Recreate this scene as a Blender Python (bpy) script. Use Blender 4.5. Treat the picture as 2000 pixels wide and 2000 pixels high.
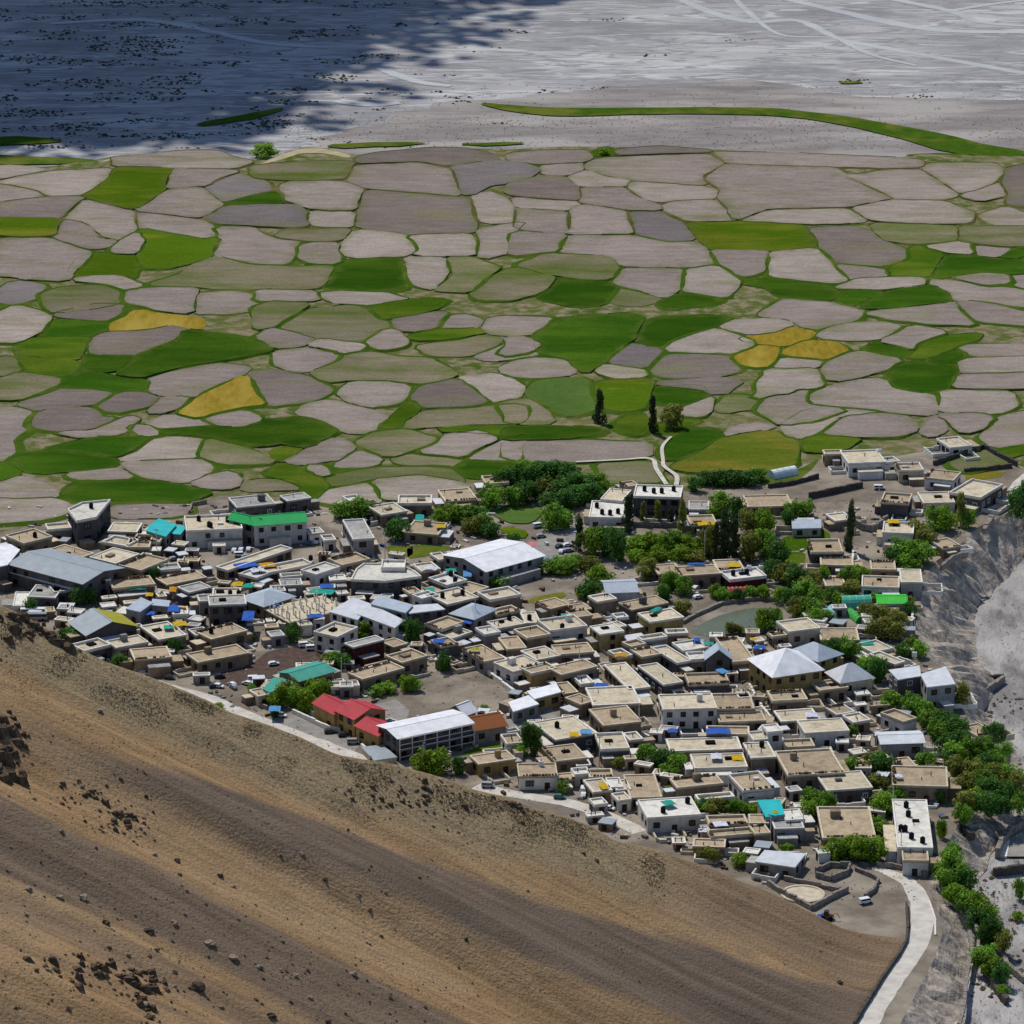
import bpy, bmesh, math, random
from mathutils import Vector, Matrix, noise as mn
R = math.radians
random.seed(7)
sc = bpy.context.scene
for o in list(bpy.data.objects): bpy.data.objects.remove(o)
col = sc.collection

# ------------------------------------------------------------ camera
CAM_H, PITCH, FPX = 348.0, R(18.17), 8282.0
cam_d = bpy.data.cameras.new('camera'); cam = bpy.data.objects.new('camera', cam_d); col.objects.link(cam)
cam.location = (0, 0, CAM_H); cam.rotation_euler = (R(90) - PITCH, 0, 0)
cam_d.sensor_width = 36; cam_d.lens = 36 * FPX / 2000.0
cam_d.clip_start = 5; cam_d.clip_end = 9000
sc.camera = cam
# ------------------------------------------------------------ sky, sun, exposure
SUN_EL, SUN_AZ = R(55), math.atan2(-0.5, 0.87)      # azimuth measured from +Y towards +X
w = bpy.data.worlds.new('World'); sc.world = w; w.use_nodes = True
nt = w.node_tree; bg = nt.nodes['Background']
sky = nt.nodes.new('ShaderNodeTexSky'); sky.sky_type = 'NISHITA'; sky.sun_disc = False
sky.sun_elevation = SUN_EL; sky.sun_rotation = SUN_AZ; sky.altitude = 3600
nt.links.new(sky.outputs['Color'], bg.inputs['Color']); bg.inputs['Strength'].default_value = 0.14
sd = bpy.data.lights.new('sun', 'SUN'); sun = bpy.data.objects.new('sun', sd); col.objects.link(sun)
sd.energy = 4.0; sd.angle = R(0.55); sd.color = (1.0, 0.955, 0.88)
SV = Vector((math.sin(SUN_AZ) * math.cos(SUN_EL), math.cos(SUN_AZ) * math.cos(SUN_EL), math.sin(SUN_EL)))
sun.rotation_euler = SV.to_track_quat('Z', 'Y').to_euler()
sc.view_settings.view_transform = 'Standard'; sc.view_settings.look = 'None'
sc.view_settings.exposure = -0.08; sc.view_settings.gamma = 1
sc.cycles.use_denoising = True
sc.cycles.max_bounces = 6; sc.cycles.diffuse_bounces = 3; sc.cycles.transparent_max_bounces = 6

# ------------------------------------------------------------ helpers
def G(px, py, z=0.0):
    """the point at height z on the line of sight through a point of the photograph (2000 px wide)"""
    x = (px - 1000) / FPX; y = (1000 - py) / FPX
    cp, sp = math.cos(PITCH), math.sin(PITCH)
    d = Vector((x, cp + y * sp, -sp + y * cp))
    t = (z - CAM_H) / d.z
    return Vector((d.x * t, d.y * t, z))
def ppm(px, py, z=0):                               # photograph pixels to the metre there
    p = G(px, py, z); return FPX / (p - Vector((0, 0, CAM_H))).length
TILES = {'A1': (0, 280, 3.864), 'A2': (500, 280, 3.864), 'A3': (1000, 280, 3.864), 'A4': (1500, 280, 3.864),
         'B1': (0, 600, 3.864), 'B2': (500, 600, 3.864), 'B3': (1000, 600, 3.864), 'B4': (1500, 600, 3.864),
         'C1': (0, 970, 4.83), 'C2': (400, 970, 4.83), 'C3': (800, 970, 4.83), 'C4': (1200, 970, 4.83), 'C5': (1600, 970, 4.83),
         'D1': (400, 1200, 4.83), 'D2': (800, 1300, 4.83), 'D3': (1200, 1300, 4.83), 'D4': (1600, 1300, 4.83),
         'E': (1500, 1600, 3.864), 'P': (0, 0, 1.0)}
def T(tile, x, y):
    ox, oy, s = TILES[tile]; return ox + x / s, oy + y / s
def pts(tile, s):
    return [T(tile, *map(float, q.split(','))) for q in s.split()]

def obj(name, me, mat=None, parent=None):
    o = bpy.data.objects.new(name, me)
    if mat and me is not None and not me.materials: me.materials.append(mat)
    col.objects.link(o)
    if parent: o.parent = parent
    return o
def mesh(name, v, f, mat=None, smooth=False):
    me = bpy.data.meshes.new(name); me.from_pydata([tuple(p) for p in v], [], f); me.update()
    if mat: me.materials.append(mat)
    if smooth: me.polygons.foreach_set('use_smooth', [True] * len(me.polygons))
    return me
def empty(name, loc=(0, 0, 0), rz=0.0):
    o = bpy.data.objects.new(name, None); o.location = loc; o.rotation_euler = (0, 0, rz); col.objects.link(o); return o
def tag(o, label=None, cat=None, group=None, kind=None):
    if label: o['label'] = label
    if cat: o['category'] = cat
    if group: o['group'] = group
    if kind: o['kind'] = kind
    return o
def copy_tree(o, parent=None):
    c = o.copy(); col.objects.link(c); c.parent = parent
    for ch in o.children: copy_tree(ch, c)
    return c
class MB:
    """collects boxes, prisms and tubes into one mesh"""
    def __init__(s): s.v = []; s.f = []
    def add(s, v, f):
        n = len(s.v); s.v += [tuple(p) for p in v]; s.f += [tuple(i + n for i in q) for q in f]; return s
    def box(s, x0, x1, y0, y1, z0, z1):
        return s.add([(x0, y0, z0), (x1, y0, z0), (x1, y1, z0), (x0, y1, z0), (x0, y0, z1), (x1, y0, z1), (x1, y1, z1), (x0, y1, z1)],
                     [(0, 3, 2, 1), (4, 5, 6, 7), (0, 1, 5, 4), (1, 2, 6, 5), (2, 3, 7, 6), (3, 0, 4, 7)])
    def prism(s, poly, z0, z1):
        n = len(poly)
        return s.add([(p[0], p[1], z0) for p in poly] + [(p[0], p[1], z1) for p in poly],
                     [tuple(range(n - 1, -1, -1)), tuple(range(n, 2 * n))] + [(i, (i + 1) % n, n + (i + 1) % n, n + i) for i in range(n)])
    def ring(s, outer, inner, z0, z1):
        n = len(outer)
        v = [(p[0], p[1], z0) for p in outer] + [(p[0], p[1], z1) for p in outer] + [(p[0], p[1], z1) for p in inner] + [(p[0], p[1], z0) for p in inner]
        f = []
        for i in range(n):
            j = (i + 1) % n
            f += [(i, j, n + j, n + i), (n + i, n + j, 2 * n + j, 2 * n + i), (2 * n + i, 2 * n + j, 3 * n + j, 3 * n + i)]
        return s.add(v, f)
    def tube(s, p0, p1, r0, r1, n=6):
        p0 = Vector(p0); p1 = Vector(p1); d = (p1 - p0).normalized()
        a = d.orthogonal().normalized(); b = d.cross(a)
        v = []
        for p, r in ((p0, r0), (p1, r1)):
            for k in range(n):
                t = 2 * math.pi * k / n; v.append(p + (a * math.cos(t) + b * math.sin(t)) * r)
        return s.add(v, [(k, (k + 1) % n, n + (k + 1) % n, n + k) for k in range(n)] + [tuple(range(n - 1, -1, -1)), tuple(range(n, 2 * n))])
    def me(s, name, mat=None, smooth=False): return mesh(name, s.v, s.f, mat, smooth)
def ccw(poly):
    a = sum(poly[i][0] * poly[(i + 1) % len(poly)][1] - poly[(i + 1) % len(poly)][0] * poly[i][1] for i in range(len(poly)))
    return poly if a > 0 else poly[::-1]
def offset(poly, d):
    """push the sides of a counter-clockwise polygon outwards by d"""
    n = len(poly); out = []
    for i in range(n):
        p0 = Vector(poly[i - 1][:2]); p1 = Vector(poly[i][:2]); p2 = Vector(poly[(i + 1) % n][:2])
        e1 = (p1 - p0).normalized(); e2 = (p2 - p1).normalized()
        n1 = Vector((e1.y, -e1.x)); n2 = Vector((e2.y, -e2.x))
        b = n1 + n2
        if b.length < 1e-3: b = n1
        b.normalize(); c = max(0.45, b.dot(n1))
        q = p1 + b * (d / c); out.append((q.x, q.y))
    return out
def chaikin(poly, it=1):
    for _ in range(it):
        q = []
        for i in range(len(poly)):
            a = poly[i]; b = poly[(i + 1) % len(poly)]
            q += [(a[0] * .78 + b[0] * .22, a[1] * .78 + b[1] * .22), (a[0] * .22 + b[0] * .78, a[1] * .22 + b[1] * .78)]
        poly = q
    return poly

# ------------------------------------------------------------ materials
def lin(c):
    return tuple(((x / 12.92) if x <= 0.04045 else ((x + 0.055) / 1.055) ** 2.4) for x in [k / 255 for k in c]) + (1,)
MATS = {}
def mat(name, c1, c2=None, scale=0.5, rough=0.9, bump=0.0, stretch=(1, 1, 1), rnd=0.0, detail=6, c3=None, scale3=0.05, lo=.35, hi=.65, lo3=.45, hi3=.62, metal=0.0, coord='world', rot=0.0, bscale=None, spec=0.0):
    """two or three colours (sRGB 0-255) mixed by world-space noise, small bump, brightness shifted per object"""
    m = bpy.data.materials.new(name); m.use_nodes = True
    t = m.node_tree; N = t.nodes; L = t.links; b = N['Principled BSDF']
    b.inputs['Roughness'].default_value = rough; b.inputs['Metallic'].default_value = metal
    b.inputs['Specular IOR Level'].default_value = spec
    if coord == 'world':
        src = N.new('ShaderNodeNewGeometry').outputs['Position']
    else:
        src = N.new('ShaderNodeTexCoord').outputs['Object']
    mp = N.new('ShaderNodeMapping'); mp.inputs['Scale'].default_value = stretch; mp.inputs['Rotation'].default_value = (0, 0, rot)
    L.new(src, mp.inputs['Vector'])
    def nz(sc_, det, a, bb):
        n = N.new('ShaderNodeTexNoise'); n.inputs['Scale'].default_value = sc_; n.inputs['Detail'].default_value = det; n.inputs['Roughness'].default_value = .62
        L.new(mp.outputs['Vector'], n.inputs['Vector'])
        r = N.new('ShaderNodeMapRange'); r.inputs['From Min'].default_value = a; r.inputs['From Max'].default_value = bb
        L.new(n.outputs['Fac'], r.inputs['Value']); return n, r.outputs['Result']
    c2 = c2 or tuple(int(k * .82) for k in c1)
    n1, f1 = nz(scale, detail, lo, hi)
    mx = N.new('ShaderNodeMix'); mx.data_type = 'RGBA'; mx.inputs['A'].default_value = lin(c1); mx.inputs['B'].default_value = lin(c2)
    L.new(f1, mx.inputs['Factor']); out = mx.outputs['Result']
    if c3:
        n3, f3 = nz(scale3, 5, lo3, hi3)
        m3 = N.new('ShaderNodeMix'); m3.data_type = 'RGBA'; m3.inputs['B'].default_value = lin(c3)
        L.new(out, m3.inputs['A']); L.new(f3, m3.inputs['Factor']); out = m3.outputs['Result']
    if rnd:
        oi = N.new('ShaderNodeObjectInfo'); r = N.new('ShaderNodeMapRange'); r.inputs['To Min'].default_value = 1 - rnd; r.inputs['To Max'].default_value = 1 + rnd
        L.new(oi.outputs['Random'], r.inputs['Value'])
        hs = N.new('ShaderNodeHueSaturation'); L.new(out, hs.inputs['Color']); L.new(r.outputs['Result'], hs.inputs['Value']); out = hs.outputs['Color']
    L.new(out, b.inputs['Base Color'])
    if bump:
        nb = N.new('ShaderNodeTexNoise'); nb.inputs['Scale'].default_value = bscale or scale * 4; nb.inputs['Detail'].default_value = 4
        L.new(mp.outputs['Vector'], nb.inputs['Vector'])
        bp = N.new('ShaderNodeBump'); bp.inputs['Strength'].default_value = 1; bp.inputs['Distance'].default_value = bump
        L.new(nb.outputs['Fac'], bp.inputs['Height']); L.new(bp.outputs['Normal'], b.inputs['Normal'])
    MATS[name] = m; return m
# ============================================================ THE SETTING
# ---- materials of the land
mat('riverbed', (156, 154, 154), (126, 126, 129), scale=1.0, stretch=(.03, .055, .1), rot=R(7), c3=(182, 180, 178), scale3=.5, lo3=.46, hi3=.66, bump=.5, bscale=18, detail=10, lo=.36, hi=.62)
def braid(m):
    t = m.node_tree; N = t.nodes; L = t.links; b = N['Principled BSDF']; src = b.inputs['Base Color'].links[0].from_socket
    g = N.new('ShaderNodeNewGeometry'); out = src
    for sc_, st, wd, col_, rt in ((1.0, (.0042, .021, 1), .014, (188, 188, 187), -9), (2.3, (.0045, .02, 1), .02, (176, 176, 177), -6), (3.1, (.012, .045, 1), .05, (128, 127, 128), 5)):
        mp = N.new('ShaderNodeMapping'); mp.inputs['Scale'].default_value = st; mp.inputs['Rotation'].default_value = (0, 0, R(rt)); L.new(g.outputs['Position'], mp.inputs['Vector'])
        n = N.new('ShaderNodeTexNoise'); n.inputs['Scale'].default_value = sc_; n.inputs['Detail'].default_value = 4; n.inputs['Distortion'].default_value = .6; L.new(mp.outputs['Vector'], n.inputs['Vector'])
        s1 = N.new('ShaderNodeMath'); s1.operation = 'SUBTRACT'; s1.inputs[1].default_value = .5; L.new(n.outputs['Fac'], s1.inputs[0])
        s2 = N.new('ShaderNodeMath'); s2.operation = 'ABSOLUTE'; L.new(s1.outputs[0], s2.inputs[0])
        r_ = N.new('ShaderNodeMapRange'); r_.inputs['From Min'].default_value = wd; r_.inputs['From Max'].default_value = wd * .3; r_.inputs['To Max'].default_value = .75; L.new(s2.outputs[0], r_.inputs['Value'])
        mx = N.new('ShaderNodeMix'); mx.data_type = 'RGBA'; mx.inputs['B'].default_value = lin(col_); L.new(out, mx.inputs['A']); L.new(r_.outputs['Result'], mx.inputs['Factor']); out = mx.outputs['Result']
    L.new(out, b.inputs['Base Color'])
braid(MATS['riverbed'])
mat('farm_earth', (104, 102, 64), (64, 86, 26), scale=.045, c3=(132, 120, 100), scale3=.22, bump=.1)
mat('town_dirt', (130, 119, 106), (104, 96, 86), scale=.22, c3=(150, 140, 126), scale3=.06, bump=.12, bscale=1.6, lo=.3, hi=.7)
mat('gully_floor', (144, 140, 137), (110, 107, 106), scale=.3, stretch=(1, .35, 1), rot=R(-25), c3=(170, 166, 162), scale3=.09, bump=.5, bscale=1.2)
mat('bank_earth', (162, 150, 137), (122, 113, 104), scale=.18, c3=(176, 165, 152), scale3=.5, bump=.5, bscale=.7)
mat('road_gravel', (202, 197, 187), (178, 171, 160), scale=.35, bump=.06)
mat('road_asphalt', (150, 146, 140), (128, 124, 118), scale=.3, bump=.03)
mat('pale_channel', (192, 194, 195), (176, 179, 182), scale=.05, stretch=(.2, 1, 1), rough=.6)
def feather(m):
    """silt that thins out towards the sides of a channel"""
    t = m.node_tree; N = t.nodes; L = t.links; b = N['Principled BSDF']
    uv = N.new('ShaderNodeUVMap'); sp = N.new('ShaderNodeSeparateXYZ'); L.new(uv.outputs['UV'], sp.inputs[0])
    g = N.new('ShaderNodeNewGeometry'); mp = N.new('ShaderNodeMapping'); mp.inputs['Scale'].default_value = (.05, .2, 1); L.new(g.outputs['Position'], mp.inputs['Vector'])
    n = N.new('ShaderNodeTexNoise'); n.inputs['Scale'].default_value = 1; n.inputs['Detail'].default_value = 6; L.new(mp.outputs['Vector'], n.inputs['Vector'])
    def mth(op, a, bb):
        q = N.new('ShaderNodeMath'); q.operation = op
        for i, k in enumerate((a, bb)):
            if isinstance(k, (int, float)): q.inputs[i].default_value = k
            else: L.new(k, q.inputs[i])
        return q.outputs[0]
    d = mth('MULTIPLY', mth('MULTIPLY', sp.outputs['Y'], mth('SUBTRACT', 1, sp.outputs['Y'])), 4)
    r_ = N.new('ShaderNodeMapRange'); r_.inputs['From Min'].default_value = .7; r_.inputs['From Max'].default_value = 1.2; L.new(mth('ADD', d, n.outputs['Fac']), r_.inputs['Value'])
    L.new(mth('MULTIPLY', r_.outputs['Result'], .8), b.inputs['Alpha'])
feather(MATS['pale_channel'])
mat('pale_rim', (178, 165, 130), (150, 140, 112), scale=.2)
mat('meadow', (68, 94, 26), (56, 82, 22), scale=.25, c3=(98, 104, 42), scale3=.06, bump=.15, rnd=.08)

# ---- river plain far below the terrace
ZR = -25.0
ZONES = []; ROADP = []
def sheet(name, tile, s, z, m, parent=None, kind=None, smooth_it=1, jit=0.0, thick=0.0):
    """a flat patch of ground whose outline is given in the photograph"""
    poly = [tuple(G(x, y, z)[:2]) for x, y in (pts(tile, s) if isinstance(s, str) else s)]
    poly = ccw(chaikin(poly, smooth_it) if smooth_it else poly)
    if jit: poly = [(p[0] + random.uniform(-jit, jit), p[1] + random.uniform(-jit, jit)) for p in poly]
    c = (sum(p[0] for p in poly) / len(poly), sum(p[1] for p in poly) / len(poly))
    if name in ('pond', 'forecourt', 'playground', 'parking_lot', 'yard', 'grass_plot', 'lawn', 'bare_plot'): ZONES.append(poly)
    mb = MB()
    if thick: mb.prism([(p[0] - c[0], p[1] - c[1]) for p in poly], -thick, 0)
    else: mb.add([(p[0] - c[0], p[1] - c[1], 0) for p in poly], [tuple(range(len(poly)))])
    o = obj(name, mb.me(name, m), None, parent); o.location = (c[0], c[1], z)
    if kind: o['kind'] = kind
    return o
def strip(name, line, z, m, widths, parent=None, kind=None, lift=0.0):
    """a road or channel following a line of the photograph; widths in metres"""
    P_ = [G(x, y, z) for x, y in line]; n = len(P_)
    Q = []; W_ = []
    for i in range(n - 1):
        for k in range(5):
            t = k / 5; p0 = P_[max(i - 1, 0)]; p1 = P_[i]; p2 = P_[i + 1]; p3 = P_[min(i + 2, n - 1)]
            Q.append(.5 * ((2 * p1) + (p2 - p0) * t + (2 * p0 - 5 * p1 + 4 * p2 - p3) * t * t + (3 * p1 - p0 - 3 * p2 + p3) * t ** 3))
            W_.append(widths[i] * (1 - t) + widths[i + 1] * t)
    Q.append(P_[-1]); W_.append(widths[-1])
    if name == 'road': ROADP.extend((q.x, q.y) for q in Q)
    v = []; f = []
    for i, q in enumerate(Q):
        d = (Q[min(i + 1, len(Q) - 1)] - Q[max(i - 1, 0)]); d.z = 0; d.normalize(); nrm = Vector((-d.y, d.x, 0))
        ww = W_[i] / 2 * random.uniform(.93, 1.07)
        v += [q + nrm * ww + Vector((0, 0, lift)), q - nrm * ww + Vector((0, 0, lift))]
        if i: f.append((2 * i - 2, 2 * i - 1, 2 * i + 1, 2 * i))
    o = obj(name, mesh(name, v, f, m), None, parent); uv = o.data.uv_layers.new(name='UVMap')
    for lp in o.data.loops: uv.data[lp.index].uv = (lp.vertex_index // 2, lp.vertex_index % 2)
    if kind: o['kind'] = kind
    return o
def stones(name, where, m, parent=None, flat=.7):
    """many low-poly lumps (x, y, z, size) as one mesh"""
    base = [(0, 0, 1), (1, 0, .1), (.3, .95, .15), (-.8, .6, .05), (-.8, -.6, .2), (.3, -.95, .1), (0, 0, -.6)]
    fc = [(0, 1, 2), (0, 2, 3), (0, 3, 4), (0, 4, 5), (0, 5, 1), (6, 2, 1), (6, 3, 2), (6, 4, 3), (6, 5, 4), (6, 1, 5)]
    v = []; f = []
    for x, y, z, s in where:
        n = len(v); a = random.random() * 6.28; ca, sa = math.cos(a), math.sin(a); sx = random.uniform(.7, 1.3)
        for p in base:
            j = random.uniform(.75, 1.2); px, py = p[0] * sx * j, p[1] * j
            v.append((x + s * (px * ca - py * sa), y + s * (px * sa + py * ca), z + s * p[2] * flat * j))
        f += [tuple(i + n for i in q) for q in fc]
    o = obj(name, mesh(name, v, f, m), None, parent); o['kind'] = 'stuff'; return o
# river plain: one sheet out to the horizon
v = []; f = []
XS = [-9000, -3000, -1200, -700] + list(range(-500, 501, 50)) + [700, 1200, 3000, 9000]
YS = [900, 1100] + list(range(1200, 2400, 40)) + [2600, 3200, 4500, 9000]
for y in YS:
    for x in XS: v.append((x, y, ZR))
for j in range(len(YS) - 1):
    for i in range(len(XS) - 1):
        a = j * len(XS) + i; f.append((a, a + 1, a + 1 + len(XS), a + len(XS)))
riverbed = obj('riverbed', mesh('riverbed', v, f, MATS['riverbed'], True)); riverbed['kind'] = 'structure'
ZS = ZR + .02
for line, wd in (([(1290, -20), (1390, 24), (1470, 42), (1560, 40), (1640, 76), (1720, 92), (1830, 112), (2040, 150)], [2, 3, 3.5, 2.5, 2, 3, 2.5, 3]),
                 ([(1430, -10), (1460, 22), (1520, 66), (1600, 72)], [1.2, 1.6, 1.2, 1]),
                 ([(1500, -10), (1640, 22), (1740, 44), (1850, 60), (2050, 62)], [2, 3, 4, 3, 3]),
                 ([(1700, -10), (1850, 20), (1920, 44), (2050, 52)], [2, 3, 2, 2]),
                 ([(1640, 76), (1700, 106), (1790, 128)], [1.5, 1.5, 1]),
                 ([(1850, 22), (1940, 8), (2050, -6)], [2, 1.5, 1.5]),
                 ([(100, 46), (260, 38), (360, 50), (520, 84), (640, 92)], [2, 3, 3, 3, 2]),
                 ([(740, 132), (810, 158), (880, 168)], [2, 3, 2]),
                 ([(660, 196), (720, 204), (780, 200)], [3, 4, 2])):
    ZS += .03; strip('river_channel', line, ZS, MATS['pale_channel'], [k * 2.8 for k in wd], riverbed)
mat('gravel_terrace', (140, 134, 130), (118, 113, 111), scale=.12, stretch=(.3, 1, 1), c3=(158, 152, 147), scale3=.05, detail=12)
sheet('gravel_terrace', 'P', '560,306 610,280 660,258 760,226 830,208 930,196 1030,190 1110,180 1200,168 1330,160 1460,158 1600,172 1720,188 1850,196 2080,204 2300,210 2300,330 560,330', ZR + .008, MATS['gravel_terrace'], riverbed, jit=5)
gs = [(940, 203, 5), (1000, 212, 13), (1100, 219, 17), (1200, 217, 15), (1300, 216, 13), (1405, 216, 14), (1500, 217, 13), (1600, 227, 15), (1690, 243, 20), (1780, 262, 28), (1850, 280, 34), (1930, 295, 22), (2010, 300, 9)]
sheet('grass_strip', 'P', [(x, y - h / 2) for x, y, h in gs] + [(x, y + h / 2) for x, y, h in gs[::-1]], ZS + .1, MATS['meadow'], riverbed, jit=.7)
for s in ('640,283 700,279 830,276 835,281 760,286 650,289', '910,279 1000,276 1040,279 960,284 900,283', '380,240 470,225 556,209 550,216 470,236 400,246',
          '-40,268 60,266 140,274 60,282 -40,284', '-40,300 40,303 190,310 240,318 -40,322', '1750,302 1820,299 1900,301 1850,305', '1640,160 1690,158 1680,163 1645,164'):
    sheet('grass_patch', 'P', s, ZS + .15, MATS['meadow'], riverbed, jit=1)

# ---- terrace with the fields: its far rim, then everything up to the town
rim = [(-500, 335), (-200, 330), (0, 322), (90, 326), (180, 313), (240, 302), (320, 299), (360, 304), (430, 295), (480, 311), (520, 313), (560, 296), (600, 288), (640, 290), (690, 303), (750, 297), (850, 288), (1000, 292), (1100, 286), (1200, 287), (1400, 292), (1500, 297), (1620, 305), (1750, 308), (1800, 301), (1850, 303), (2000, 305), (2300, 312), (2600, 315)]
def along(line, x):
    for (x0, y0), (x1, y1) in zip(line, line[1:]):
        if x0 <= x <= x1: return y0 + (y1 - y0) * (x - x0) / (x1 - x0)
    return line[0][1] if x < line[0][0] else line[-1][1]
ZF = -0.06
xs = list(range(-500, 2601, 20)); v = []; f = []; nx = len(xs)
rows = [0, .002, .01, .04, .1, .2, .35, .5, .7, .85, 1]
for r_ in (-2, -1):
    for x in xs:
        p = G(x, along(rim, x), ZF); v.append((p.x, p.y + (32 if r_ == -2 else 1.5), ZR - 1 if r_ == -2 else ZF - 1.2))
for r_ in rows:
    for x in xs:
        y0 = along(rim, x); p = G(x, y0 + (along([(-500, 1075), (500, 1065), (1000, 985), (1500, 970), (1800, 930), (2000, 960), (2600, 975)], x) - y0) * r_, ZF); v.append((p.x, p.y, ZF))
for j in range(len(rows) + 1):
    for i in range(nx - 1): a = j * nx + i; f.append((a + nx, a + nx + 1, a + 1, a))
farmland = obj('farmland', mesh('farmland', v, f, MATS['farm_earth'])); farmland['kind'] = 'structure'
# pale worn lip of the terrace
for s in ('185,318 240,303 320,300 360,304 430,296 478,312 470,316 430,304 330,306 240,310', '502,324 545,303 590,289 640,291 690,304 680,309 640,300 590,298 545,312', '-60,330 90,327 60,338 -60,342'):
    sheet('terrace_lip', 'P', s, .02, MATS['pale_rim'], farmland, jit=.5)

# ---- ground of the town, with the eroded gully on its right
top_edge = [(-500, 1060), (0, 1040), (130, 1012), (220, 1006), (360, 992), (430, 968), (560, 972), (640, 992), (740, 978), (900, 962), (960, 948), (1100, 958), (1250, 948), (1300, 962), (1440, 955), (1500, 932), (1560, 908), (1640, 892), (1720, 897), (1800, 882), (1850, 872), (1920, 892), (2000, 912), (2100, 930)]
crest = [(2100, 960), (2020, 995), (1979, 995), (1960, 1007), (1910, 1030), (1872, 1066), (1828, 1096), (1811, 1122), (1807, 1140), (1797, 1172), (1788, 1229), (1805, 1262), (1818, 1291), (1848, 1305), (1868, 1330), (1871, 1368), (1886, 1397), (1915, 1432), (1930, 1470), (1932, 1510), (1905, 1560), (1872, 1610), (1850, 1650), (1824, 1690), (1812, 1730), (1832, 1780), (1842, 1820), (1826, 1870), (1790, 1940), (1758, 2000), (1705, 2090), (1640, 2200)]
poly = [tuple(G(x, y)[:2]) for x, y in [(-500, 1900)] + top_edge + crest + [(1200, 2200), (-500, 2200)]]
tg = MB(); tg.add([(p[0], p[1], 0) for p in ccw(poly)], [tuple(range(len(poly)))])
ground = obj('ground', tg.me('ground', MATS['town_dirt'])); ground['kind'] = 'structure'
foot = [(2180, 1060), (2080, 1070), (2010, 1088), (2000, 1098), (1975, 1122), (1950, 1146), (1925, 1170), (1908, 1186), (1903, 1200), (1903, 1220), (1908, 1245), (1907, 1280), (1925, 1305), (1945, 1325), (1940, 1355), (1925, 1385), (1940, 1415), (1968, 1446), (1990, 1480), (2000, 1520), (1985, 1580), (1962, 1630), (1930, 1680), (1905, 1730), (1893, 1780), (1897, 1830), (1900, 1870), (1895, 1920), (1885, 1975), (1875, 2030), (1850, 2100), (1820, 2200)]
def zg(y): return along([(900, -10.0), (1300, -10.0), (1700, -4.5), (2300, -4.5)], y)
ZG = -9.0
v = []; f = []; NC = 12; line2 = []
for (a, b) in zip(list(zip(crest, foot))[:-1], list(zip(crest, foot))[1:]):
    for k in range(8):
        t = k / 8; line2.append(((a[0][0] + (b[0][0] - a[0][0]) * t, a[0][1] + (b[0][1] - a[0][1]) * t), (a[1][0] + (b[1][0] - a[1][0]) * t, a[1][1] + (b[1][1] - a[1][1]) * t)))
line2.append((crest[-1], foot[-1]))
for i, (c, ft) in enumerate(line2):
    ft = (ft[0] + 9 * mn.noise(Vector((i * .21, 3, 0))) + 5 * mn.noise(Vector((i * .7, 9, 0))), ft[1] + 5 * mn.noise(Vector((i * .3, 7, 0))))
    ZG_ = zg(ft[1]); pc = G(*c, 0.0); pf = G(*ft, ZG_)
    for k in range(NC + 1):
        t = k / NC; p = pc.lerp(pf, t); prof = t ** 1.15
        p.z = ZG_ * prof + (0.03 if k == 0 else 0)
        if 0 < k < NC:
            q = 2.0 * mn.noise(Vector((p.x * .11, p.y * .11, 9))) + 4.2 * abs(mn.noise(Vector((i * .23, k * .04, 2)))) + 1.6 * abs(mn.noise(Vector((i * .7, k * .08, 6)))) - 1.8
            p.z += q * math.sin(math.pi * t) ** .6; p.x += .8 * mn.noise(Vector((p.y * .3, p.x * .3, 5)))
        v.append(p)
for i in range(len(line2) - 1):
    for k in range(NC): a = i * (NC + 1) + k; f.append((a, a + 1, a + NC + 2, a + NC + 1))
bank = obj('gully_bank', mesh('gully_bank', v, f, MATS['bank_earth'], False)); bank['kind'] = 'structure'
v = []; f = []
gx = list(range(1640, 2641, 20)); gy = list(range(985, 2300, 20))
for y in gy:
    for x in gx:
        p = G(x, y, zg(y)); p.z += -.15 + .5 * mn.noise(Vector((p.x * .08, p.y * .05, 1))); v.append(p)
for j in range(len(gy) - 1):
    for i in range(len(gx) - 1): a = j * len(gx) + i; f.append((a, a + len(gx), a + len(gx) + 1, a + 1))
gf = obj('gully_floor', mesh('gully_floor', v, f, MATS['gully_floor'], True)); gf['kind'] = 'structure'

sheet('concrete_apron', 'D4', '1700,1800 1735,1700 1830,1600 1960,1530 2100,1530 2100,1800', zg(1650) + .62, MATS['road_asphalt'], kind='structure')
# ---- roads and paths
road = strip('road', [(250, 1318), (330, 1345), (400, 1362), (462, 1391), (545, 1424), (607, 1447), (690, 1478), (730, 1494), (800, 1520)], .03, MATS['road_gravel'], [5, 5, 4.5, 5, 5, 5, 5, 5, 5], kind='structure')
strip('road', [(930, 1535), (976, 1546), (1080, 1563), (1121, 1571), (1193, 1596), (1250, 1625)], .03, MATS['road_gravel'], [4, 4, 4, 4, 4, 4], kind='structure')
strip('road', [T('E', 800, 360), T('E', 930, 410), T('E', 1060, 475), T('E', 1138, 600), T('E', 1168, 740), T('E', 1140, 890), T('E', 1035, 1075), T('E', 890, 1285), T('E', 790, 1450), T('E', 720, 1600), T('E', 600, 1800)], .04, MATS['road_gravel'], [2.4, 3.0, 3.7, 4.3, 4.6, 4.7, 4.7, 4.7, 4.8, 5, 5], kind='structure')
strip('path', [T('B3', 480, 1165), T('B3', 800, 1150), T('B3', 1045, 1140), T('B3', 1090, 1220), T('B3', 1165, 1335)], .6, MATS['road_gravel'], [.8, .9, 1.2, 1.3, 1.3], kind='structure')
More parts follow.
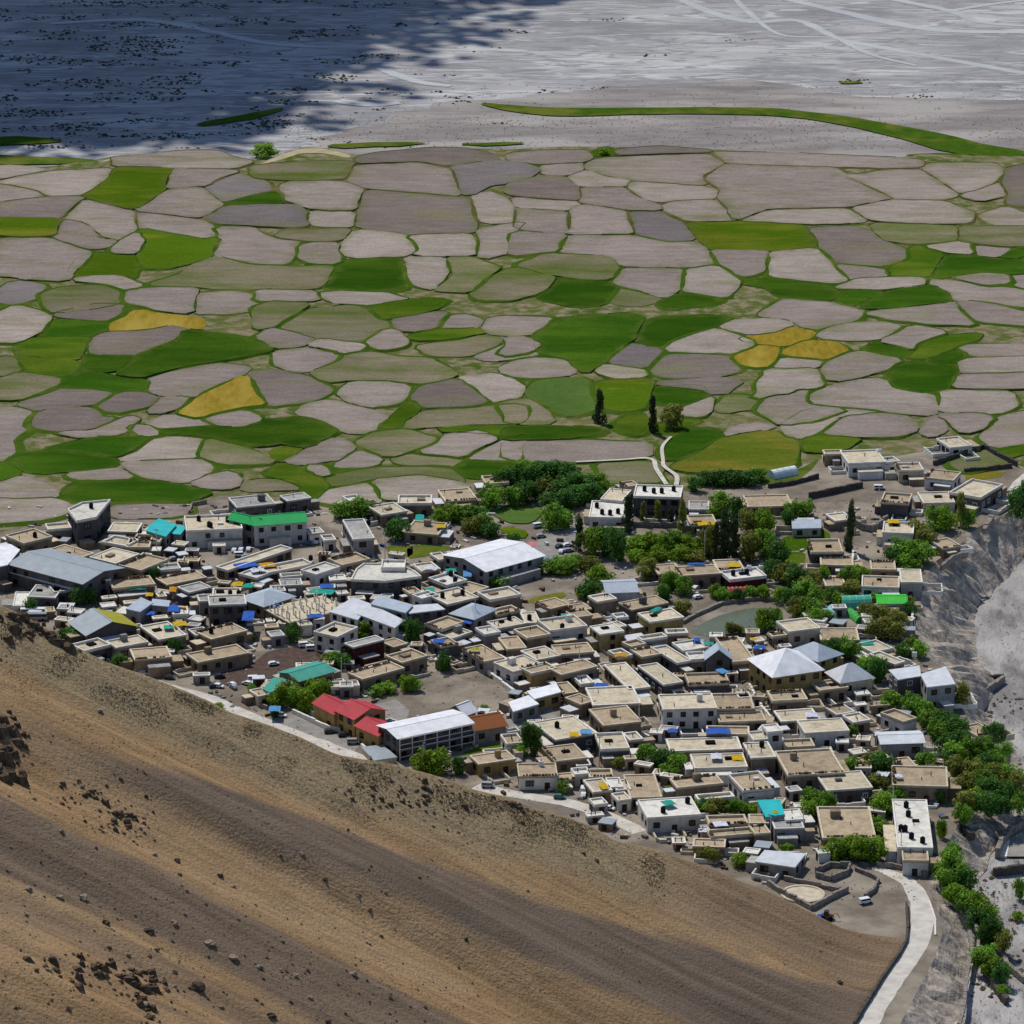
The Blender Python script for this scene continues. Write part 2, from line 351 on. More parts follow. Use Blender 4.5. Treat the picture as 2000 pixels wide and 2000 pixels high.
strip('path', [T('B3', 1200, 975), T('B3', 1135, 1050), T('B3', 1140, 1150), T('B3', 1150, 1200), T('B3', 1240, 1270), T('B3', 1240, 1340)], .6, MATS['road_gravel'], [.8, 1, 1, 1.2, 1.3, 1.3], kind='structure')
strip('path', [T('B4', 1560, 1560), T('B4', 1760, 1480), T('B4', 1880, 1330), T('B4', 1960, 1260)], .03, MATS['road_gravel'], [1.5, 2, 2.5, 2.5], kind='structure')
sheet('forecourt', 'D1', '590,965 900,940 1150,1060 1480,1210 1380,1330 1000,1180 690,1060', .02, MATS['road_asphalt'], kind='structure')
sheet('playground', 'D2', '-250,440 -80,290 160,170 560,70 700,120 940,250 900,320 760,400 600,420 380,390 60,500', .02, MATS['town_dirt'], kind='structure')
sheet('yard', 'D2', '880,520 950,610 1420,500 1330,390 1200,400', .05, MATS['road_asphalt'], kind='structure', smooth_it=0)
sheet('yard', 'D1', '1600,850 1800,800 1932,900 1900,1000 1660,1000', .05, MATS['road_asphalt'], kind='structure', smooth_it=0)
sheet('parking_lot', 'C2', '0,560 400,520 760,480 1150,460 1250,560 1000,600 560,640 200,690 0,680', .02, MATS['town_dirt'], kind='structure')
mat('ploughed', (98, 82, 74), (78, 66, 62), scale=.6, bump=.3)
sheet('bare_plot', 'D1', '100,560 420,480 640,320 1000,300 1200,340 1120,420 820,520 700,590 560,620 200,700', .03, MATS['ploughed'], kind='structure', jit=.3)
sheet('asphalt_street', 'C3', '1150,440 1540,220 1640,260 1560,420 1480,560 1300,600 1180,520', .02, MATS['road_asphalt'], kind='structure')

PONDPX = '700,1290 800,1205 1010,1110 1300,1045 1540,1050 1600,1090 1560,1230 1340,1290 1040,1310 900,1330'
ZONES.append([tuple(G(x, y)[:2]) for x, y in pts('C4', '600,1310 620,1190 800,1100 1010,1020 1300,960 1560,960 1680,1080 1620,1260 1340,1320 900,1350')])
ZONES.append([tuple(G(x, y)[:2]) for x, y in pts('E', '-20,520 120,450 400,340 640,340 860,460 760,620 560,560 330,720')])
# ---- brown scree hillside in front of the town
skyline = [(-300, 1090), (-150, 1135), (0, 1187), (41, 1206), (89, 1233), (116, 1254), (161, 1276), (207, 1299), (269, 1320), (310, 1332), (352, 1349), (400, 1368), (452, 1395), (524, 1419), (586, 1444), (648, 1471), (700, 1484), (793, 1500), (872, 1519), (928, 1542), (970, 1555), (1048, 1582), (1110, 1596), (1162, 1617), (1200, 1640), (1262, 1652), (1345, 1679), (1397, 1697), (1500, 1740), (1531, 1755), (1585, 1781), (1645, 1812), (1700, 1826), (1748, 1833), (1772, 1838), (1800, 1840)]
pL = G(1772, 1838); pL2 = G(1686, 1968)
def XL(Y):
    if Y >= pL.y: return pL.x
    if Y >= pL2.y: return pL2.x + (pL.x - pL2.x) * (Y - pL2.y) / (pL.y - pL2.y)
    return pL2.x - .16 * (pL2.y - Y)
def hill(X, Y):
    d = XL(Y) - X
    if d < 0: return max(-16.0, d * 1.6)
    return .50 * (math.sqrt(d * d + 100) - 10)
def hit(px, py):                                    # line of sight meets the hillside
    lo_, hi_ = 300.0, 1300.0
    a = G(px, py, 0); c = Vector((0, 0, CAM_H)); d = (a - c) / (a.y)
    for _ in range(60):
        m_ = (lo_ + hi_) / 2; p = c + d * m_
        if p.z > hill(p.x, p.y): lo_ = m_
        else: hi_ = m_
    p = c + d * lo_; return p
ridge = [hit(*q) for q in skyline]
def ridge_y(X):
    for a, b in zip(ridge, ridge[1:]):
        if a.x <= X <= b.x: return a.y + (b.y - a.y) * (X - a.x) / max(1e-6, b.x - a.x)
    return ridge[0].y if X < ridge[0].x else ridge[-1].y
def relief(X, Y):
    vv = Y + .1 * X
    lf = min(1, max(0, (ridge_y(X) - Y) / 45))
    r_ = 6.5 * lf * mn.noise(Vector((vv * .028, X * .009, 20))) + 2.4 * (.35 + .65 * lf) * mn.noise(Vector((vv * .06, X * .008, 0))) + 1.0 * mn.noise(Vector((vv * .15, X * .012, 4))) + .25 * mn.noise(Vector((vv * .42, X * .03, 8))) + .06 * mn.noise(Vector((vv * 1.1, X * .06, 8)))
    r_ += .16 * mn.noise(Vector((X * .35, Y * .35, 2))) + .25 * mn.noise(Vector((X * .1, Y * .1, 12)))
    return r_
def hz(X, Y):
    yr = ridge_y(X); d = XL(Y) - X; k = min(1, max(0, d / 12))
    if Y <= yr: return hill(X, Y) + relief(X, Y) * k
    e = Y - yr; return hill(X, yr) - .08 * e - .62 * max(0, e - 1.0) + relief(X, Y) * k * max(0, 1 - e / 20) - .02
hx = [-260 + i * 1.0 for i in range(int(345 / 1.0))]; TS = [i / 300 for i in range(300)] + [1.0]
v = []; f = []
for X in hx:
    yr = ridge_y(X); y0 = 430.0
    for t in TS:
        Y = y0 + (yr - y0) * t; v.append((X, Y, hz(X, Y)))
    for e in (.5, 1.5, 4, 10, 25, 60, 110, 170): v.append((X, yr + e, max(-1.5, hz(X, yr + e))))
nr = len(TS) + 8
for i in range(len(hx) - 1):
    for j in range(nr - 1): a = i * nr + j; f.append((a, a + nr, a + nr + 1, a + 1))
m = bpy.data.materials.new('scree'); m.use_nodes = True; t_ = m.node_tree; N = t_.nodes; L = t_.links; b = N['Principled BSDF']
b.inputs['Roughness'].default_value = 1; b.inputs['Specular IOR Level'].default_value = 0
geo = N.new('ShaderNodeNewGeometry'); mp = N.new('ShaderNodeMapping'); mp.inputs['Rotation'].default_value = (0, 0, R(5.7)); L.new(geo.outputs['Position'], mp.inputs['Vector'])
def nz(scale, stretch, a, bb, det=6):
    q = N.new('ShaderNodeMapping'); q.inputs['Scale'].default_value = stretch; L.new(mp.outputs['Vector'], q.inputs['Vector'])
    n = N.new('ShaderNodeTexNoise'); n.inputs['Scale'].default_value = scale; n.inputs['Detail'].default_value = det; L.new(q.outputs['Vector'], n.inputs['Vector'])
    r_ = N.new('ShaderNodeMapRange'); r_.inputs['From Min'].default_value = a; r_.inputs['From Max'].default_value = bb; L.new(n.outputs['Fac'], r_.inputs['Value']); return r_.outputs['Result'], n
def mixc(fac, A, B):
    x = N.new('ShaderNodeMix'); x.data_type = 'RGBA'; L.new(fac, x.inputs['Factor'])
    for k, c in (('A', A), ('B', B)):
        if isinstance(c, tuple): x.inputs[k].default_value = lin(c)
        else: L.new(c, x.inputs[k])
    return x.outputs['Result']
def att(nme):
    a_ = N.new('ShaderNodeAttribute'); a_.attribute_name = nme; return a_.outputs['Fac']
fb, _ = nz(.34, (.045, 1, .1), .36, .68, 7)          # rill streaks down the fall line
fc_, _ = nz(.8, (.09, 1, .3), .44, .74, 10)
fd, _ = nz(.05, (.5, 1, 1), .45, .68, 5)
fe, nfine = nz(1.6, (1, 1, 1), .35, .75, 9)
tan = mixc(fb, (166, 135, 98), (140, 112, 80))
tan = mixc(fd, tan, (166, 138, 104))
gry = mixc(fb, (122, 107, 93), (98, 86, 75))
c = mixc(att('grey'), tan, gry)
c = mixc(att('belt'), c, mixc(fe, (154, 138, 108), (118, 106, 82)))
def half(A, B, k):
    x = N.new('ShaderNodeMix'); x.data_type = 'RGBA'; x.inputs['Factor'].default_value = k; L.new(A, x.inputs['A']); L.new(B, x.inputs['B']); return x.outputs['Result']
c = half(c, mixc(fc_, c, (92, 78, 64)), .5)
c = half(c, mixc(fe, c, (98, 84, 70)), .4)
L.new(c, b.inputs['Base Color'])
bp = N.new('ShaderNodeBump'); bp.inputs['Distance'].default_value = .5; bp.inputs['Strength'].default_value = .8; L.new(nfine.outputs['Fac'], bp.inputs['Height']); L.new(bp.outputs['Normal'], b.inputs['Normal'])
MATS['scree'] = m
hillside = obj('hillside', mesh('hillside', v, f, m, True)); hillside['kind'] = 'structure'
def sstep(a, b_, x): x = min(1, max(0, (x - a) / (b_ - a))); return x * x * (3 - 2 * x)
ag = hillside.data.attributes.new('grey', 'FLOAT', 'POINT'); ab = hillside.data.attributes.new('belt', 'FLOAT', 'POINT'); dg_ = []; db_ = []
for q in v:
    X, Y = q[0], q[1]; Yw = Y + 10 * mn.noise(Vector((X * .014, Y * .016, 1))) + 4 * mn.noise(Vector((X * .03, Y * .05, 11))) + 2 * mn.noise(Vector((X * .05, Y * .2, 5)))
    t1 = 718 + .27 * (X + 84); g1 = sstep(714, 718, Yw) * (1 - sstep(t1 - 2, t1 + 3, Yw)) * sstep(-95, -60, X)
    g2 = sstep(660, 668, Yw) * (1 - sstep(690 - .06 * (X + 90), 694 - .06 * (X + 90), Yw)); g3 = sstep(644, 650, Yw) * (1 - sstep(655, 660, Yw)); g4 = (1 - sstep(610, 620, Yw)) * .8
    g5 = sstep(20, 45, X) * sstep(-4, 6, Yw - ridge_y(X) + 26) * .6 + sstep(52, 64, X) * (1 - sstep(752, 760, Yw)) * .8
    g6 = .45 * sstep(.1, .4, mn.noise(Vector((X * .008, Y * .09, 3))))
    dg_.append(min(1, max(g1, .85 * g2, .5 * g3, .5 * g4, g5, .7 * g6)))
    dr = ridge_y(X) - Y; w_ = 26 + 9 * mn.noise(Vector((X * .04, 0, 2)))
    db_.append(.85 * (1 - sstep(w_ * .55, w_, dr)) * (1 - sstep(18, 45, X)))
ag.data.foreach_set('value', dg_); ab.data.foreach_set('value', db_)
# ============================================================ FIELDS (pieces of the farmland)
EARTH = dict(b=((144, 132, 124), (118, 108, 101)), l=((158, 146, 136), (130, 120, 111)), d=((122, 111, 104), (100, 91, 86)), k=((122, 114, 112), (102, 95, 95)))
def soil(name, a, c, olive=(112, 112, 74), lo3=.53, hi3=.74, rnd=.11):
    """bare soil: fine clods, ploughing drift and soft olive weeds"""
    m = mat(name, a, c, scale=.35, stretch=(.3, 1, 1), rot=R(6), c3=olive, scale3=.055, lo=.28, hi=.74, lo3=lo3, hi3=hi3, rnd=rnd, bump=.12, bscale=1.6, detail=12)
    t = m.node_tree; N = t.nodes; L = t.links; b = N['Principled BSDF']; src = b.inputs['Base Color'].links[0].from_socket
    g = N.new('ShaderNodeNewGeometry'); n = N.new('ShaderNodeTexNoise'); n.inputs['Scale'].default_value = 1.1; n.inputs['Detail'].default_value = 3; L.new(g.outputs['Position'], n.inputs['Vector'])
    n2 = N.new('ShaderNodeTexNoise'); n2.inputs['Scale'].default_value = .028; n2.inputs['Detail'].default_value = 3; L.new(g.outputs['Position'], n2.inputs['Vector'])
    ad = N.new('ShaderNodeMath'); ad.operation = 'ADD'; L.new(n.outputs['Fac'], ad.inputs[0]); L.new(n2.outputs['Fac'], ad.inputs[1])
    r_ = N.new('ShaderNodeMapRange'); r_.inputs['From Min'].default_value = .6; r_.inputs['From Max'].default_value = 1.4; r_.inputs['To Min'].default_value = .74; r_.inputs['To Max'].default_value = 1.24; L.new(ad.outputs[0], r_.inputs['Value'])
    hs = N.new('ShaderNodeHueSaturation'); L.new(src, hs.inputs['Color']); L.new(r_.outputs['Result'], hs.inputs['Value'])
    # grass creeping in from the banks
    at = N.new('ShaderNodeAttribute'); at.attribute_name = 'edge'; n4 = N.new('ShaderNodeTexNoise'); n4.inputs['Scale'].default_value = .16; n4.inputs['Detail'].default_value = 7; L.new(g.outputs['Position'], n4.inputs['Vector'])
    ml = N.new('ShaderNodeMath'); ml.operation = 'MULTIPLY_ADD'; ml.inputs[1].default_value = .62; L.new(at.outputs['Fac'], ml.inputs[0]); L.new(n4.outputs['Fac'], ml.inputs[2])
    r4 = N.new('ShaderNodeMapRange'); r4.inputs['From Min'].default_value = .86; r4.inputs['From Max'].default_value = 1.2; r4.inputs['To Max'].default_value = .5; L.new(ml.outputs[0], r4.inputs['Value'])
    m4 = N.new('ShaderNodeMix'); m4.data_type = 'RGBA'; m4.inputs['B'].default_value = lin((86, 96, 44)); L.new(hs.outputs['Color'], m4.inputs['A']); L.new(r4.outputs['Result'], m4.inputs['Factor'])
    L.new(m4.outputs['Result'], b.inputs['Base Color'])
for k, (a, c) in EARTH.items(): soil('field_' + k, a, c)
soil('field_o', (130, 120, 102), (108, 103, 78), (84, 98, 40), .44, .66)
soil('field_g', (64, 90, 18), (54, 80, 17), (86, 100, 30), .45, .62); soil('field_G', (47, 78, 15), (39, 68, 15), (62, 88, 22), .45, .62, .14); soil('field_e', (76, 98, 18), (64, 90, 17), (108, 110, 34), .48, .66); soil('field_v', (92, 102, 32), (78, 94, 26), (126, 110, 46), .45, .62); soil('field_t', (84, 108, 52), (74, 100, 44), (94, 112, 54), .45, .62)
mat('field_y', (148, 126, 48), (122, 106, 36), scale=.6, stretch=(1, .25, 1), c3=(158, 138, 64), scale3=.08, bump=.25, detail=9)
mat('bund_green', (52, 82, 18), (74, 92, 32), scale=.16, c3=(100, 104, 50), scale3=.04, lo3=.54, hi3=.74, bump=.2)
mat('bund_olive', (84, 82, 44), (64, 80, 28), scale=.12, c3=(108, 98, 68), scale3=.05, bump=.2)
FIELDS = """A1
l -40,300 180,250 420,210 840,190 800,260 700,300 640,390 380,400 280,350 60,310
b -40,310 40,310 270,360 330,410 100,430 -40,450
d -40,460 120,430 350,410 620,410 470,560 -40,560
e -40,570 440,580 420,700 200,715 -40,690
l -40,170 200,175 340,200 120,240 -40,265
l 860,110 1200,80 1420,60 1620,60 1760,110 1900,140 1750,190 1300,190 880,170
e 860,200 960,185 1250,190 1290,220 1230,350 1150,420 1030,500 930,490 800,450 640,390 730,350 820,310
l 640,430 930,505 1000,560 1010,630 870,730 800,730 640,610 480,560
b 480,590 590,590 660,620 780,720 850,740 820,790 660,790 450,720 450,640
b 1070,510 1220,390 1330,355 1500,340 1680,470 1560,540 1450,560 1240,540
b 1050,530 1250,545 1530,590 1640,680 1560,720 1300,680 1060,630
e 1090,650 1280,680 1540,730 1640,720 1560,860 1400,900 1200,950 1120,930 1050,900 1110,760
b 850,800 1040,680 1095,740 1020,830 900,840
e 720,830 1010,860 1010,1020 900,1030 600,1010 530,980 590,880
b 30,720 370,720 560,800 700,830 540,980 480,1040 200,1010 -40,1000 -40,830
b 1290,200 1700,205 1760,220 1560,320 1260,345 1270,260
k 1560,330 1760,230 2000,290 2000,370 1850,405 1690,450 1600,360
G 1690,460 1850,410 2000,370 2120,375 2130,460 1900,480
k 1560,570 1700,480 1932,470 2230,470 2310,540 2300,620 2150,635 1640,600
b 1650,640 1880,640 2050,740 2220,740 2230,830 2160,910 1932,920 1720,870 1640,830 1670,720
o 1640,860 1900,920 2250,940 2500,930 2450,1050 2340,1100 1932,1100 1300,1080 1150,1060 1400,980
l 570,1040 680,1010 880,1010 1060,1080 980,1110 860,1060
k -40,1120 100,1050 330,1080 270,1170 120,1210 -40,1200
o 300,1140 480,1090 720,1080 880,1130 910,1200 700,1250 450,1280 340,1200
b 980,1120 1180,1100 1480,1100 1440,1280 1200,1270 1070,1220 960,1190
b 1500,1140 1750,1120 2060,1170 2010,1240 1720,1290 1490,1280
d 430,1290 720,1220 900,1220 880,1290 780,1350 560,1330
l -40,1300 120,1230 360,1330 330,1420 120,1500 -40,1510
G 430,1330 780,1350 790,1420 640,1455 310,1450
g 290,1470 680,1470 620,1560 580,1640 350,1620 170,1600 150,1530
g 150,1610 350,1640 580,1650 590,1700 480,1760 250,1740 160,1670
y 820,1390 900,1330 1060,1260 1230,1290 1500,1330 1540,1370 1480,1390 1300,1370 1100,1400 880,1420
d 660,1520 820,1430 1100,1420 1300,1380 1420,1410 1340,1480 1100,1560 1060,1600 850,1600 720,1590
G 650,1590 720,1610 1050,1610 1000,1680 860,1730 640,1710
G 890,1740 1110,1580 1300,1520 1400,1420 1600,1440 1900,1480 2020,1530 2000,1570 1850,1610 1600,1660 1400,1690 1100,1750 950,1770
b 1130,1790 1400,1700 1620,1660 1880,1690 1690,1800 1520,1880 1450,1920 1250,1900 1120,1860
A2
o 0,180 250,150 500,140 720,150 660,270 400,280 0,270
l 250,310 480,300 650,300 790,360 740,500 600,510 400,490 210,430
l 390,530 540,520 720,530 730,630 480,625 400,590
o 220,670 700,650 640,730 500,740 200,710
b 330,780 480,760 600,770 600,910 450,910 330,870
b 760,170 1000,165 1200,150 1460,200 1530,390 1300,370 1000,350 830,330 700,290
d 760,110 900,80 1300,40 1550,40 1750,80 1800,130 1460,170 1300,140 1100,140 780,150
k 1500,180 1800,130 2000,160 2150,200 2050,270 1760,320 1620,390 1560,370
d 840,360 1200,390 1580,420 1640,600 1600,680 1200,690 900,650 770,620 800,450
l 770,670 1000,680 1130,700 1220,800 1080,860 800,870 650,830 680,740
l 1150,710 1400,690 1600,690 1660,760 1620,850 1240,850 1230,810
G 690,880 1110,860 1110,1110 850,1110 530,1095 620,990
l 1130,870 1420,870 1470,970 1420,1050 1340,1110 1210,1080 1130,990
o 1440,870 1600,870 1830,940 1750,1000 1620,1130 1400,1120 1350,1110 1480,1000
l 1660,400 1740,370 1932,440 1960,600 1750,600 1690,570
b 1700,660 2020,600 1950,680 1970,820 1720,870 1700,740
o 1620,1150 1800,1010 1932,950 2250,1010 2200,1100 1932,1190 1700,1190
l 480,1140 700,1110 950,1130 1160,1180 880,1210 680,1200 560,1190
b 0,1110 440,1120 460,1190 200,1190 0,1190
o 0,1240 120,1200 380,1220 150,1350 100,1400 0,1410
o 190,1400 450,1250 720,1230 850,1270 900,1320 1000,1360 980,1410 880,1440 780,1510 500,1480 330,1440
g 900,1260 1000,1200 1200,1180 1440,1180 1380,1240 1200,1290 960,1330
d 1020,1340 1400,1280 1440,1290 1330,1400 1160,1430 1060,1390
b 1390,1390 1450,1310 1560,1290 1710,1330 1680,1390 1560,1400
b 1710,1400 1780,1320 1932,1310 2250,1320 2150,1440 1932,1450 1740,1440
g 1400,1410 1680,1400 1740,1430 1560,1470 1200,1490 1150,1460
o 1230,1540 1500,1500 1700,1450 1850,1470 1820,1520 1640,1600 1500,1610 1300,1580
b 1680,1600 1932,1500 2120,1470 2200,1530 2100,1600 1860,1640 1700,1640
b 0,1470 100,1400 300,1430 440,1490 300,1530 120,1550 60,1520
l 400,1530 520,1490 800,1520 820,1550 700,1570 640,1600 560,1560
b 140,1670 170,1580 400,1560 640,1590 600,1650 430,1720 260,1720
o 440,1730 640,1640 700,1600 900,1600 1280,1640 1400,1670 1480,1740 1380,1790 1200,1810 1000,1790 720,1790 520,1800
b 830,1500 980,1410 1080,1440 1130,1500 1080,1550 900,1550
d 0,1740 130,1710 350,1760 550,1850 470,1920 100,1990 20,1860
l 680,1880 760,1810 950,1800 1110,1840 1090,1930 1000,1980 850,1990 690,1930
d 1200,1930 1300,1850 1530,1790 1650,1860 1720,1940 1600,1990 1250,2000
l 1540,1780 1820,1740 1932,1800 2000,1850 1950,1920 1830,1960 1750,1940 1650,1850
A3
b 0,80 200,60 560,60 590,110 500,150 200,150 0,140
d 780,60 1100,30 1500,60 1440,80 1000,90 800,90
g 600,80 700,30 760,40 770,90 660,100
b 220,180 500,150 500,200 420,250 240,240
d 0,310 240,250 400,260 500,380 510,430 200,410 0,380
l 0,420 500,450 420,510 150,500 0,470
b 40,490 410,520 410,680 150,680 60,640 20,560
b 0,680 80,670 380,700 340,810 150,820 0,850
b 570,190 640,130 800,110 1100,90 1480,80 1600,150 1430,250 1450,310 1200,300 950,280 700,240
l 430,250 560,210 700,260 860,280 850,330 520,330
b 530,340 850,340 900,400 1100,480 1110,510 870,510 540,450
l 900,290 1200,310 1540,350 1560,390 1500,420 1200,430 1050,440 870,330
l 1150,480 1250,440 1530,430 1700,570 1600,590 1340,590 1180,510
b 450,510 540,470 860,520 910,690 450,690
k 880,520 1060,510 1320,630 1370,730 1200,740 950,690
b 370,800 450,700 900,700 1180,760 1390,750 1530,910 1300,940 820,930 740,850 370,820
o 60,920 280,850 740,860 810,950 740,1030 540,1040 280,1000
G 340,1020 700,1050 780,1080 750,1160 680,1220 480,1240 250,1180
b 830,950 1290,950 1280,1100 1140,1170 940,1110 770,1060
l 1310,960 1540,930 1730,1050 1610,1170 1280,1120
o 760,1160 800,1100 960,1120 1100,1180 930,1230 760,1210
G 1130,1210 1260,1140 1560,1180 1500,1210 1350,1230 1170,1250
G 330,1330 560,1310 900,1290 960,1330 920,1480 800,1540 650,1680 560,1740 500,1700 430,1640 200,1580 180,1460
G 960,1480 1010,1370 1130,1320 1400,1300 1650,1310 1540,1370 1250,1470 1110,1550 950,1510
l 1180,1510 1400,1430 1560,1400 1820,1500 1800,1540 1660,1590 1300,1580 1190,1560
l 1580,1400 1720,1340 1932,1340 2080,1370 2000,1420 1800,1450
b -40,1480 120,1470 220,1530 160,1580 60,1600 -40,1600
b -80,1700 100,1620 400,1630 520,1690 430,1740 200,1770 -60,1750
k 740,1640 880,1540 940,1520 1090,1560 1040,1640 1000,1700 850,1700
l 640,1700 720,1680 980,1710 1010,1770 820,1785 650,1740
d 1060,1730 1180,1600 1600,1590 1720,1720 1600,1750 1200,1770
B3
t 130,640 200,560 560,550 590,650 600,780 460,830 300,760 180,710
e 630,580 1030,550 1000,660 950,780 800,790 710,740 620,650
G 1080,620 1400,600 1450,690 1300,740 1100,720
d 1100,580 1350,560 1500,540 1700,560 1560,650 1430,620 1200,600
l 1300,770 1450,700 1510,690 1490,790 1420,840 1290,830
o 1520,760 1640,670 1840,680 1780,760 1600,800
o -40,720 150,710 260,790 290,870 150,880 -40,880
G -40,920 300,910 620,920 660,950 400,1000 -40,1010
b -40,1020 600,1010 1000,1030 990,1120 700,1140 480,1170 200,1170 -40,1140
G 1140,1130 1170,1020 1350,930 1520,920 1560,960 1500,1010 1380,1110 1200,1160
v 1260,1190 1400,1120 1560,1010 1932,950 2050,1000 2150,1000 2120,1200 1900,1250 1700,1230 1450,1250 1300,1240
o 660,1190 1060,1170 1090,1240 1130,1320 700,1330
b 1580,980 1700,900 1890,880 1932,920 1700,930
g 800,880 900,810 960,800 1000,860 980,960 920,960
g 1130,900 1280,840 1400,850 1250,930 1140,950
A4
b -400,70 200,80 1000,115 1150,130 1150,180 500,180 -300,160
b -320,160 500,190 560,250 900,400 930,430 600,480 0,500 -250,580 -380,400 -340,340 -480,270
l 580,250 900,210 1150,210 1400,380 1350,420 950,420 760,320
l -200,590 0,510 600,500 740,590 300,600
l 640,490 900,440 1340,450 1500,520 1500,600 1200,600 760,580
l 1170,190 1250,150 1700,150 1780,230 1680,310 1470,380 1350,300
d 1800,200 1980,150 2200,150 2200,490 1830,460 1810,380 1760,300
b 1480,410 1750,300 1800,400 1600,440
l 1640,540 1790,480 1980,540 1980,620 1720,620
e -590,600 0,605 270,630 370,760 320,790 0,810 -430,800 -600,640
b -420,810 -60,815 0,830 -60,980 -210,1000 -360,900
l 20,840 360,800 480,930 620,1040 480,1060 200,1040 30,1010
d 310,650 690,640 830,720 1000,790 1040,880 880,920 520,890 390,790
o 800,620 1400,640 1420,730 1100,760 880,740
o 1470,640 1980,640 1980,780 1700,780 1450,740
g 900,990 950,920 1090,870 1110,790 1200,790 1310,840 1240,950 1200,1010
G 1270,980 1350,850 1740,880 1980,900 1980,990 1780,980 1500,980 1280,1020
l 1190,790 1500,750 1550,840 1330,830
b 1570,770 1830,790 1740,860 1570,840
G 1780,860 1980,770 1980,820 1840,880
b 1400,1020 1640,980 1800,1000 1820,1060 1640,1080
b 1850,1010 1980,990 1980,1100 1880,1060
b 510,930 890,970 900,1010 640,1050
l 520,1100 700,1030 1180,1020 1150,1080 860,1110
G -240,1060 0,1030 400,1070 510,1130 480,1190 100,1160 0,1090
G 530,1190 610,1120 850,1120 680,1200 600,1220
G 700,1240 850,1150 1050,1090 1250,1085 1380,1140 1350,1200 1100,1230 780,1250
l 1200,1030 1400,1040 1980,1120 1980,1230 1560,1180 1400,1180 1370,1120 1250,1070
b 1420,1220 1560,1200 1980,1290 1980,1380 1600,1350 1500,1300
b 740,1290 1330,1220 1420,1220 1550,1380 1250,1360 950,1330
b -60,1290 130,1170 450,1200 720,1270 650,1340 330,1400 200,1310 0,1300
l 420,1430 560,1370 830,1360 1000,1400 860,1470 650,1490 430,1460
b 860,1490 1080,1390 1320,1430 1130,1510 1090,1570 950,1510
y -200,1490 -60,1430 100,1390 320,1420 270,1490 120,1530 0,1520
y -270,1620 -150,1560 -30,1530 50,1560 50,1640 -50,1690 -220,1660
y 120,1580 300,1500 460,1510 600,1560 480,1620 330,1630 150,1610
G 760,1560 830,1500 920,1490 1080,1560 1060,1600 900,1610
g 1090,1600 1180,1510 1350,1460 1600,1440 1580,1470 1400,1520 1230,1620 1110,1620
G 1200,1640 1340,1600 1440,1580 1480,1620 1380,1660
G 930,1780 1000,1700 1080,1650 1420,1690 1390,1800 1310,1870 1190,1880 1000,1840
l 50,1700 120,1620 400,1640 330,1690 200,1710
b 420,1740 480,1650 640,1580 760,1580 960,1640 880,1700 700,1750 480,1790
l -60,1860 0,1720 340,1710 390,1800 380,1850 200,1850 80,1900 -100,1930
b 1460,1540 1980,1510 1980,1600 1560,1610
l 1440,1640 1980,1620 1980,1720 1480,1740
b 1440,1760 1980,1740 1980,1850 1400,1850
B4
l 280,690 480,600 860,550 920,620 1100,650 1220,660 1250,700 1220,810 600,750 320,720
l 1330,640 1830,650 1880,740 1700,800 1330,790
b 1310,830 1600,810 1700,840 1640,920 1480,960 1400,880
b 1600,990 1740,850 1980,800 1980,1030 1700,1060
b 1170,960 1260,840 1310,850 1310,940 1240,990
b 580,830 800,810 1050,850 1100,930 1000,980 700,990 420,970
l 130,900 300,780 600,770 850,800 560,830 400,920 250,1000 160,980
b -40,800 0,700 220,560 280,650 250,750 540,775 300,850 130,890
g 260,1000 400,980 700,1000 560,1080 380,1100 300,1080
g 1720,1100 1980,1040 1980,1090 1800,1140
o 1370,1180 1630,1070 1820,1210 1480,1250
B1
y 1350,800 1480,720 1560,650 1740,570 1850,530 1930,660 2020,740 1850,750 1500,840 1400,830
G 520,560 600,490 880,530 1110,570 1110,620 850,630 500,600
o 0,380 110,400 160,480 0,530
o -40,560 150,500 420,540 440,590 300,660 200,690 -40,700
d 170,720 400,620 700,620 850,640 740,730 560,750 400,770 230,770
d 770,740 900,650 1050,650 1140,700 1080,760 860,790
b 1160,800 1280,690 1400,680 1340,770 1200,800
b -40,770 130,760 220,800 170,930 90,1000 60,1110 -40,1170
d 240,870 320,790 550,760 660,770 760,840 880,850 690,930 560,930 420,940 280,900
b 440,950 700,940 900,850 1020,840 900,960 700,980 500,970
l 1150,870 1280,810 1440,850 1600,890 1400,910 1200,900
b 1570,840 1680,790 1850,790 1960,830 1900,880 1750,920 1600,870
G 380,1070 700,1000 1090,990 1060,1050 950,1120 830,1120 600,1090 450,1080
G 80,1150 350,1090 700,1110 860,1150 880,1200 700,1230 300,1250 180,1230
G -40,1180 60,1190 140,1260 -40,1320
b 960,910 1080,900 1170,960 1090,980
l 870,1150 1010,1100 1190,980 1400,980 1510,1000 1480,1140 1200,1150 920,1160
l 920,1170 1200,1160 1480,1150 1600,1200 1580,1260 1400,1330 1200,1320 1000,1230
o 1510,1120 1560,1000 1740,1060 1932,1100 2050,1180 1900,1190 1700,1190
G 1230,950 1560,920 1800,920 1932,890 2060,870 2250,840 2440,880 2540,940 2480,980 2350,1060 2100,1020 1950,1050 1800,1010 1500,970
b 500,1260 820,1230 920,1240 990,1290 800,1310 560,1300
G 490,1430 600,1330 900,1320 1250,1320 1500,1380 1600,1400 1420,1470 1000,1480 600,1480 500,1470
b 1440,1340 1600,1270 1750,1260 1820,1320 1780,1370 1550,1380
o 1820,1340 1932,1310 2200,1310 2280,1380 1850,1390
l -40,1350 180,1290 370,1370 430,1440 300,1460 -40,1440
l -40,1460 430,1450 540,1490 520,1560 350,1610 -40,1640
b 840,1500 1150,1480 1420,1500 1440,1560 1250,1590 850,1590
B2
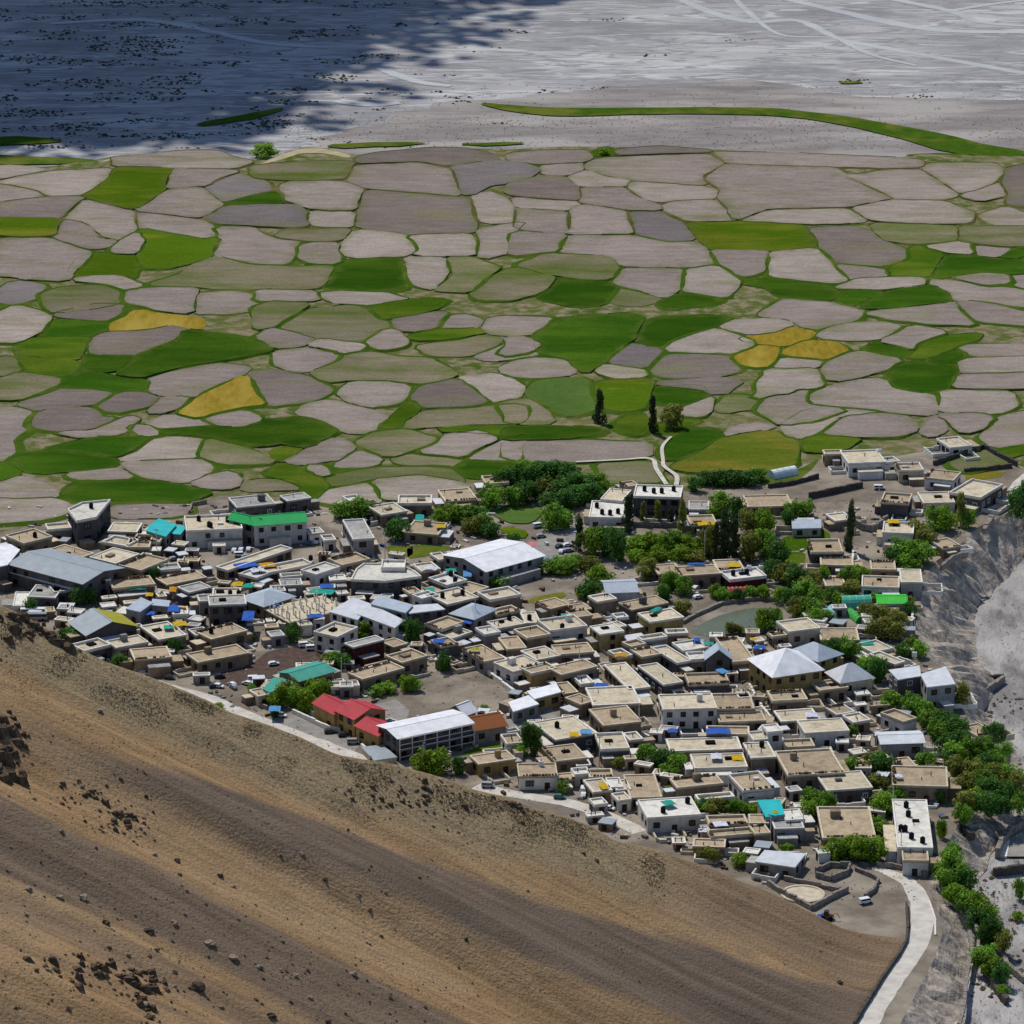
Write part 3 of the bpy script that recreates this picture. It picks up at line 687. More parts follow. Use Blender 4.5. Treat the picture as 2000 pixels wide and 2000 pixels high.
b 310,810 420,750 570,720 680,750 940,810 950,860 900,900 750,960 640,930 560,890 480,840
b 240,1180 330,1110 500,1030 620,1000 740,1080 640,1160 540,1160 330,1200
b 640,1190 690,1110 820,1080 920,1140 860,1190 700,1210
o 780,1030 860,970 1050,940 1200,960 1340,1000 1300,1040 1140,1090 1000,1130 880,1100
b 1240,1100 1400,1030 1460,960 1700,950 1820,1000 1700,1060 1560,1130 1400,1130
b 1600,1140 1720,1080 1900,1000 1980,1000 1980,1160 1700,1170
o 1100,880 1250,800 1600,770 1980,750 1980,890 1400,900 1150,910
g 1400,940 1560,900 1980,900 1980,980 1800,970
G 1530,1220 1600,1160 1980,1180 1980,1250 1700,1300 1600,1270
g 80,1260 200,1180 330,1220 460,1290 520,1350 470,1450 400,1440 350,1370 200,1290
b 360,1230 430,1200 540,1260 480,1280
o 540,1330 660,1260 900,1230 1400,1200 1500,1250 1570,1330 1300,1270 900,1280 640,1340
l 450,1470 520,1390 880,1330 920,1450 900,1490 600,1490
l 910,1320 1250,1270 1560,1330 1600,1370 1400,1410 1370,1470 950,1460
o 1050,1160 1130,1120 1550,1150 1520,1200 1200,1190
g 150,1090 330,1060 280,1130 240,1170 140,1150
g 980,900 1080,830 1180,720 1240,740 1180,830 1060,910
"""
def cut(poly):
    q = []; n = len(poly)
    for i in range(n):                                  # corners rounded only a little, long sides kept with midpoints
        a, b = Vector(poly[i]), Vector(poly[(i + 1) % n]); k = min(.3, 1.6 / max(.1, (b - a).length))
        for t in (k, .5, 1 - k): q.append(tuple(a.lerp(b, t)))
    return q
RAW = []; tile = None
for ln in FIELDS.split('\n'):
    if not ln: continue
    if ' ' not in ln: tile = ln; continue
    code, s_ = ln.split(' ', 1); q = pts(tile, s_); cy = sum(p[1] for p in q) / len(q)
    poly = cut(ccw([tuple(G(x, y)[:2]) for x, y in q])); d_ = []
    for i in range(len(poly)):                           # even spacing, so that the edge can bend
        a, b = Vector(poly[i]), Vector(poly[(i + 1) % len(poly)]); n = max(1, int((b - a).length / 3.2))
        d_ += [tuple(a.lerp(b, k / n)) for k in range(n)]
    RAW.append((code, cy, d_, min(p[0] for p in d_), max(p[0] for p in d_), min(p[1] for p in d_), max(p[1] for p in d_)))
def grown(k):
    """push every point of a field outwards until it nearly meets the next field"""
    code, cy, P_, x0, x1, y0, y1 = RAW[k]; REACH = 9.0; n = len(P_)
    near = [r_ for m_, r_ in enumerate(RAW) if m_ != k and r_[3] < x1 + REACH and r_[4] > x0 - REACH and r_[5] < y1 + REACH and r_[6] > y0 - REACH]
    segs = [(r_[2][i], r_[2][(i + 1) % len(r_[2])]) for r_ in near for i in range(len(r_[2]))]
    out = []
    for i in range(n):
        a = Vector(P_[i - 1]); p = Vector(P_[i]); b = Vector(P_[(i + 1) % n]); e = (b - a).normalized(); nx, ny = e.y, -e.x
        best = REACH
        for (ax, ay), (bx, by) in segs:
            if min(abs(ax - p.x), abs(bx - p.x)) > 12 or min(abs(ay - p.y), abs(by - p.y)) > 12: continue
            dx, dy = bx - ax, by - ay; det = nx * dy - ny * dx
            if abs(det) < 1e-6: continue
            t = ((ax - p.x) * dy - (ay - p.y) * dx) / det; u = ((ax - p.x) * ny - (ay - p.y) * nx) / det
            if -.2 < t < best and 0 <= u <= 1: best = max(0, t)
        mv = best / 2 - .3 if best < REACH else 1.2
        out.append(max(-.25, min(3.4, mv)))
    sm = [(out[i - 1] + out[i] * 2 + out[(i + 1) % n]) / 4 for i in range(n)]
    full = offset(P_, 1.0)
    return [(p[0] + (g[0] - p[0]) * m_, p[1] + (g[1] - p[1]) * m_) for p, g, m_ in zip(P_, full, sm)]
for fi in range(len(RAW)):
    code, cy = RAW[fi][:2]; poly = grown(fi)
    poly = [(p[0] + .35 * mn.noise(Vector((p[0] * .3, p[1] * .3, 1))), p[1] + .6 * mn.noise(Vector((p[1] * .25, p[0] * .25, 51)))) for p in poly]
    cx = sum(p[0] for p in poly) / len(poly); cyw = sum(p[1] for p in poly) / len(poly)
    loc = [(p[0] - cx, p[1] - cyw) for p in poly]
    z = .05 + .0016 * ((fi * 83) % 257)
    n = len(loc); k_ = .55; inn_ = [(p[0] * k_, p[1] * k_) for p in loc]
    me_ = mesh('field', [(p[0], p[1], -z - .1) for p in loc] + [(p[0], p[1], 0) for p in loc] + [(p[0], p[1], .0) for p in inn_],
               [(i, (i + 1) % n, n + (i + 1) % n, n + i) for i in range(n)] + [(n + i, n + (i + 1) % n, 2 * n + (i + 1) % n, 2 * n + i) for i in range(n)] + [tuple(range(2 * n, 3 * n))], MATS['field_' + code])
    me_.attributes.new('edge', 'FLOAT', 'POINT').data.foreach_set('value', [1.0] * (2 * n) + [0.0] * n)
    fo = obj('field', me_, None, farmland); fo.location = (cx, cyw, z)
    # grassy bank round the field, uneven in width
    far = cy < 470
    if code in 'bldko' and random.random() < .93 or code not in 'bldko':
        n = len(loc); ou = []; it = []
        for i, p in enumerate(loc):
            nn = mn.noise(Vector(((p[0] + cx) * .055, (p[1] + cyw) * .055, 31)))
            wv = max(.05, (.6 if far else 1.15) * (.7 + 2.6 * nn))
            d = Vector(p); ou.append(wv)
        # outward offset by local width
        full = offset(loc, 1.0)
        o2 = [(p[0] + (g[0] - p[0]) * wv, p[1] + (g[1] - p[1]) * wv) for p, g, wv in zip(loc, full, ou)]
        inn = [(p[0] - (g[0] - p[0]) * .6 * min(1, wv), p[1] - (g[1] - p[1]) * .6 * min(1, wv)) for p, g, wv in zip(loc, full, ou)]
        vv = [(p[0], p[1], .02) for p in inn] + [(p[0], p[1], .16) for p in loc] + [(p[0], p[1], -z - .03) for p in o2]
        ff = []
        for i in range(n):
            j = (i + 1) % n
            if ou[i] < .1 and ou[j] < .1: continue
            ff += [(i, n + i, n + j, j), (n + i, 2 * n + i, 2 * n + j, n + j)]
        ff = [q_[::-1] for q_ in ff]
        if ff:
            bo = obj('grass_bund', mesh('grass_bund', vv, ff, MATS['bund_olive' if far else 'bund_green']), None, fo)
# green plots inside the town
for tile, s, mm_ in (('C4', '100,480 180,380 420,340 660,340 880,420 960,560 700,600 300,620 120,600', 'meadow'), ('B4', '80,1760 260,1680 470,1690 470,1790 300,1830 90,1840', 'field_g'),
                 ('B4', '100,1850 280,1840 270,1940 100,1950', 'field_g'), ('C3', '-20,470 100,440 340,470 560,460 300,520 140,570 -20,590', 'meadow'), ('C2', '1700,460 1960,450 1960,570 1740,560', 'meadow'),
                 ('C3', '1110,970 1440,890 1500,940 1300,1000 1120,1000', 'field_v'), ('C3', '1560,880 1700,850 1680,960 1580,950', 'field_v'),
                 ('B4', '1490,1260 1790,1230 1760,1290 1500,1310', 'field_v'), ('B4', '220,1230 400,1130 330,1230 180,1330 -100,1340 -90,1290', 'meadow'), ('D4', '520,1490 690,1480 690,1590 510,1580', 'field_g'),
                 ('D4', '1110,1480 1200,1470 1180,1620 1110,1620', 'field_g'), ('D2', '500,830 640,770 880,730 890,780 640,820 520,850', 'field_e')):
    sheet('grass_plot', tile, s, .06, MATS[mm_], ground, jit=.3)
for s in ('770,160 900,70 1080,70 1290,120 1160,250 960,250 860,210', '860,290 960,280 1130,330 1080,400 880,350'):
    sheet('lawn', 'C3', s, .3, MATS['field_t' if s[0] == '7' else 'field_e'], ground, thick=.4)
# ============================================================ BUILDINGS
for nme, c1, c2 in (('wall_M', (146, 130, 110), (116, 102, 88)), ('wall_W', (214, 211, 206), (186, 183, 178)), ('wall_G', (150, 147, 144), (124, 122, 120)), ('wall_O', (166, 144, 96), (142, 122, 80)),
                    ('wall_K', (98, 95, 95), (76, 74, 76)), ('wall_R', (84, 44, 42), (66, 36, 36)), ('wall_C', (196, 186, 164), (170, 160, 140))):
    mat(nme, c1, c2, scale=.5, rnd=.13, bump=.04, bscale=3, c3=tuple(int(k * .76) for k in c1), scale3=.9, lo3=.5, hi3=.8, stretch=(1, 1, .45))
for nme, c1, c2 in (('roof_t', (178, 160, 134), (154, 138, 116)), ('roof_c', (204, 192, 166), (178, 166, 144)), ('roof_w', (222, 218, 206), (196, 192, 182)), ('roof_g', (172, 170, 164), (142, 140, 136))):
    mat(nme, c1, c2, scale=.9, rnd=.11, bump=.05, bscale=3, c3=tuple(int(k * .7) for k in c1), scale3=.33, lo3=.5, hi3=.78)
mat('parapet_t', (208, 196, 172), (180, 168, 146), scale=.8, rnd=.1, bump=.05); mat('parapet_w', (226, 222, 212), (200, 196, 188), scale=.8, rnd=.08, bump=.05)
def sheet_metal(name, c, c2=None, rough=.45):
    """ribbed sheet metal: ribs run down the slope (local x counts them)"""
    m = mat(name, c, c2 or tuple(int(k * .9) for k in c), scale=.35, rough=.6, rnd=.05, coord='object', spec=.12 if max(c) - min(c) > 40 else .3, c3=tuple(int(k * .78 + 22) for k in c), scale3=.5, lo3=.5, hi3=.75)
    t = m.node_tree; N = t.nodes; L = t.links; b = N['Principled BSDF']
    tc = N.new('ShaderNodeTexCoord'); wv = N.new('ShaderNodeTexWave'); wv.inputs['Scale'].default_value = .8; wv.inputs['Distortion'].default_value = .15
    L.new(tc.outputs['UV'], wv.inputs['Vector']); bp = N.new('ShaderNodeBump'); bp.inputs['Distance'].default_value = .04
    L.new(wv.outputs['Fac'], bp.inputs['Height']); L.new(bp.outputs['Normal'], b.inputs['Normal']); return m
for nme, c in (('ml', (206, 210, 214)), ('mg', (20, 172, 88)), ('mb', (168, 180, 192)), ('mw', (232, 233, 236)), ('mt', (66, 156, 138)), ('mr', (184, 56, 66)), ('my', (164, 158, 40)), ('mk', (138, 78, 32)), ('mc', (36, 182, 184)), ('ms', (150, 160, 166)), ('mn', (60, 196, 60))):
    sheet_metal('roof_' + nme, c)
mat('window_frame', (44, 42, 44), (36, 34, 36), scale=2, rough=.6); mat('frame_white', (206, 204, 200), (190, 188, 184), scale=2, rough=.6)
g_ = mat('window_pane', (26, 30, 38), (20, 22, 28), scale=.4, rough=.12, spec=.5); mat('door_wood', (74, 54, 40), (56, 42, 34), scale=2)
mat('brushwood', (98, 80, 60), (64, 52, 42), scale=3, bump=.1); mat('dark_opening', (34, 32, 32), (28, 26, 26), scale=1)
mat('tank_black', (28, 28, 30), (36, 36, 38), scale=1, rough=.5); mat('tank_white', (214, 214, 214), (200, 200, 202), scale=1, rough=.5)

def window_mesh(nme, wd, ht, frame):
    mb = MB(); t = .16
    mb.box(-wd / 2 - t, -wd / 2, -.09, .02, -t, ht + t); mb.box(wd / 2, wd / 2 + t, -.09, .02, -t, ht + t)
    mb.box(-wd / 2, wd / 2, -.085, .02, -t, 0); mb.box(-wd / 2, wd / 2, -.085, .02, ht, ht + t); mb.box(-.05, .05, -.07, .02, 0, ht)
    return mb.me('window_frame', MATS[frame])
def pane_mesh(wd, ht): return MB().box(-wd / 2, wd / 2, -.035, .01, 0, ht).me('pane', MATS['window_pane'])
WSZ = [(.9, .9), (1.1, 1.0), (1.5, 1.1)]
WM = [(window_mesh('w', a, b, 'window_frame'), pane_mesh(a, b)) for a, b in WSZ]; WMW = [(window_mesh('w', a, b, 'frame_white'), pane_mesh(a, b)) for a, b in WSZ]
DM = MB().box(-.55, .55, -.07, .02, 0, 2.0).me('door', MATS['door_wood'])
DFM = MB().box(-.7, -.55, -.1, .02, 0, 2.15).box(.55, .7, -.1, .02, 0, 2.15).box(-.55, .55, -.095, .02, 2.0, 2.15).me('door_frame', MATS['window_frame'])
SHM = MB().box(-1.1, 1.1, -.07, .02, 0, 2.1).me('shutter', MATS['dark_opening'])

HOUSES = []     # (root, pixel x, pixel y, look words)
def uvproj(me, ux):
    """planar map: u runs along ux, so sheet ribs run down the slope"""
    uv = me.uv_layers.new(name='UVMap')
    for lp in me.loops:
        c = me.vertices[lp.vertex_index].co; uv.data[lp.index].uv = (c.x * ux[0] + c.y * ux[1], c.z * .01)
def openings(root, poly, h, rs, wall, wstyle, first=0, shop=False, rows=None, every=2.7):
    """windows and one door on the walls turned to the street side"""
    n = len(poly); done_door = False; pick = rs.choice([0, 0, 1, 1, 2]); frames = WMW if wstyle == 'w' else WM
    rows = rows or max(1, int(h / 2.2)); rh = h / rows
    for i in range(n):
        a = Vector(poly[i]); b = Vector(poly[(i + 1) % n]); e = b - a; ln = e.length
        if ln < 2.2: continue
        nr = Vector((e.y, -e.x)).normalized()
        if nr.y > -.1 and not (nr.x * (1 if root.location.x < 0 else -1) > .5): continue
        k = max(1, int((ln - .8) / every)); ang = math.atan2(e.y, e.x)
        for r_ in range(rows):
            for j in range(k):
                if rs.random() < .14: continue
                p = a + e * ((j + .5 + rs.uniform(-.06, .06)) / k)
                if r_ == 0 and not done_door and j == k // 2:
                    o = obj('door', DM, None, root); o.location = (p.x, p.y, 0.02); o.rotation_euler = (0, 0, ang); o.scale = (.8, 1, .75); obj('door_frame', DFM, None, o); done_door = True; continue
                wi = pick if rs.random() < .8 else rs.randrange(3)
                if rh < 2.4: wi = 0
                fm, pm = frames[wi]
                zz = r_ * rh + max(.5, (rh - WSZ[wi][1]) * .5)
                if zz + WSZ[wi][1] + .25 > h - .3: zz = h - .6 - WSZ[wi][1]
                if zz < .15: continue
                o = obj('window', fm, None, root); o.location = (p.x, p.y, zz); o.rotation_euler = (0, 0, ang); obj('pane', pm, None, o)
def rect(tile, A, B, D, h):
    a = G(*T(tile, *A), h); b = G(*T(tile, *B), h); d = G(*T(tile, *D), h)
    u = (b - a).to_2d(); v_ = (d - a).to_2d(); c = a.to_2d() + (u + v_) / 2
    au = math.atan2(u.y, u.x); av = math.atan2(v_.y, v_.x) - math.pi / 2
    df = (av - au + math.pi) % (2 * math.pi) - math.pi
    th = au + max(-.5, min(.5, df * .4)); lu = max(3, u.length); lv = max(2.6, v_.length * max(.55, math.cos(df * .6)))
    U = Vector((math.cos(th), math.sin(th))) * lu / 2; V = Vector((-math.sin(th), math.cos(th))) * lv / 2
    return c, [-U - V, U - V, U + V, -U + V], th
HPOLY = []
def note(root, x, y, look, cat='house', size=1.0): HOUSES.append((root, x, y, look, cat, size))
WALLW = dict(M='brown mud-walled', W='whitewashed', G='grey concrete', O='ochre-walled', K='dark stone-walled', R='dark red', C='cream')
ROOFW = dict(t='flat earthen roof', c='flat cream roof', w='flat white roof', g='flat grey roof', ml='pale metal roof', mg='green metal roof', mb='blue-grey metal roof', mw='white metal roof', mt='teal metal roof', mr='red metal roof', my='yellow-green metal roof', mk='rust-brown metal roof', mc='turquoise roof', ms='grey metal roof', mn='bright green roof')
def flat_house(poly, c, h, wall, roof, px, py, rs, th, look=None, parapet=None, cat='house', name='house', openings_on=True, every=2.7, rows=None):
    root = empty(name, (c.x, c.y, 0)); loc = [tuple(p) for p in ccw([tuple(p) for p in poly])]
    HPOLY.append((root, [(p[0] + c.x, p[1] + c.y) for p in loc], h, wall, roof))
    ov = .22 if wall in 'MO' and roof in 'tc' else .12
    obj('wall', MB().prism(loc, -.4, h - .26).me('wall', MATS['wall_' + wall]), None, root)
    ro = MB().prism(offset(loc, ov), h - .258, h); rf = obj('roof', ro.me('roof', MATS['roof_' + roof]), None, root)
    metal = len(roof) == 2
    if not metal:
        ph = parapet if parapet is not None else rs.choice([.22, .3, .4, .55])
        pm = 'parapet_w' if roof in 'wcg' or wall in 'WC' and rs.random() < .6 else 'parapet_t'
        obj('parapet', MB().ring(offset(loc, ov - .03), offset(loc, -.22), h + .002, h + ph).me('parapet', MATS[pm]), None, root)
        lu = (Vector(loc[1]) - Vector(loc[0])).length; lv = (Vector(loc[2]) - Vector(loc[1])).length
        e1 = (Vector(loc[1]) - Vector(loc[0])).normalized(); e2 = Vector((-e1.y, e1.x)); o0 = Vector(loc[0])
        def onroof(fx, fy): return o0 + e1 * (lu * fx) + e2 * (lv * fy)
        if len(loc) == 4:
            if rs.random() < .55 and lu > 6 and lv > 5:       # stair hatch or light well
                p = onroof(rs.uniform(.25, .75), rs.uniform(.45, .75)); w_ = rs.uniform(.6, 1.1); hh = rs.choice([.35, .5, 1.6])
                hb = MB().box(-w_, w_, -w_ * .7, w_ * .7, h, h + hh); ho = obj('roof_hatch', hb.me('roof_hatch', MATS['dark_opening' if hh < 1 and rs.random() < .5 else 'wall_' + wall]), None, rf); ho.location = (p.x, p.y, 0.003); ho.rotation_euler = (0, 0, th)
            if roof == 't' and rs.random() < .6:              # firewood laid along the roof edge
                side = rs.choice(['f', 'b', 'l']); fb = MB()
                nn = int((lu if side in 'fb' else lv) / .7)
                for i in range(nn):
                    if rs.random() < .25: continue
                    f_ = (i + .5) / nn; q = onroof(f_, .02 if side == 'f' else .98) if side in 'fb' else onroof(.02, f_)
                    s_ = rs.uniform(.2, .42); zt = h + ph + rs.uniform(.1, .35)
                    fb.box(q.x - s_, q.x + s_, q.y - s_ * .8, q.y + s_ * .8, h + ph * .6, zt)
                if fb.v: obj('firewood', fb.me('firewood', MATS['brushwood']), None, root)['kind'] = 'stuff'
            for _ in range(rs.choice([0, 0, 1, 1, 2])):
                p = onroof(rs.uniform(.12, .88), rs.uniform(.15, .85)); r0 = .1
                ch = MB().tube((0, 0, h), (0, 0, h + rs.uniform(.6, 1.1)), r0, r0, 6); co = obj('stove_pipe', ch.me('stove_pipe', MATS['window_frame']), None, rf); co.location = (p.x, p.y, 0)
    else:
        e1 = (Vector(loc[1]) - Vector(loc[0])).normalized(); uvproj(rf.data, e1)
    if openings_on: openings(root, loc, h, rs, wall, 'w' if wall in 'K' and rs.random() < .3 else 'k', rows=rows, every=every)
    note(root, px, py, look or (WALLW[wall], ROOFW[roof]), cat, max((Vector(p)).length for p in loc)); return root
def gable_house(A, B, tile, Rg, h, wall, roof, rise, rs, look=None, front=False, D=None, cat='house', name='house', roof2=None, every=2.7, rows=None):
    """pitched roof; ridge along the street front (or front gable when front is set)"""
    a = G(*T(tile, *A), h); b = G(*T(tile, *B), h)
    if not front:
        r_ = G(*T(tile, *Rg), h + rise); u = (b - a).to_2d(); e1 = u.normalized(); e2 = Vector((-e1.y, e1.x))
        half = max(1.8, min(9, (r_ - a).to_2d().dot(e2))); c = a.to_2d() + u / 2 + e2 * half; lu = u.length / 2
        th = math.atan2(e1.y, e1.x)
    else:
        d = G(*T(tile, *D), h); c, q, th = rect(tile, A, B, D, h)
        e2a = Vector((math.cos(th), math.sin(th))); half = (q[1] - q[0]).length / 2; lu = (q[2] - q[1]).length / 2
        e1 = Vector((-e2a.y, e2a.x)); e2 = -e2a; th = math.atan2(e1.y, e1.x)
    root = empty(name, (c.x, c.y, 0), th)
    x, y = lu, half
    mb = MB().add([(-x, -y, -.4), (x, -y, -.4), (x, y, -.4), (-x, y, -.4), (-x, -y, h - .1), (x, -y, h - .1), (x, y, h - .1), (-x, y, h - .1), (-x, 0, h + rise - .12), (x, 0, h + rise - .12)],
                  [(0, 1, 5, 4), (2, 3, 7, 6), (1, 2, 6, 9, 5), (3, 0, 4, 8, 7), (4, 5, 9, 8), (6, 7, 8, 9), (3, 2, 1, 0)])
    obj('wall', mb.me('wall', MATS['wall_' + wall]), None, root)
    ox, oy = .45, .5; sl = rise / half; ze = h - sl * oy
    for sgn, rm in ((-1, roof2 or roof), (1, roof)):
        v_ = [(-x - ox, sgn * (y + oy), ze), (x + ox, sgn * (y + oy), ze), (x + ox, 0, h + rise), (-x - ox, 0, h + rise)]
        v_ += [(p[0], p[1], p[2] + .09) for p in v_]
        f_ = [(0, 1, 2, 3), (7, 6, 5, 4), (0, 4, 5, 1), (1, 5, 6, 2), (2, 6, 7, 3), (3, 7, 4, 0)]
        ro = obj('roof', MB().add(v_, f_).me('roof', MATS['roof_' + rm]), None, root); uvproj(ro.data, (1, 0))
        if sgn == -1: rf = ro
    obj('ridge_cap', MB().box(-x - ox, x + ox, -.18, .18, h + rise + .05, h + rise + .13).me('ridge_cap', MATS['roof_' + roof]), None, rf)
    loc = [(-x, -y), (x, -y), (x, y), (-x, y)]
    # openings need world-facing tests: rotate polygon
    ca, sa = math.cos(th), math.sin(th); n0 = len(root.children)
    wl = [(p[0] * ca - p[1] * sa, p[0] * sa + p[1] * ca) for p in loc]
    root.rotation_euler = (0, 0, 0); HPOLY.append((root, [(p[0] + c.x, p[1] + c.y) for p in wl], h, wall, 'x'))
    for chd in root.children: chd.rotation_euler = (0, 0, th)
    openings(root, wl, h, rs, wall, 'k', rows=rows, every=every)
    p0 = T(tile, (A[0] + B[0]) / 2, (A[1] + B[1]) / 2)
    note(root, p0[0], p0[1], look or (WALLW[wall], 'pitched ' + ROOFW[roof]), cat, max(lu, half)); return root
def hip_house(A, B, D, tile, h, wall, roof, rise, rs, look=None, roof2=None, cat='house', name='house'):
    c, q, th = rect(tile, A, B, D, h); lu = (q[1] - q[0]).length / 2; lv = (q[2] - q[1]).length / 2
    root = empty(name, (c.x, c.y, 0)); obj('wall', MB().prism([tuple(p) for p in q], -.4, h).me('wall', MATS['wall_' + wall]), None, root)
    x, y = lu + .6, lv + .6; rr = abs(lu - lv)
    ra, rb = ((-rr, 0), (rr, 0)) if lu > lv else ((0, -rr), (0, rr))
    HPOLY.append((root, [(p.x + c.x, p.y + c.y) for p in q], h, wall, 'x'))
    base = [(-x, -y, h - .1), (x, -y, h - .1), (x, y, h - .1), (-x, y, h - .1)]; top = [(ra[0], ra[1], h + rise), (rb[0], rb[1], h + rise)]
    faces = ([(0, 1, 5, 4), (1, 2, 5), (2, 3, 4, 5), (3, 0, 4)] if lu > lv else [(0, 1, 4), (1, 2, 5, 4), (2, 3, 5), (3, 0, 4, 5)])
    for i, fc in enumerate(faces):
        mb = MB(); vs = [(base + top)[k] for k in fc]
        if i == 0 or True:
            n = len(vs); mb.add(vs + [(p[0], p[1], p[2] - .1) for p in vs], [tuple(range(n)), tuple(range(2 * n - 1, n - 1, -1))] + [(n + k, n + (k + 1) % n, (k + 1) % n, k) for k in range(n)])
        ro = obj('roof', mb.me('roof', MATS['roof_' + (roof2 if roof2 and i in (1, 2) else roof)]), None, root); ro.rotation_euler = (0, 0, th); uvproj(ro.data, (1, 0) if i % 2 == 0 else (0, 1))
    openings(root, [tuple(p) for p in q], h, rs, wall, 'k')
    p0 = T(tile, (A[0] + B[0]) / 2, (A[1] + B[1]) / 2); note(root, p0[0], p0[1], look or (WALLW[wall], 'hipped ' + ROOFW[roof]), cat, max(lu, lv)); return root

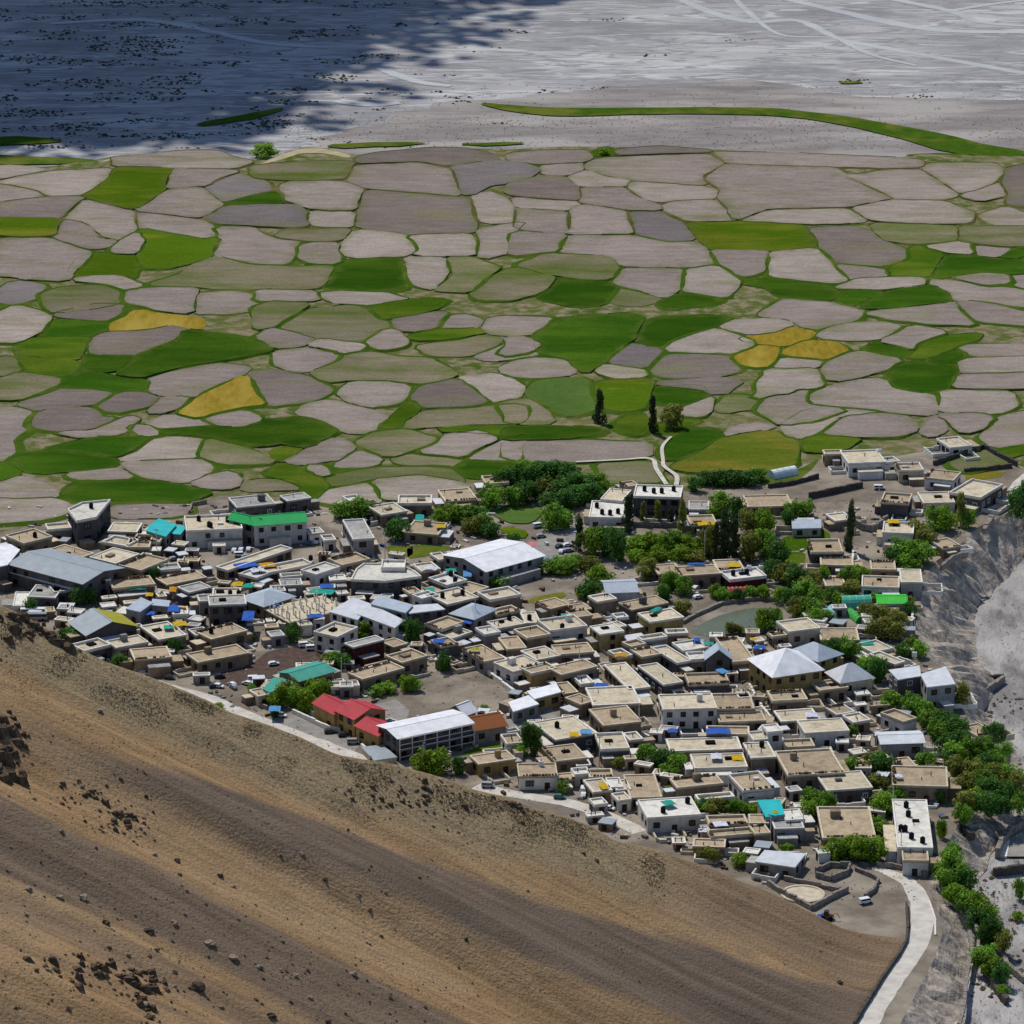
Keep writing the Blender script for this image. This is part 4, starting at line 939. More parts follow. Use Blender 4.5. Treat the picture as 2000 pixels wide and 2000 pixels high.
FLAT = """C1
220,455 470,385 75,375 4.5 M t
470,320 690,310 410,270 4 G t
1010,330 1280,335 1080,250 3 M t
700,600 880,540 430,515 4 M t
1090,635 1310,545 850,575 4 M t
1330,705 1580,600 1130,655 4 M t
970,440 1190,480 1080,380 3 M c
1190,490 1400,490 1230,400 3 M t
1250,430 1500,440 1300,370 3 M t
1060,880 1440,830 1040,800 4 M t
940,800 1040,790 880,720 5 G g
1570,850 1900,760 1520,780 3 M t
1780,915 1980,860 1690,860 4 K g
220,950 490,950 370,845 3.4 K g
490,920 630,890 500,860 3.4 K g
70,1040 210,1030 200,910 2.6 W w
1490,1360 1740,1310 1340,1230 4 M t
790,1480 1020,1410 700,1410 4 K c
1090,1440 1380,1375 1020,1370 4 G t
1255,1550 1590,1510 1255,1450 4.5 M t
1500,710 1700,690 1480,660 3 G g
1880,1000 2010,990 1860,940 4 G g
1620,1130 1760,1120 1640,1060 3 W w
1830,1320 1960,1290 1800,1260 4 M g
B1
1400,1700 1820,1680 1400,1590 5.6 W c
420,1710 540,1690 360,1650 3 G t
C2
300,110 660,70 230,20 4.5 K g
760,60 950,10 760,0 4.5 K g
1490,400 1690,400 1210,230 6.5 G g
1650,190 1860,140 1590,100 4 M t
250,720 760,490 170,680 3.2 M c
600,750 960,640 560,690 3 M c
480,790 580,730 370,730 3 M w
1050,750 1260,670 920,700 4.5 W w
730,770 930,760 700,740 3 G c
1290,670 1520,600 1200,600 2.4 M t
100,950 350,960 60,870 4 M c
20,1040 360,1010 60,950 7 K g
1250,1350 1410,1250 1060,1285 5.5 W t
1400,1430 1680,1350 1330,1390 5.6 R g
1770,1430 1880,1390 1690,1370 2.6 M t
60,1350 390,1265 -70,1280 4.5 M t
-60,1570 410,1480 -170,1490 3.6 M t
1490,1740 1840,1620 1390,1670 4 M t
1130,430 1230,420 1100,380 3 W g
980,360 1110,340 960,310 3.4 W g
1180,800 1330,790 1170,750 3 G w
700,850 900,830 720,790 3.4 G g
640,900 760,890 620,850 3 K g
900,1230 1020,1220 860,1190 3 W c
620,1330 740,1310 600,1280 3 G g
1640,690 1860,680 1700,620 6.6 W w
D1
1850,480 2050,400 1760,400 4 M t
1200,700 1470,690 1160,650 2.2 C c
1290,690 1400,690 1270,640 3 G g
480,790 580,760 460,720 3 C t
1600,560 1760,500 1560,500 3 M t
C3
-20,340 280,370 30,230 3 M t
420,570 680,520 360,530 3 M t
300,600 400,590 170,550 3 G t
750,530 940,470 690,480 3 M t
340,860 510,800 210,780 4 K w
760,985 1050,935 640,915 5 M t
560,930 740,860 380,880 3 M t
330,1050 570,960 240,930 4 K c
300,1275 490,1195 165,1215 4 K t
400,1355 570,1285 275,1300 3 G c
290,1430 440,1395 220,1365 4 K t
700,1565 880,1525 510,1440 4 G t
700,1315 840,1285 640,1250 4.6 G w
820,1260 1060,1200 760,1190 4 G c
910,1450 1080,1430 860,1340 4 M t
1090,1360 1280,1310 1030,1270 5 M t
1080,1200 1220,1190 1060,1100 4 G t
1320,1070 1480,1020 1220,1000 3 M t
1310,1290 1640,1230 1240,1180 5 W c
1180,1555 1380,1500 1090,1460 4 M t
1370,1510 1690,1460 1380,1420 4 M t
960,1680 1190,1590 860,1570 4.6 W t
1140,1700 1330,1630 1100,1630 4.6 O t
1430,1695 1730,1600 1340,1620 5 M t
1440,1870 1560,1850 1390,1770 3 O t
1790,1310 2000,1270 1720,1230 5.5 O w
820,1140 1000,1080 780,1090 3.4 M t
1540,1150 1700,1120 1500,1090 4 M t
1560,1090 1690,1060 1520,1030 3.4 R t
1760,1010 1920,970 1720,950 4.4 M c
100,720 260,690 60,650 3 M t
0,930 90,910 -40,880 3.4 M t
110,990 230,940 60,940 4 W w
1600,1790 1720,1770 1560,1710 3 M w
C4
160,1085 470,1000 80,1010 5 K t
330,1195 630,1140 245,1110 5.4 O c
390,745 590,715 400,655 3.6 M t
600,765 950,715 620,680 4 M t
1090,800 1430,760 1000,720 3.6 R w
960,700 1190,680 960,610 2.6 M t
1250,105 1660,90 1230,0 3 M t
720,280 960,270 690,190 2.6 O t
260,1380 470,1330 240,1340 4 G c
500,1310 690,1300 480,1270 3 M t
640,1470 870,1430 560,1390 4.4 M w
1080,1580 1280,1560 1000,1350 4.4 M t
700,1560 860,1540 700,1490 4 M w
150,1440 260,1400 110,1390 4 M t
250,1530 410,1490 185,1455 4 M t
560,1590 680,1560 400,1430 4 K t
430,1790 600,1755 265,1600 4.6 K t
90,1830 280,1800 -40,1590 4 M t
690,1790 1065,1765 680,1690 4 K t
1640,1290 1920,1245 1550,1190 4.6 C c
40,1160 110,1150 0,1120 4 K w
0,1250 80,1220 -40,1200 5 M c
30,1540 130,1510 -20,1470 3.6 O t
900,1330 1010,1330 910,1290 3 C w
1500,1330 1640,1320 1440,1300 3 M t
B3
905,1435 1260,1440 950,1350 6.5 K w
560,1590 830,1590 625,1470 4.6 W w
670,1450 830,1465 740,1370 5.4 W c
1330,1530 1480,1530 1340,1470 2.4 G g
850,1370 930,1350 840,1330 4.4 C t
B2
1710,1350 1870,1330 1740,1290 2.6 M t
1400,1480 1620,1450 1420,1390 3 M t
1040,1500 1280,1480 1120,1440 4 M t
700,1480 790,1460 670,1440 3 W w
B4
590,1190 860,1170 570,1095 4.6 W t
420,1120 550,1110 430,1090 4 M t
980,1245 1160,1235 970,1190 4 C t
1170,1290 1390,1310 1250,1230 4 W t
1370,1070 1530,1050 1280,1000 3 W c
1610,1455 1750,1350 1390,1405 4.6 K t
840,1480 1050,1490 890,1410 4.8 K t
1190,1480 1430,1480 1110,1400 3 C c
840,1710 1070,1710 900,1630 5.4 W t
290,1865 520,1850 340,1770 4 K t
480,1630 580,1600 500,1570 3 M c
870,1190 960,1170 870,1150 3.4 W g
C5
10,650 310,650 20,575 2.6 M t
50,850 230,840 50,770 3 M t
460,700 680,690 520,620 3 M t
380,860 730,860 430,760 3.6 W t
760,810 960,810 770,690 5 G t
0,1360 350,1350 20,1250 3 M t
690,1600 770,1570 510,1490 3 M t
480,1500 620,1440 420,1400 3 C t
0,1840 250,1800 -60,1760 3.4 M t
1130,510 1260,470 1120,420 3 M t
D2
1350,720 1710,640 1215,540 4.6 K t
1370,910 1660,870 1270,780 4 M t
650,940 980,880 590,860 3.8 O t
1010,1060 1370,1040 1040,940 3.8 W t
1830,570 2180,530 1700,420 4.6 M t
1680,400 2100,350 1740,230 4 M t
1790,810 2050,790 1770,660 4 K c
1700,1210 1860,1180 1690,1090 3.2 M c
1870,1160 1990,1150 1870,1070 3.2 K w
1400,1090 1540,1070 1400,1030 2.6 M t
1550,1050 1690,1030 1540,990 3 W w
1690,1070 1900,1060 1700,1000 3 M t
900,760 1050,740 880,670 3 W t
1580,950 1700,940 1560,900 2.6 M c
1590,390 1680,340 1540,300 4 M t
1740,1330 1840,1310 1720,1270 2.6 G w
D3
440,430 940,400 440,290 5.8 W t
950,420 1310,410 920,280 4 M t
980,550 1400,520 980,460 3 M t
860,660 1250,650 890,590 3 M t
530,810 1200,790 490,700 3 M t
740,980 1230,950 740,850 3.8 W c
1270,880 1490,860 1250,740 5.4 M t
1430,640 1560,620 1420,570 7.5 W w
1290,720 1420,700 1290,640 5.4 W c
1490,350 1810,330 1450,260 4 M t
1560,540 1900,500 1540,440 3 M t
1600,1060 2110,1010 1570,830 4.6 M t
590,1165 1005,1110 545,1080 4.4 M t
1200,1205 1480,1165 1100,1045 4.6 W t
150,1250 440,1240 90,1040 3 M t
290,1450 780,1400 255,1280 4.4 W w
790,1280 1110,1240 780,1250 3 M t
890,1520 1240,1500 880,1440 3 M t
910,1640 1300,1590 900,1580 3 M t
1280,1490 1450,1490 1270,1410 4 M t
1310,1600 1440,1580 1300,1520 4 M t
1600,1470 1770,1450 1590,1370 4.6 G w
1500,1550 1770,1530 1500,1460 4 G g
720,1720 1010,1710 780,1650 2.6 M t
1600,790 1870,770 1590,720 3 M t
1180,310 1260,300 1180,260 4 W w
130,720 230,700 120,650 3 M t
20,1180 120,1170 10,1090 3 M c
30,1290 130,1270 0,1220 3 W c
D4
-150,650 255,610 -180,530 4.4 W t
60,1190 480,1150 -10,1030 4 K t
670,1140 1180,1140 720,960 4.6 M t
790,550 910,510 590,460 4 W t
1460,690 1590,640 1400,580 3 W t
700,1720 1030,1720 730,1270 5.0 W w
780,1850 1020,1850 790,1735 4.0 W t
10,1640 500,1630 10,1350 3.6 M t
790,960 920,950 700,880 3 M t
150,480 300,440 90,400 3.4 C t
300,560 430,520 270,480 3 M c
"""
tile = None; bi = 0
for ln in FLAT.split('\n'):
    if not ln: continue
    if ' ' not in ln: tile = ln; continue
    A, B, D, h, wl_, rf_ = ln.split(' '); A, B, D = [tuple(map(float, q.split(','))) for q in (A, B, D)]; h = float(h)
    h = max(2.1, h * .8)
    rs = random.Random(bi * 13 + 5); c, q, th = rect(tile, A, B, D, h)
    p0 = T(tile, (A[0] + B[0] + D[0] + B[0] + D[0] - A[0]) / 4, (A[1] + B[1] + D[1] + B[1] + D[1] - A[1]) / 4)
    if rf_ == 't' and rs.random() < .2: rf_ = 'c'
    flat_house(q, c, h, wl_, rf_, p0[0], p0[1], rs, th); bi += 1
# buildings of their own shape
def poly_house(tile, s, h, wall, roof, look, **k):
    P_ = [G(x, y, h).to_2d() for x, y in pts(tile, s)]; c = sum(P_, Vector((0, 0))) / len(P_)
    xy = pts(tile, s); return flat_house([p - c for p in P_], c, h, wall, roof, sum(p[0] for p in xy) / len(xy), sum(p[1] for p in xy) / len(xy), random.Random(int(xy[0][0])), 0, look, **k)
tower = poly_house('C1', '640,130 725,240 905,205 1040,40 775,65', 6.6, 'K', 'w', ('tall dark unplastered', 'five-sided white roof'), parapet=.5, every=3)
poly_house('C1', '1420,265 1500,205 1660,265 1560,375 1380,320', 3.6, 'G', 'mc', ('low grey-walled', 'broad turquoise sheet roof'), cat='shed', name='shed')
poly_house('C1', '1640,350 1610,330 1690,262 1750,290 1700,355', 3.0, 'G', 'mc', ('small grey-walled', 'narrow turquoise sheet roof'), cat='shed', name='shed')
poly_house('C2', '1380,790 1700,805 2040,760 1960,700 1800,640 1500,640 1430,690', 4.6, 'K', 'w', ('curved dark-fronted', 'broad white terrace roof'))
poly_house('D1', '550,700 610,735 860,640 770,600 650,595', 3.0, 'C', 'mt', ('small cream', 'bent teal sheet roof'), cat='shed', name='shed')
poly_house('D3', '1350,1270 1430,1425 1600,1400 1560,1260', 4.4, 'G', 'mc', ('grey concrete', 'turquoise sheet roof by the poplars'))
poly_house('D3', '1330,1845 1700,1900 1800,1775 1420,1740', 2.8, 'G', 'ml', ('low grey-walled', 'wide pale sheet roof beside ruined walls'), cat='shed', name='shed')
poly_house('D1', '1480,1250 1600,1375 1810,1345 1680,1230', 1.6, 'C', 'ms', ('very low', 'slanted grey roof beside the gravel road'), cat='shed', name='shed')
poly_house('D4', '960,80 1020,200 1280,170 1190,10', 6.2, 'G', 'ml', ('two-storey grey', 'square pale metal roof above the gully'), openings_on=True)
poly_house('D4', '660,40 745,130 960,95 940,0', 5.4, 'K', 'ml', ('two-storey dark', 'pale metal roof joined to the gully house'))
poly_house('C2', '1440,1105 1790,1235 1880,1165 1560,1010', 4.6, 'W', 'ml', ('long whitewashed', 'stepped pale metal roof'))
poly_house('C2', '1180,1085 1440,1160 1560,1010 1400,950', 4.4, 'W', 'ml', ('whitewashed corner', 'pale metal roof'))
poly_house('C2', '1570,1010 1890,1095 1960,1020 1640,930', 5.2, 'G', 'mb', ('grey concrete', 'blue-grey metal roof among pale roofs'))
poly_house('C3', '0,1100 330,1060 260,1010 -60,1030', 4.6, 'K', 'ml', ('long dark-walled', 'narrow pale metal roof'))
poly_house('C3', '1110,1835 1180,1905 1425,1840 1380,1760', 3.4, 'O', 'mw', ('ochre-walled', 'bright white sheet roof beside the playground'))
poly_house('D2', '935,345 980,430 1215,360 1120,280', 3.0, 'G', 'mw', ('small grey-walled', 'white sheet roof by the concrete yard'), cat='shed', name='shed')
poly_house('C4', '90,1310 130,1360 290,1320 250,1285', 3.4, 'M', 'ml', ('small mud-walled', 'white sheet roof left of the pond'), cat='shed', name='shed')
poly_house('B4', '180,1600 185,1670 400,1665 395,1600', 2.4, 'C', 'mb', ('low', 'pale blue sheet roof in the green plot'), cat='shed', name='shed')
poly_house('C1', '1190,1055 1320,1085 1440,1000 1330,950', 3.4, 'G', 'mb', ('grey-walled', 'pale sheet roof beside the blue tarpaulin'), cat='shed', name='shed')
poly_house('C1', '1430,1020 1590,1035 1600,980 1440,965', 3.2, 'G', 'mb', ('small grey-walled', 'pale sheet roof near the blue tarpaulin'), cat='shed', name='shed')
poly_house('C1', '-20,470 100,450 185,500 70,640 -60,670', 6, 'K', 'mw', ('dark-walled', 'bright white metal roof at the left edge'), cat='warehouse', name='warehouse')
r1 = lambda k: random.Random(k)
gable_house((80, 635), (780, 820), 'C1', (190, 500), 5.6, 'K', 'ms', 1.2, r1(1), ('long dark-walled', 'ribbed grey metal roof'), cat='warehouse', name='warehouse', every=4)
gable_house((52, 695), (745, 885), 'C1', (75, 655), 3.6, 'K', 'ml', .5, r1(2), ('narrow lean-to', 'pale metal roof in front of the long grey warehouse'), cat='shed', name='shed', every=3.4)
gable_house((850, 1285), (1345, 1225), 'C1', None, 3.6, 'K', 'ms', 2.3, r1(3), ('big front-gabled', 'half grey and half yellow-green metal roof'), front=True, D=(600, 1180), roof2='my', cat='hall', name='hall')
gable_house((470, 270), (960, 230), 'C2', (440, 185), 5.8, 'W', 'mg', 1.3, r1(4), ('three-storey white', 'bright green pitched roof'), cat='hotel', name='hotel', rows=2)
gable_house((230, 205), (480, 262), 'C2', (180, 140), 5.6, 'G', 'mg', 1.2, r1(5), ('grey side wing', 'green pitched roof of the hotel'), cat='house')
gable_house((720, 705), (1265, 555), 'C3', (640, 548), 4.4, 'G', 'mw', 1.3, r1(6), ('long grey-walled', 'brilliant white pitched roof'), cat='hall', name='hall')
gable_house((890, 1738), (1220, 1642), 'C2', (815, 1658), 3.6, 'M', 'mt', .9, r1(7), ('brown-walled', 'teal pitched metal roof'), cat='shed', name='shed')
school2 = gable_house((-110, 685), (590, 537), 'D2', (-212, 600), 5.4, 'K', 'mw', .7, r1(8), ('long two-storey dark', 'broad pale metal roof beside the red roofs'), cat='school', name='school', rows=2)
gable_house((610, 610), (910, 560), 'D2', (602, 485), 3.4, 'G', 'mk', 1.5, r1(9), ('grey-walled', 'steep rust-brown roof'))
gable_house((1030, 832), (1222, 935), 'D1', (1110, 742), 4.2, 'O', 'mr', 1.4, r1(10), ('ochre-walled left wing', 'red pitched roof'), cat='school', name='school')
gable_house((1240, 905), (1412, 985), 'D1', (1340, 782), 4.8, 'O', 'mr', 1.6, r1(11), ('ochre-walled main block', 'tallest red pitched roof'), cat='school', name='school')
gable_house((1425, 1045), (1640, 1140), 'D1', (1505, 952), 3.8, 'O', 'mr', 1.3, r1(12), ('ochre-walled right wing', 'lower red pitched roof nearest the road'), cat='school', name='school')
gable_house((-70, 905), (215, 893), 'C4', (0, 805), 4, 'W', 'mb', 1.1, r1(13), ('whitewashed', 'pale blue pitched roof below the willow trees'))
gable_house((860, 1530), (1080, 1520), 'C4', None, 4.6, 'K', 'mb', 2.2, r1(14), ('dark front-gabled', 'blue-grey roof'), front=True, D=(870, 1470), cat='shrine', name='shrine')
gable_house((590, 735), (985, 722), 'D4', (588, 655), 3.6, 'G', 'ml', .7, r1(15), ('long grey-walled', 'pale pitched metal roof beside the trees'))
gable_house((560, 1003), (822, 1003), 'C5', (580, 935), 3, 'W', 'mn', .8, r1(16), ('white-walled', 'vivid green pitched roof'), cat='shed', name='shed')
gable_house((520, 460), (622, 422), 'D2', (440, 375), 3.6, 'O', 'mw', 1.6, r1(17), ('small ochre-walled', 'white pitched roof behind the pale school roof'))
hip_house((1480, 1705), (1920, 1625), (1310, 1530), 'C4', 6.0, 'O', 'mw', 4.0, r1(18), ('big ochre', 'white pyramid metal roof'), cat='hall', name='hall')
hip_house((1890, 1580), (2030, 1490), (1770, 1440), 'C4', 5.0, 'O', 'mb', 2.4, r1(19), ('ochre', 'pale hipped roof behind the big ochre hall'), cat='hall', name='hall')
hip_house((190, 1760), (460, 1700), (120, 1660), 'C5', 3.8, 'C', 'ml', 3.0, r1(20), ('cream', 'pointed pale roof with one blue face'), roof2='mc')
hip_house((550, 1040), (800, 940), (370, 950), 'C2', 3.8, 'M', 'mb', 1.6, r1(21), ('brown-walled', 'blue-grey hipped metal roof'))
hip_house((610, 1160), (770, 1060), (430, 1095), 'C3', 4, 'G', 'mb', 1.5, r1(22), ('grey-walled', 'bright blue-grey hipped roof'))
# unfinished building: slab with a forest of bare columns
P_ = [G(x, y, 3.0).to_2d() for x, y in pts('C2', '550,1055 800,1190 1340,1055 1110,930')]; cc = sum(P_, Vector((0, 0))) / 4; lp = ccw([tuple(p - cc) for p in P_])
ub = empty('unfinished_building', (cc.x, cc.y, 0))
obj('wall', MB().prism(offset(lp, -.3), -.3, 2.7).me('wall', MATS['wall_M']), None, ub); obj('slab', MB().prism(lp, 2.7, 3.0).me('slab', MATS['roof_c']), None, ub)
CM = MB().box(-.16, .16, -.16, .16, 0, 2.2).me('column', MATS['parapet_w'])
a, b_, d_ = Vector(lp[0]), Vector(lp[1]), Vector(lp[3])
for i in range(7):
    for j in range(6):
        p = a + (b_ - a) * ((i + random.uniform(.1, .8)) / 7) + (d_ - a) * ((j + random.uniform(.1, .8)) / 6); o = obj('column', CM, None, ub); o.location = (p.x, p.y, 3.0); o.scale = (1, 1, random.uniform(.5, 1.05))
tag(ub, 'unfinished cream slab bristling with bare concrete columns among the market roofs', 'building')
# polytunnels and domed green sheds
def tunnel(tile, A, B, wid, hgt, c, label, ns=10):
    a = G(*T(tile, *A)); b = G(*T(tile, *B)); d = b - a; th = math.atan2(d.y, d.x); lx = d.length / 2
    root = empty('greenhouse', tuple((a + b) / 2), th)
    v_ = []; f_ = []
    for k in range(ns + 1):
        t = math.pi * k / ns
        for x in (-lx, lx): v_.append((x, -math.cos(t) * wid / 2, math.sin(t) * hgt))
    for k in range(ns): f_.append((2 * k, 2 * k + 1, 2 * k + 3, 2 * k + 2))
    f_ += [tuple(range(0, 2 * ns + 2, 2)), tuple(range(2 * ns + 1, 0, -2))]
    obj('cover', mesh('cover', v_, f_, c, False), None, root)
    hp = MB()
    for i in range(5):
        x = -lx + 2 * lx * i / 4
        for k in range(ns):
            t0, t1 = math.pi * k / ns, math.pi * (k + 1) / ns; e = .05
            hp.tube((x, -math.cos(t0) * (wid / 2 + e), math.sin(t0) * (hgt + e)), (x, -math.cos(t1) * (wid / 2 + e), math.sin(t1) * (hgt + e)), .05, .05, 4)
    obj('hoops', hp.me('hoops', MATS['frame_white']), None, root)['kind'] = 'stuff'
    tag(root, label, 'greenhouse')
mat('film_white', (214, 222, 224), (200, 210, 214), scale=.4, rough=.4); mat('film_teal', (84, 176, 150), (72, 160, 140), scale=.4, rough=.4); mat('film_green', (70, 176, 80), (60, 160, 70), scale=.4, rough=.4); mat('film_pale', (140, 204, 196), (120, 190, 184), scale=.4, rough=.4)
tunnel('B4', (20, 1290), (200, 1255), 3.6, 2.2, MATS['film_white'], 'white half-round polytunnel on grass at the edge of the fields')
tunnel('C5', (210, 1040), (480, 1030), 5, 2.8, MATS['film_teal'], 'wide teal polytunnel among trees left of the vivid green roof')
tunnel('C5', (95, 1190), (125, 1090), 3, 2.0, MATS['film_pale'], 'small pale turquoise polytunnel left of the wide teal one')
tunnel('C5', (290, 1110), (390, 1190), 2.6, 1.6, MATS['film_green'], 'narrow bright green polytunnel in front of the wide teal one')
tunnel('C4', (1070, 950), (1230, 945), 4.0, 2.6, mat('film_red', (200, 62, 84), (184, 54, 76), scale=.5, rough=.6), 'crimson awning tent in front of the white-roofed red house')

# lean-to rooms and courtyard walls built against the houses, wherever there is room
def inside(p, poly):
    r_ = False; n = len(poly)
    for i in range(n):
        a, b = poly[i], poly[i - 1]
        if (a[1] > p[1]) != (b[1] > p[1]) and p[0] < (b[0] - a[0]) * (p[1] - a[1]) / (b[1] - a[1]) + a[0]: r_ = not r_
    return r_
HBIG = [(offset(ccw(hp[1]), .35), sum(p[0] for p in hp[1]) / len(hp[1]), sum(p[1] for p in hp[1]) / len(hp[1])) for hp in HPOLY]
ADDED = []
def free(quad, own):
    tp = list(quad) + [tuple((Vector(quad[i]) + Vector(quad[(i + 1) % 4])) / 2) for i in range(4)] + [tuple(sum((Vector(p) for p in quad), Vector((0, 0))) / 4)]
    cx, cy = tp[-1]
    if any((cx - x) ** 2 + (cy - y) ** 2 < 16 for x, y in ROADP): return False
    for z_ in ZONES:
        if any(inside(p, z_) for p in tp): return False
    for k, (pl, x, y) in enumerate(HBIG):
        if k != own and (x - cx) ** 2 + (y - cy) ** 2 < 900 and any(inside(p, pl) for p in tp): return False
    for pl in ADDED:
        if (pl[0][0] - cx) ** 2 + (pl[0][1] - cy) ** 2 < 400 and (any(inside(p, pl) for p in tp) or any(inside(p, list(quad)) for p in pl)): return False
    return True
for k, (root, poly, h, wl_, rf_) in enumerate(HPOLY):
    rs = random.Random(k + 400); n = len(poly); poly = ccw(poly); off_ = Vector((root.location.x, root.location.y))
    for i in range(n):
        a, b = Vector(poly[i]), Vector(poly[(i + 1) % n]); e = b - a; ln = e.length
        if ln < 3.5: continue
        e.normalize(); nr = Vector((e.y, -e.x))
        for att_ in range(3):
            kind = rs.choice(['annex', 'yard', 'yard', 'annex'])
            w0 = rs.uniform(0, .45); w1 = min(1, w0 + rs.uniform(.35, .75)); dp = rs.uniform(1.6, 3.4) if kind == 'annex' else rs.uniform(2.5, 5.5)
            p0, p1 = a + e * (ln * w0 + .1), a + e * (ln * w1 - .1); g0 = nr * (.02 if kind == 'annex' else .3)
            quad = [tuple(p0 + nr * .45 + nr * dp), tuple(p1 + nr * .45 + nr * dp), tuple(p1 + nr * .5), tuple(p0 + nr * .5)]
            if not free(quad, k): continue
            ADDED.append(quad)
            if kind == 'annex':
                q = ccw([tuple(Vector(t) - off_) for t in (p0 + nr * dp, p1 + nr * dp, p1 + g0, p0 + g0)]); hh = min(h - .8, rs.uniform(1.5, 2.4))
                if hh < 1.2: hh = 1.3
                an = obj('annex', MB().prism(q, -.3, hh).me('annex', MATS['wall_' + (wl_ if rs.random() < .6 else 'M')]), None, root)
                obj('annex_roof', MB().prism(offset(q, .08), hh + .002, hh + .2).me('annex_roof', MATS[rs.choice(['roof_t', 'roof_t', 'roof_c', 'roof_g', 'roof_ml', 'roof_w'])]), None, an)
            else:
                hh = rs.uniform(.7, 1.3); mb = MB(); t_ = .3
                for u0, u1 in ((p0, p0 + nr * dp), (p0 + nr * dp, p1 + nr * dp), (p1 + nr * dp, p1)):
                    d_ = (u1 - u0).normalized(); m_ = Vector((-d_.y, d_.x)) * t_ / 2; ns_ = max(1, int((u1 - u0).length / 1.5))
                    for s_ in range(ns_):
                        x0, x1 = u0.lerp(u1, s_ / ns_) - off_, u0.lerp(u1, (s_ + 1) / ns_) - off_
                        mb.prism(ccw([tuple(x0 - m_), tuple(x1 - m_), tuple(x1 + m_), tuple(x0 + m_)]), -.2, hh * rs.uniform(.75, 1.1))
                if mb.v: obj('courtyard_wall', mb.me('courtyard_wall', MATS[rs.choice(['parapet_t', 'parapet_w', 'parapet_w', 'wall_C'])]), None, root)
            break

# white gallery rails and posts along the front of the long school block
wb = [c for c in school2.children if c.name.startswith('wall')][0]; sx_ = max(p.co.x for p in wb.data.vertices); sy_ = max(p.co.y for p in wb.data.vertices); th_ = wb.rotation_euler.z
for z_ in (1.0, 2.75, 3.9, 5.2):
    o = obj('gallery_rail', MB().box(-sx_, sx_, -sy_ - .9, -sy_ - .78, z_, z_ + .16).me('gallery_rail', MATS['frame_white']), None, school2); o.rotation_euler = (0, 0, th_)
pm_ = MB().box(-.1, .1, -sy_ - .92, -sy_ - .74, 0, 5.35).me('gallery_post', MATS['frame_white'])
for i in range(7):
    x_ = -sx_ + 2 * sx_ * i / 6; o = obj('gallery_post', pm_, None, school2); o.rotation_euler = (0, 0, th_); o.location = (x_ * math.cos(th_), x_ * math.sin(th_), 0)
fl_ = obj('gallery_floor', MB().box(-sx_, sx_, -sy_ - .95, -sy_ - .02, 2.55, 2.7).me('gallery_floor', MATS['wall_G']), None, school2); fl_.rotation_euler = (0, 0, th_)

# small huts and stores standing free between the houses
HUTS0 = len(HOUSES); rs = random.Random(77); made = 0
for _ in range(9000):
    if made >= 150: break
    if rs.random() < .7: px, py = rs.uniform(930, 1780), rs.uniform(1200, 1730)
    else: px, py = rs.uniform(20, 930), rs.uniform(1070, 1340)
    if py > along(skyline, px) - 12: continue
    if px > 1560 and py > 1690: continue
    p = G(px, py); th = rs.choice([-.35, -.2, 0, .15, .3]) + rs.uniform(-.1, .1); lu, lv = rs.uniform(2.0, 4.4), rs.uniform(1.8, 3.4)
    U = Vector((math.cos(th), math.sin(th))) * lu / 2; V = Vector((-math.sin(th), math.cos(th))) * lv / 2; c = p.to_2d()
    q = [-U - V, U - V, U + V, -U + V]
    if not free([tuple(c + k * 1.12) for k in q], -1): continue
    ADDED.append([tuple(c + k) for k in q]); made += 1
    w_, r_ = rs.choice([('M', 't'), ('M', 't'), ('M', 'c'), ('W', 'w'), ('C', 't'), ('G', 'g'), ('G', 'w'), ('K', 'ml'), ('C', 'c'), ('M', 'ms')])
    flat_house(q, c, rs.uniform(1.5, 2.4), w_, r_, px, py, rs, th, name='hut', cat='hut', parapet=.15, rows=1)
# ============================================================ POND, WALLS
mat('pond_water', (98, 102, 74), (84, 92, 64), scale=.06, rough=.2, spec=.2); mat('stone_wall', (150, 142, 132), (108, 102, 96), scale=1.2, bump=.1, rnd=.1); mat('dark_stone', (92, 86, 82), (66, 62, 60), scale=1.2, bump=.1, rnd=.1)
PS = '700,1290 800,1205 1010,1110 1300,1045 1540,1050 1600,1090 1560,1230 1340,1290 1040,1310 900,1330'
sheet('pond', 'C4', PONDPX, .05, MATS['pond_water'], kind='structure', smooth_it=2)
WALLS = []
def wall_line(tile, s, h, t, m, label, name='wall', step=1.6, group=None, z=0.0, cat='wall'):
    """a rough wall along a line: blocks of uneven height and width set end to end"""
    P_ = [G(x, y, z) for x, y in pts(tile, s)]; mb = MB(); c = P_[len(P_) // 2].copy()
    for p, q in zip(P_, P_[1:]):
        e = q - p; n = max(1, int(e.length / step)); d = e.normalized(); nr = Vector((-d.y, d.x, 0))
        for i in range(n):
            a = p + e * (i / n) - c; b = p + e * ((i + 1) / n) - c; hh = h * random.uniform(.86, 1.1); w_ = t / 2 * random.uniform(.85, 1.12)
            v_ = [a - nr * w_, b - nr * w_, b + nr * w_, a + nr * w_]
            hh2 = hh * random.uniform(.94, 1.06)
            mb.add([(k.x, k.y, -.3) for k in v_] + [(v_[0].x, v_[0].y, hh), (v_[1].x, v_[1].y, hh2), (v_[2].x, v_[2].y, hh2), (v_[3].x, v_[3].y, hh)],
                   [(0, 3, 2, 1), (4, 5, 6, 7), (0, 1, 5, 4), (1, 2, 6, 5), (2, 3, 7, 6), (3, 0, 4, 7)])
    o = obj(name, mb.me(name, MATS[m])); o.location = c; tag(o, label, cat, group); return o
W = wall_line
W('C4', '640,1200 760,1130 900,1070 1010,1020 1250,985 1400,975 1520,985 1600,1030 1640,1090', .9, .8, 'stone_wall', 'pale stone embankment curving along the far side of the pond', cat='embankment')
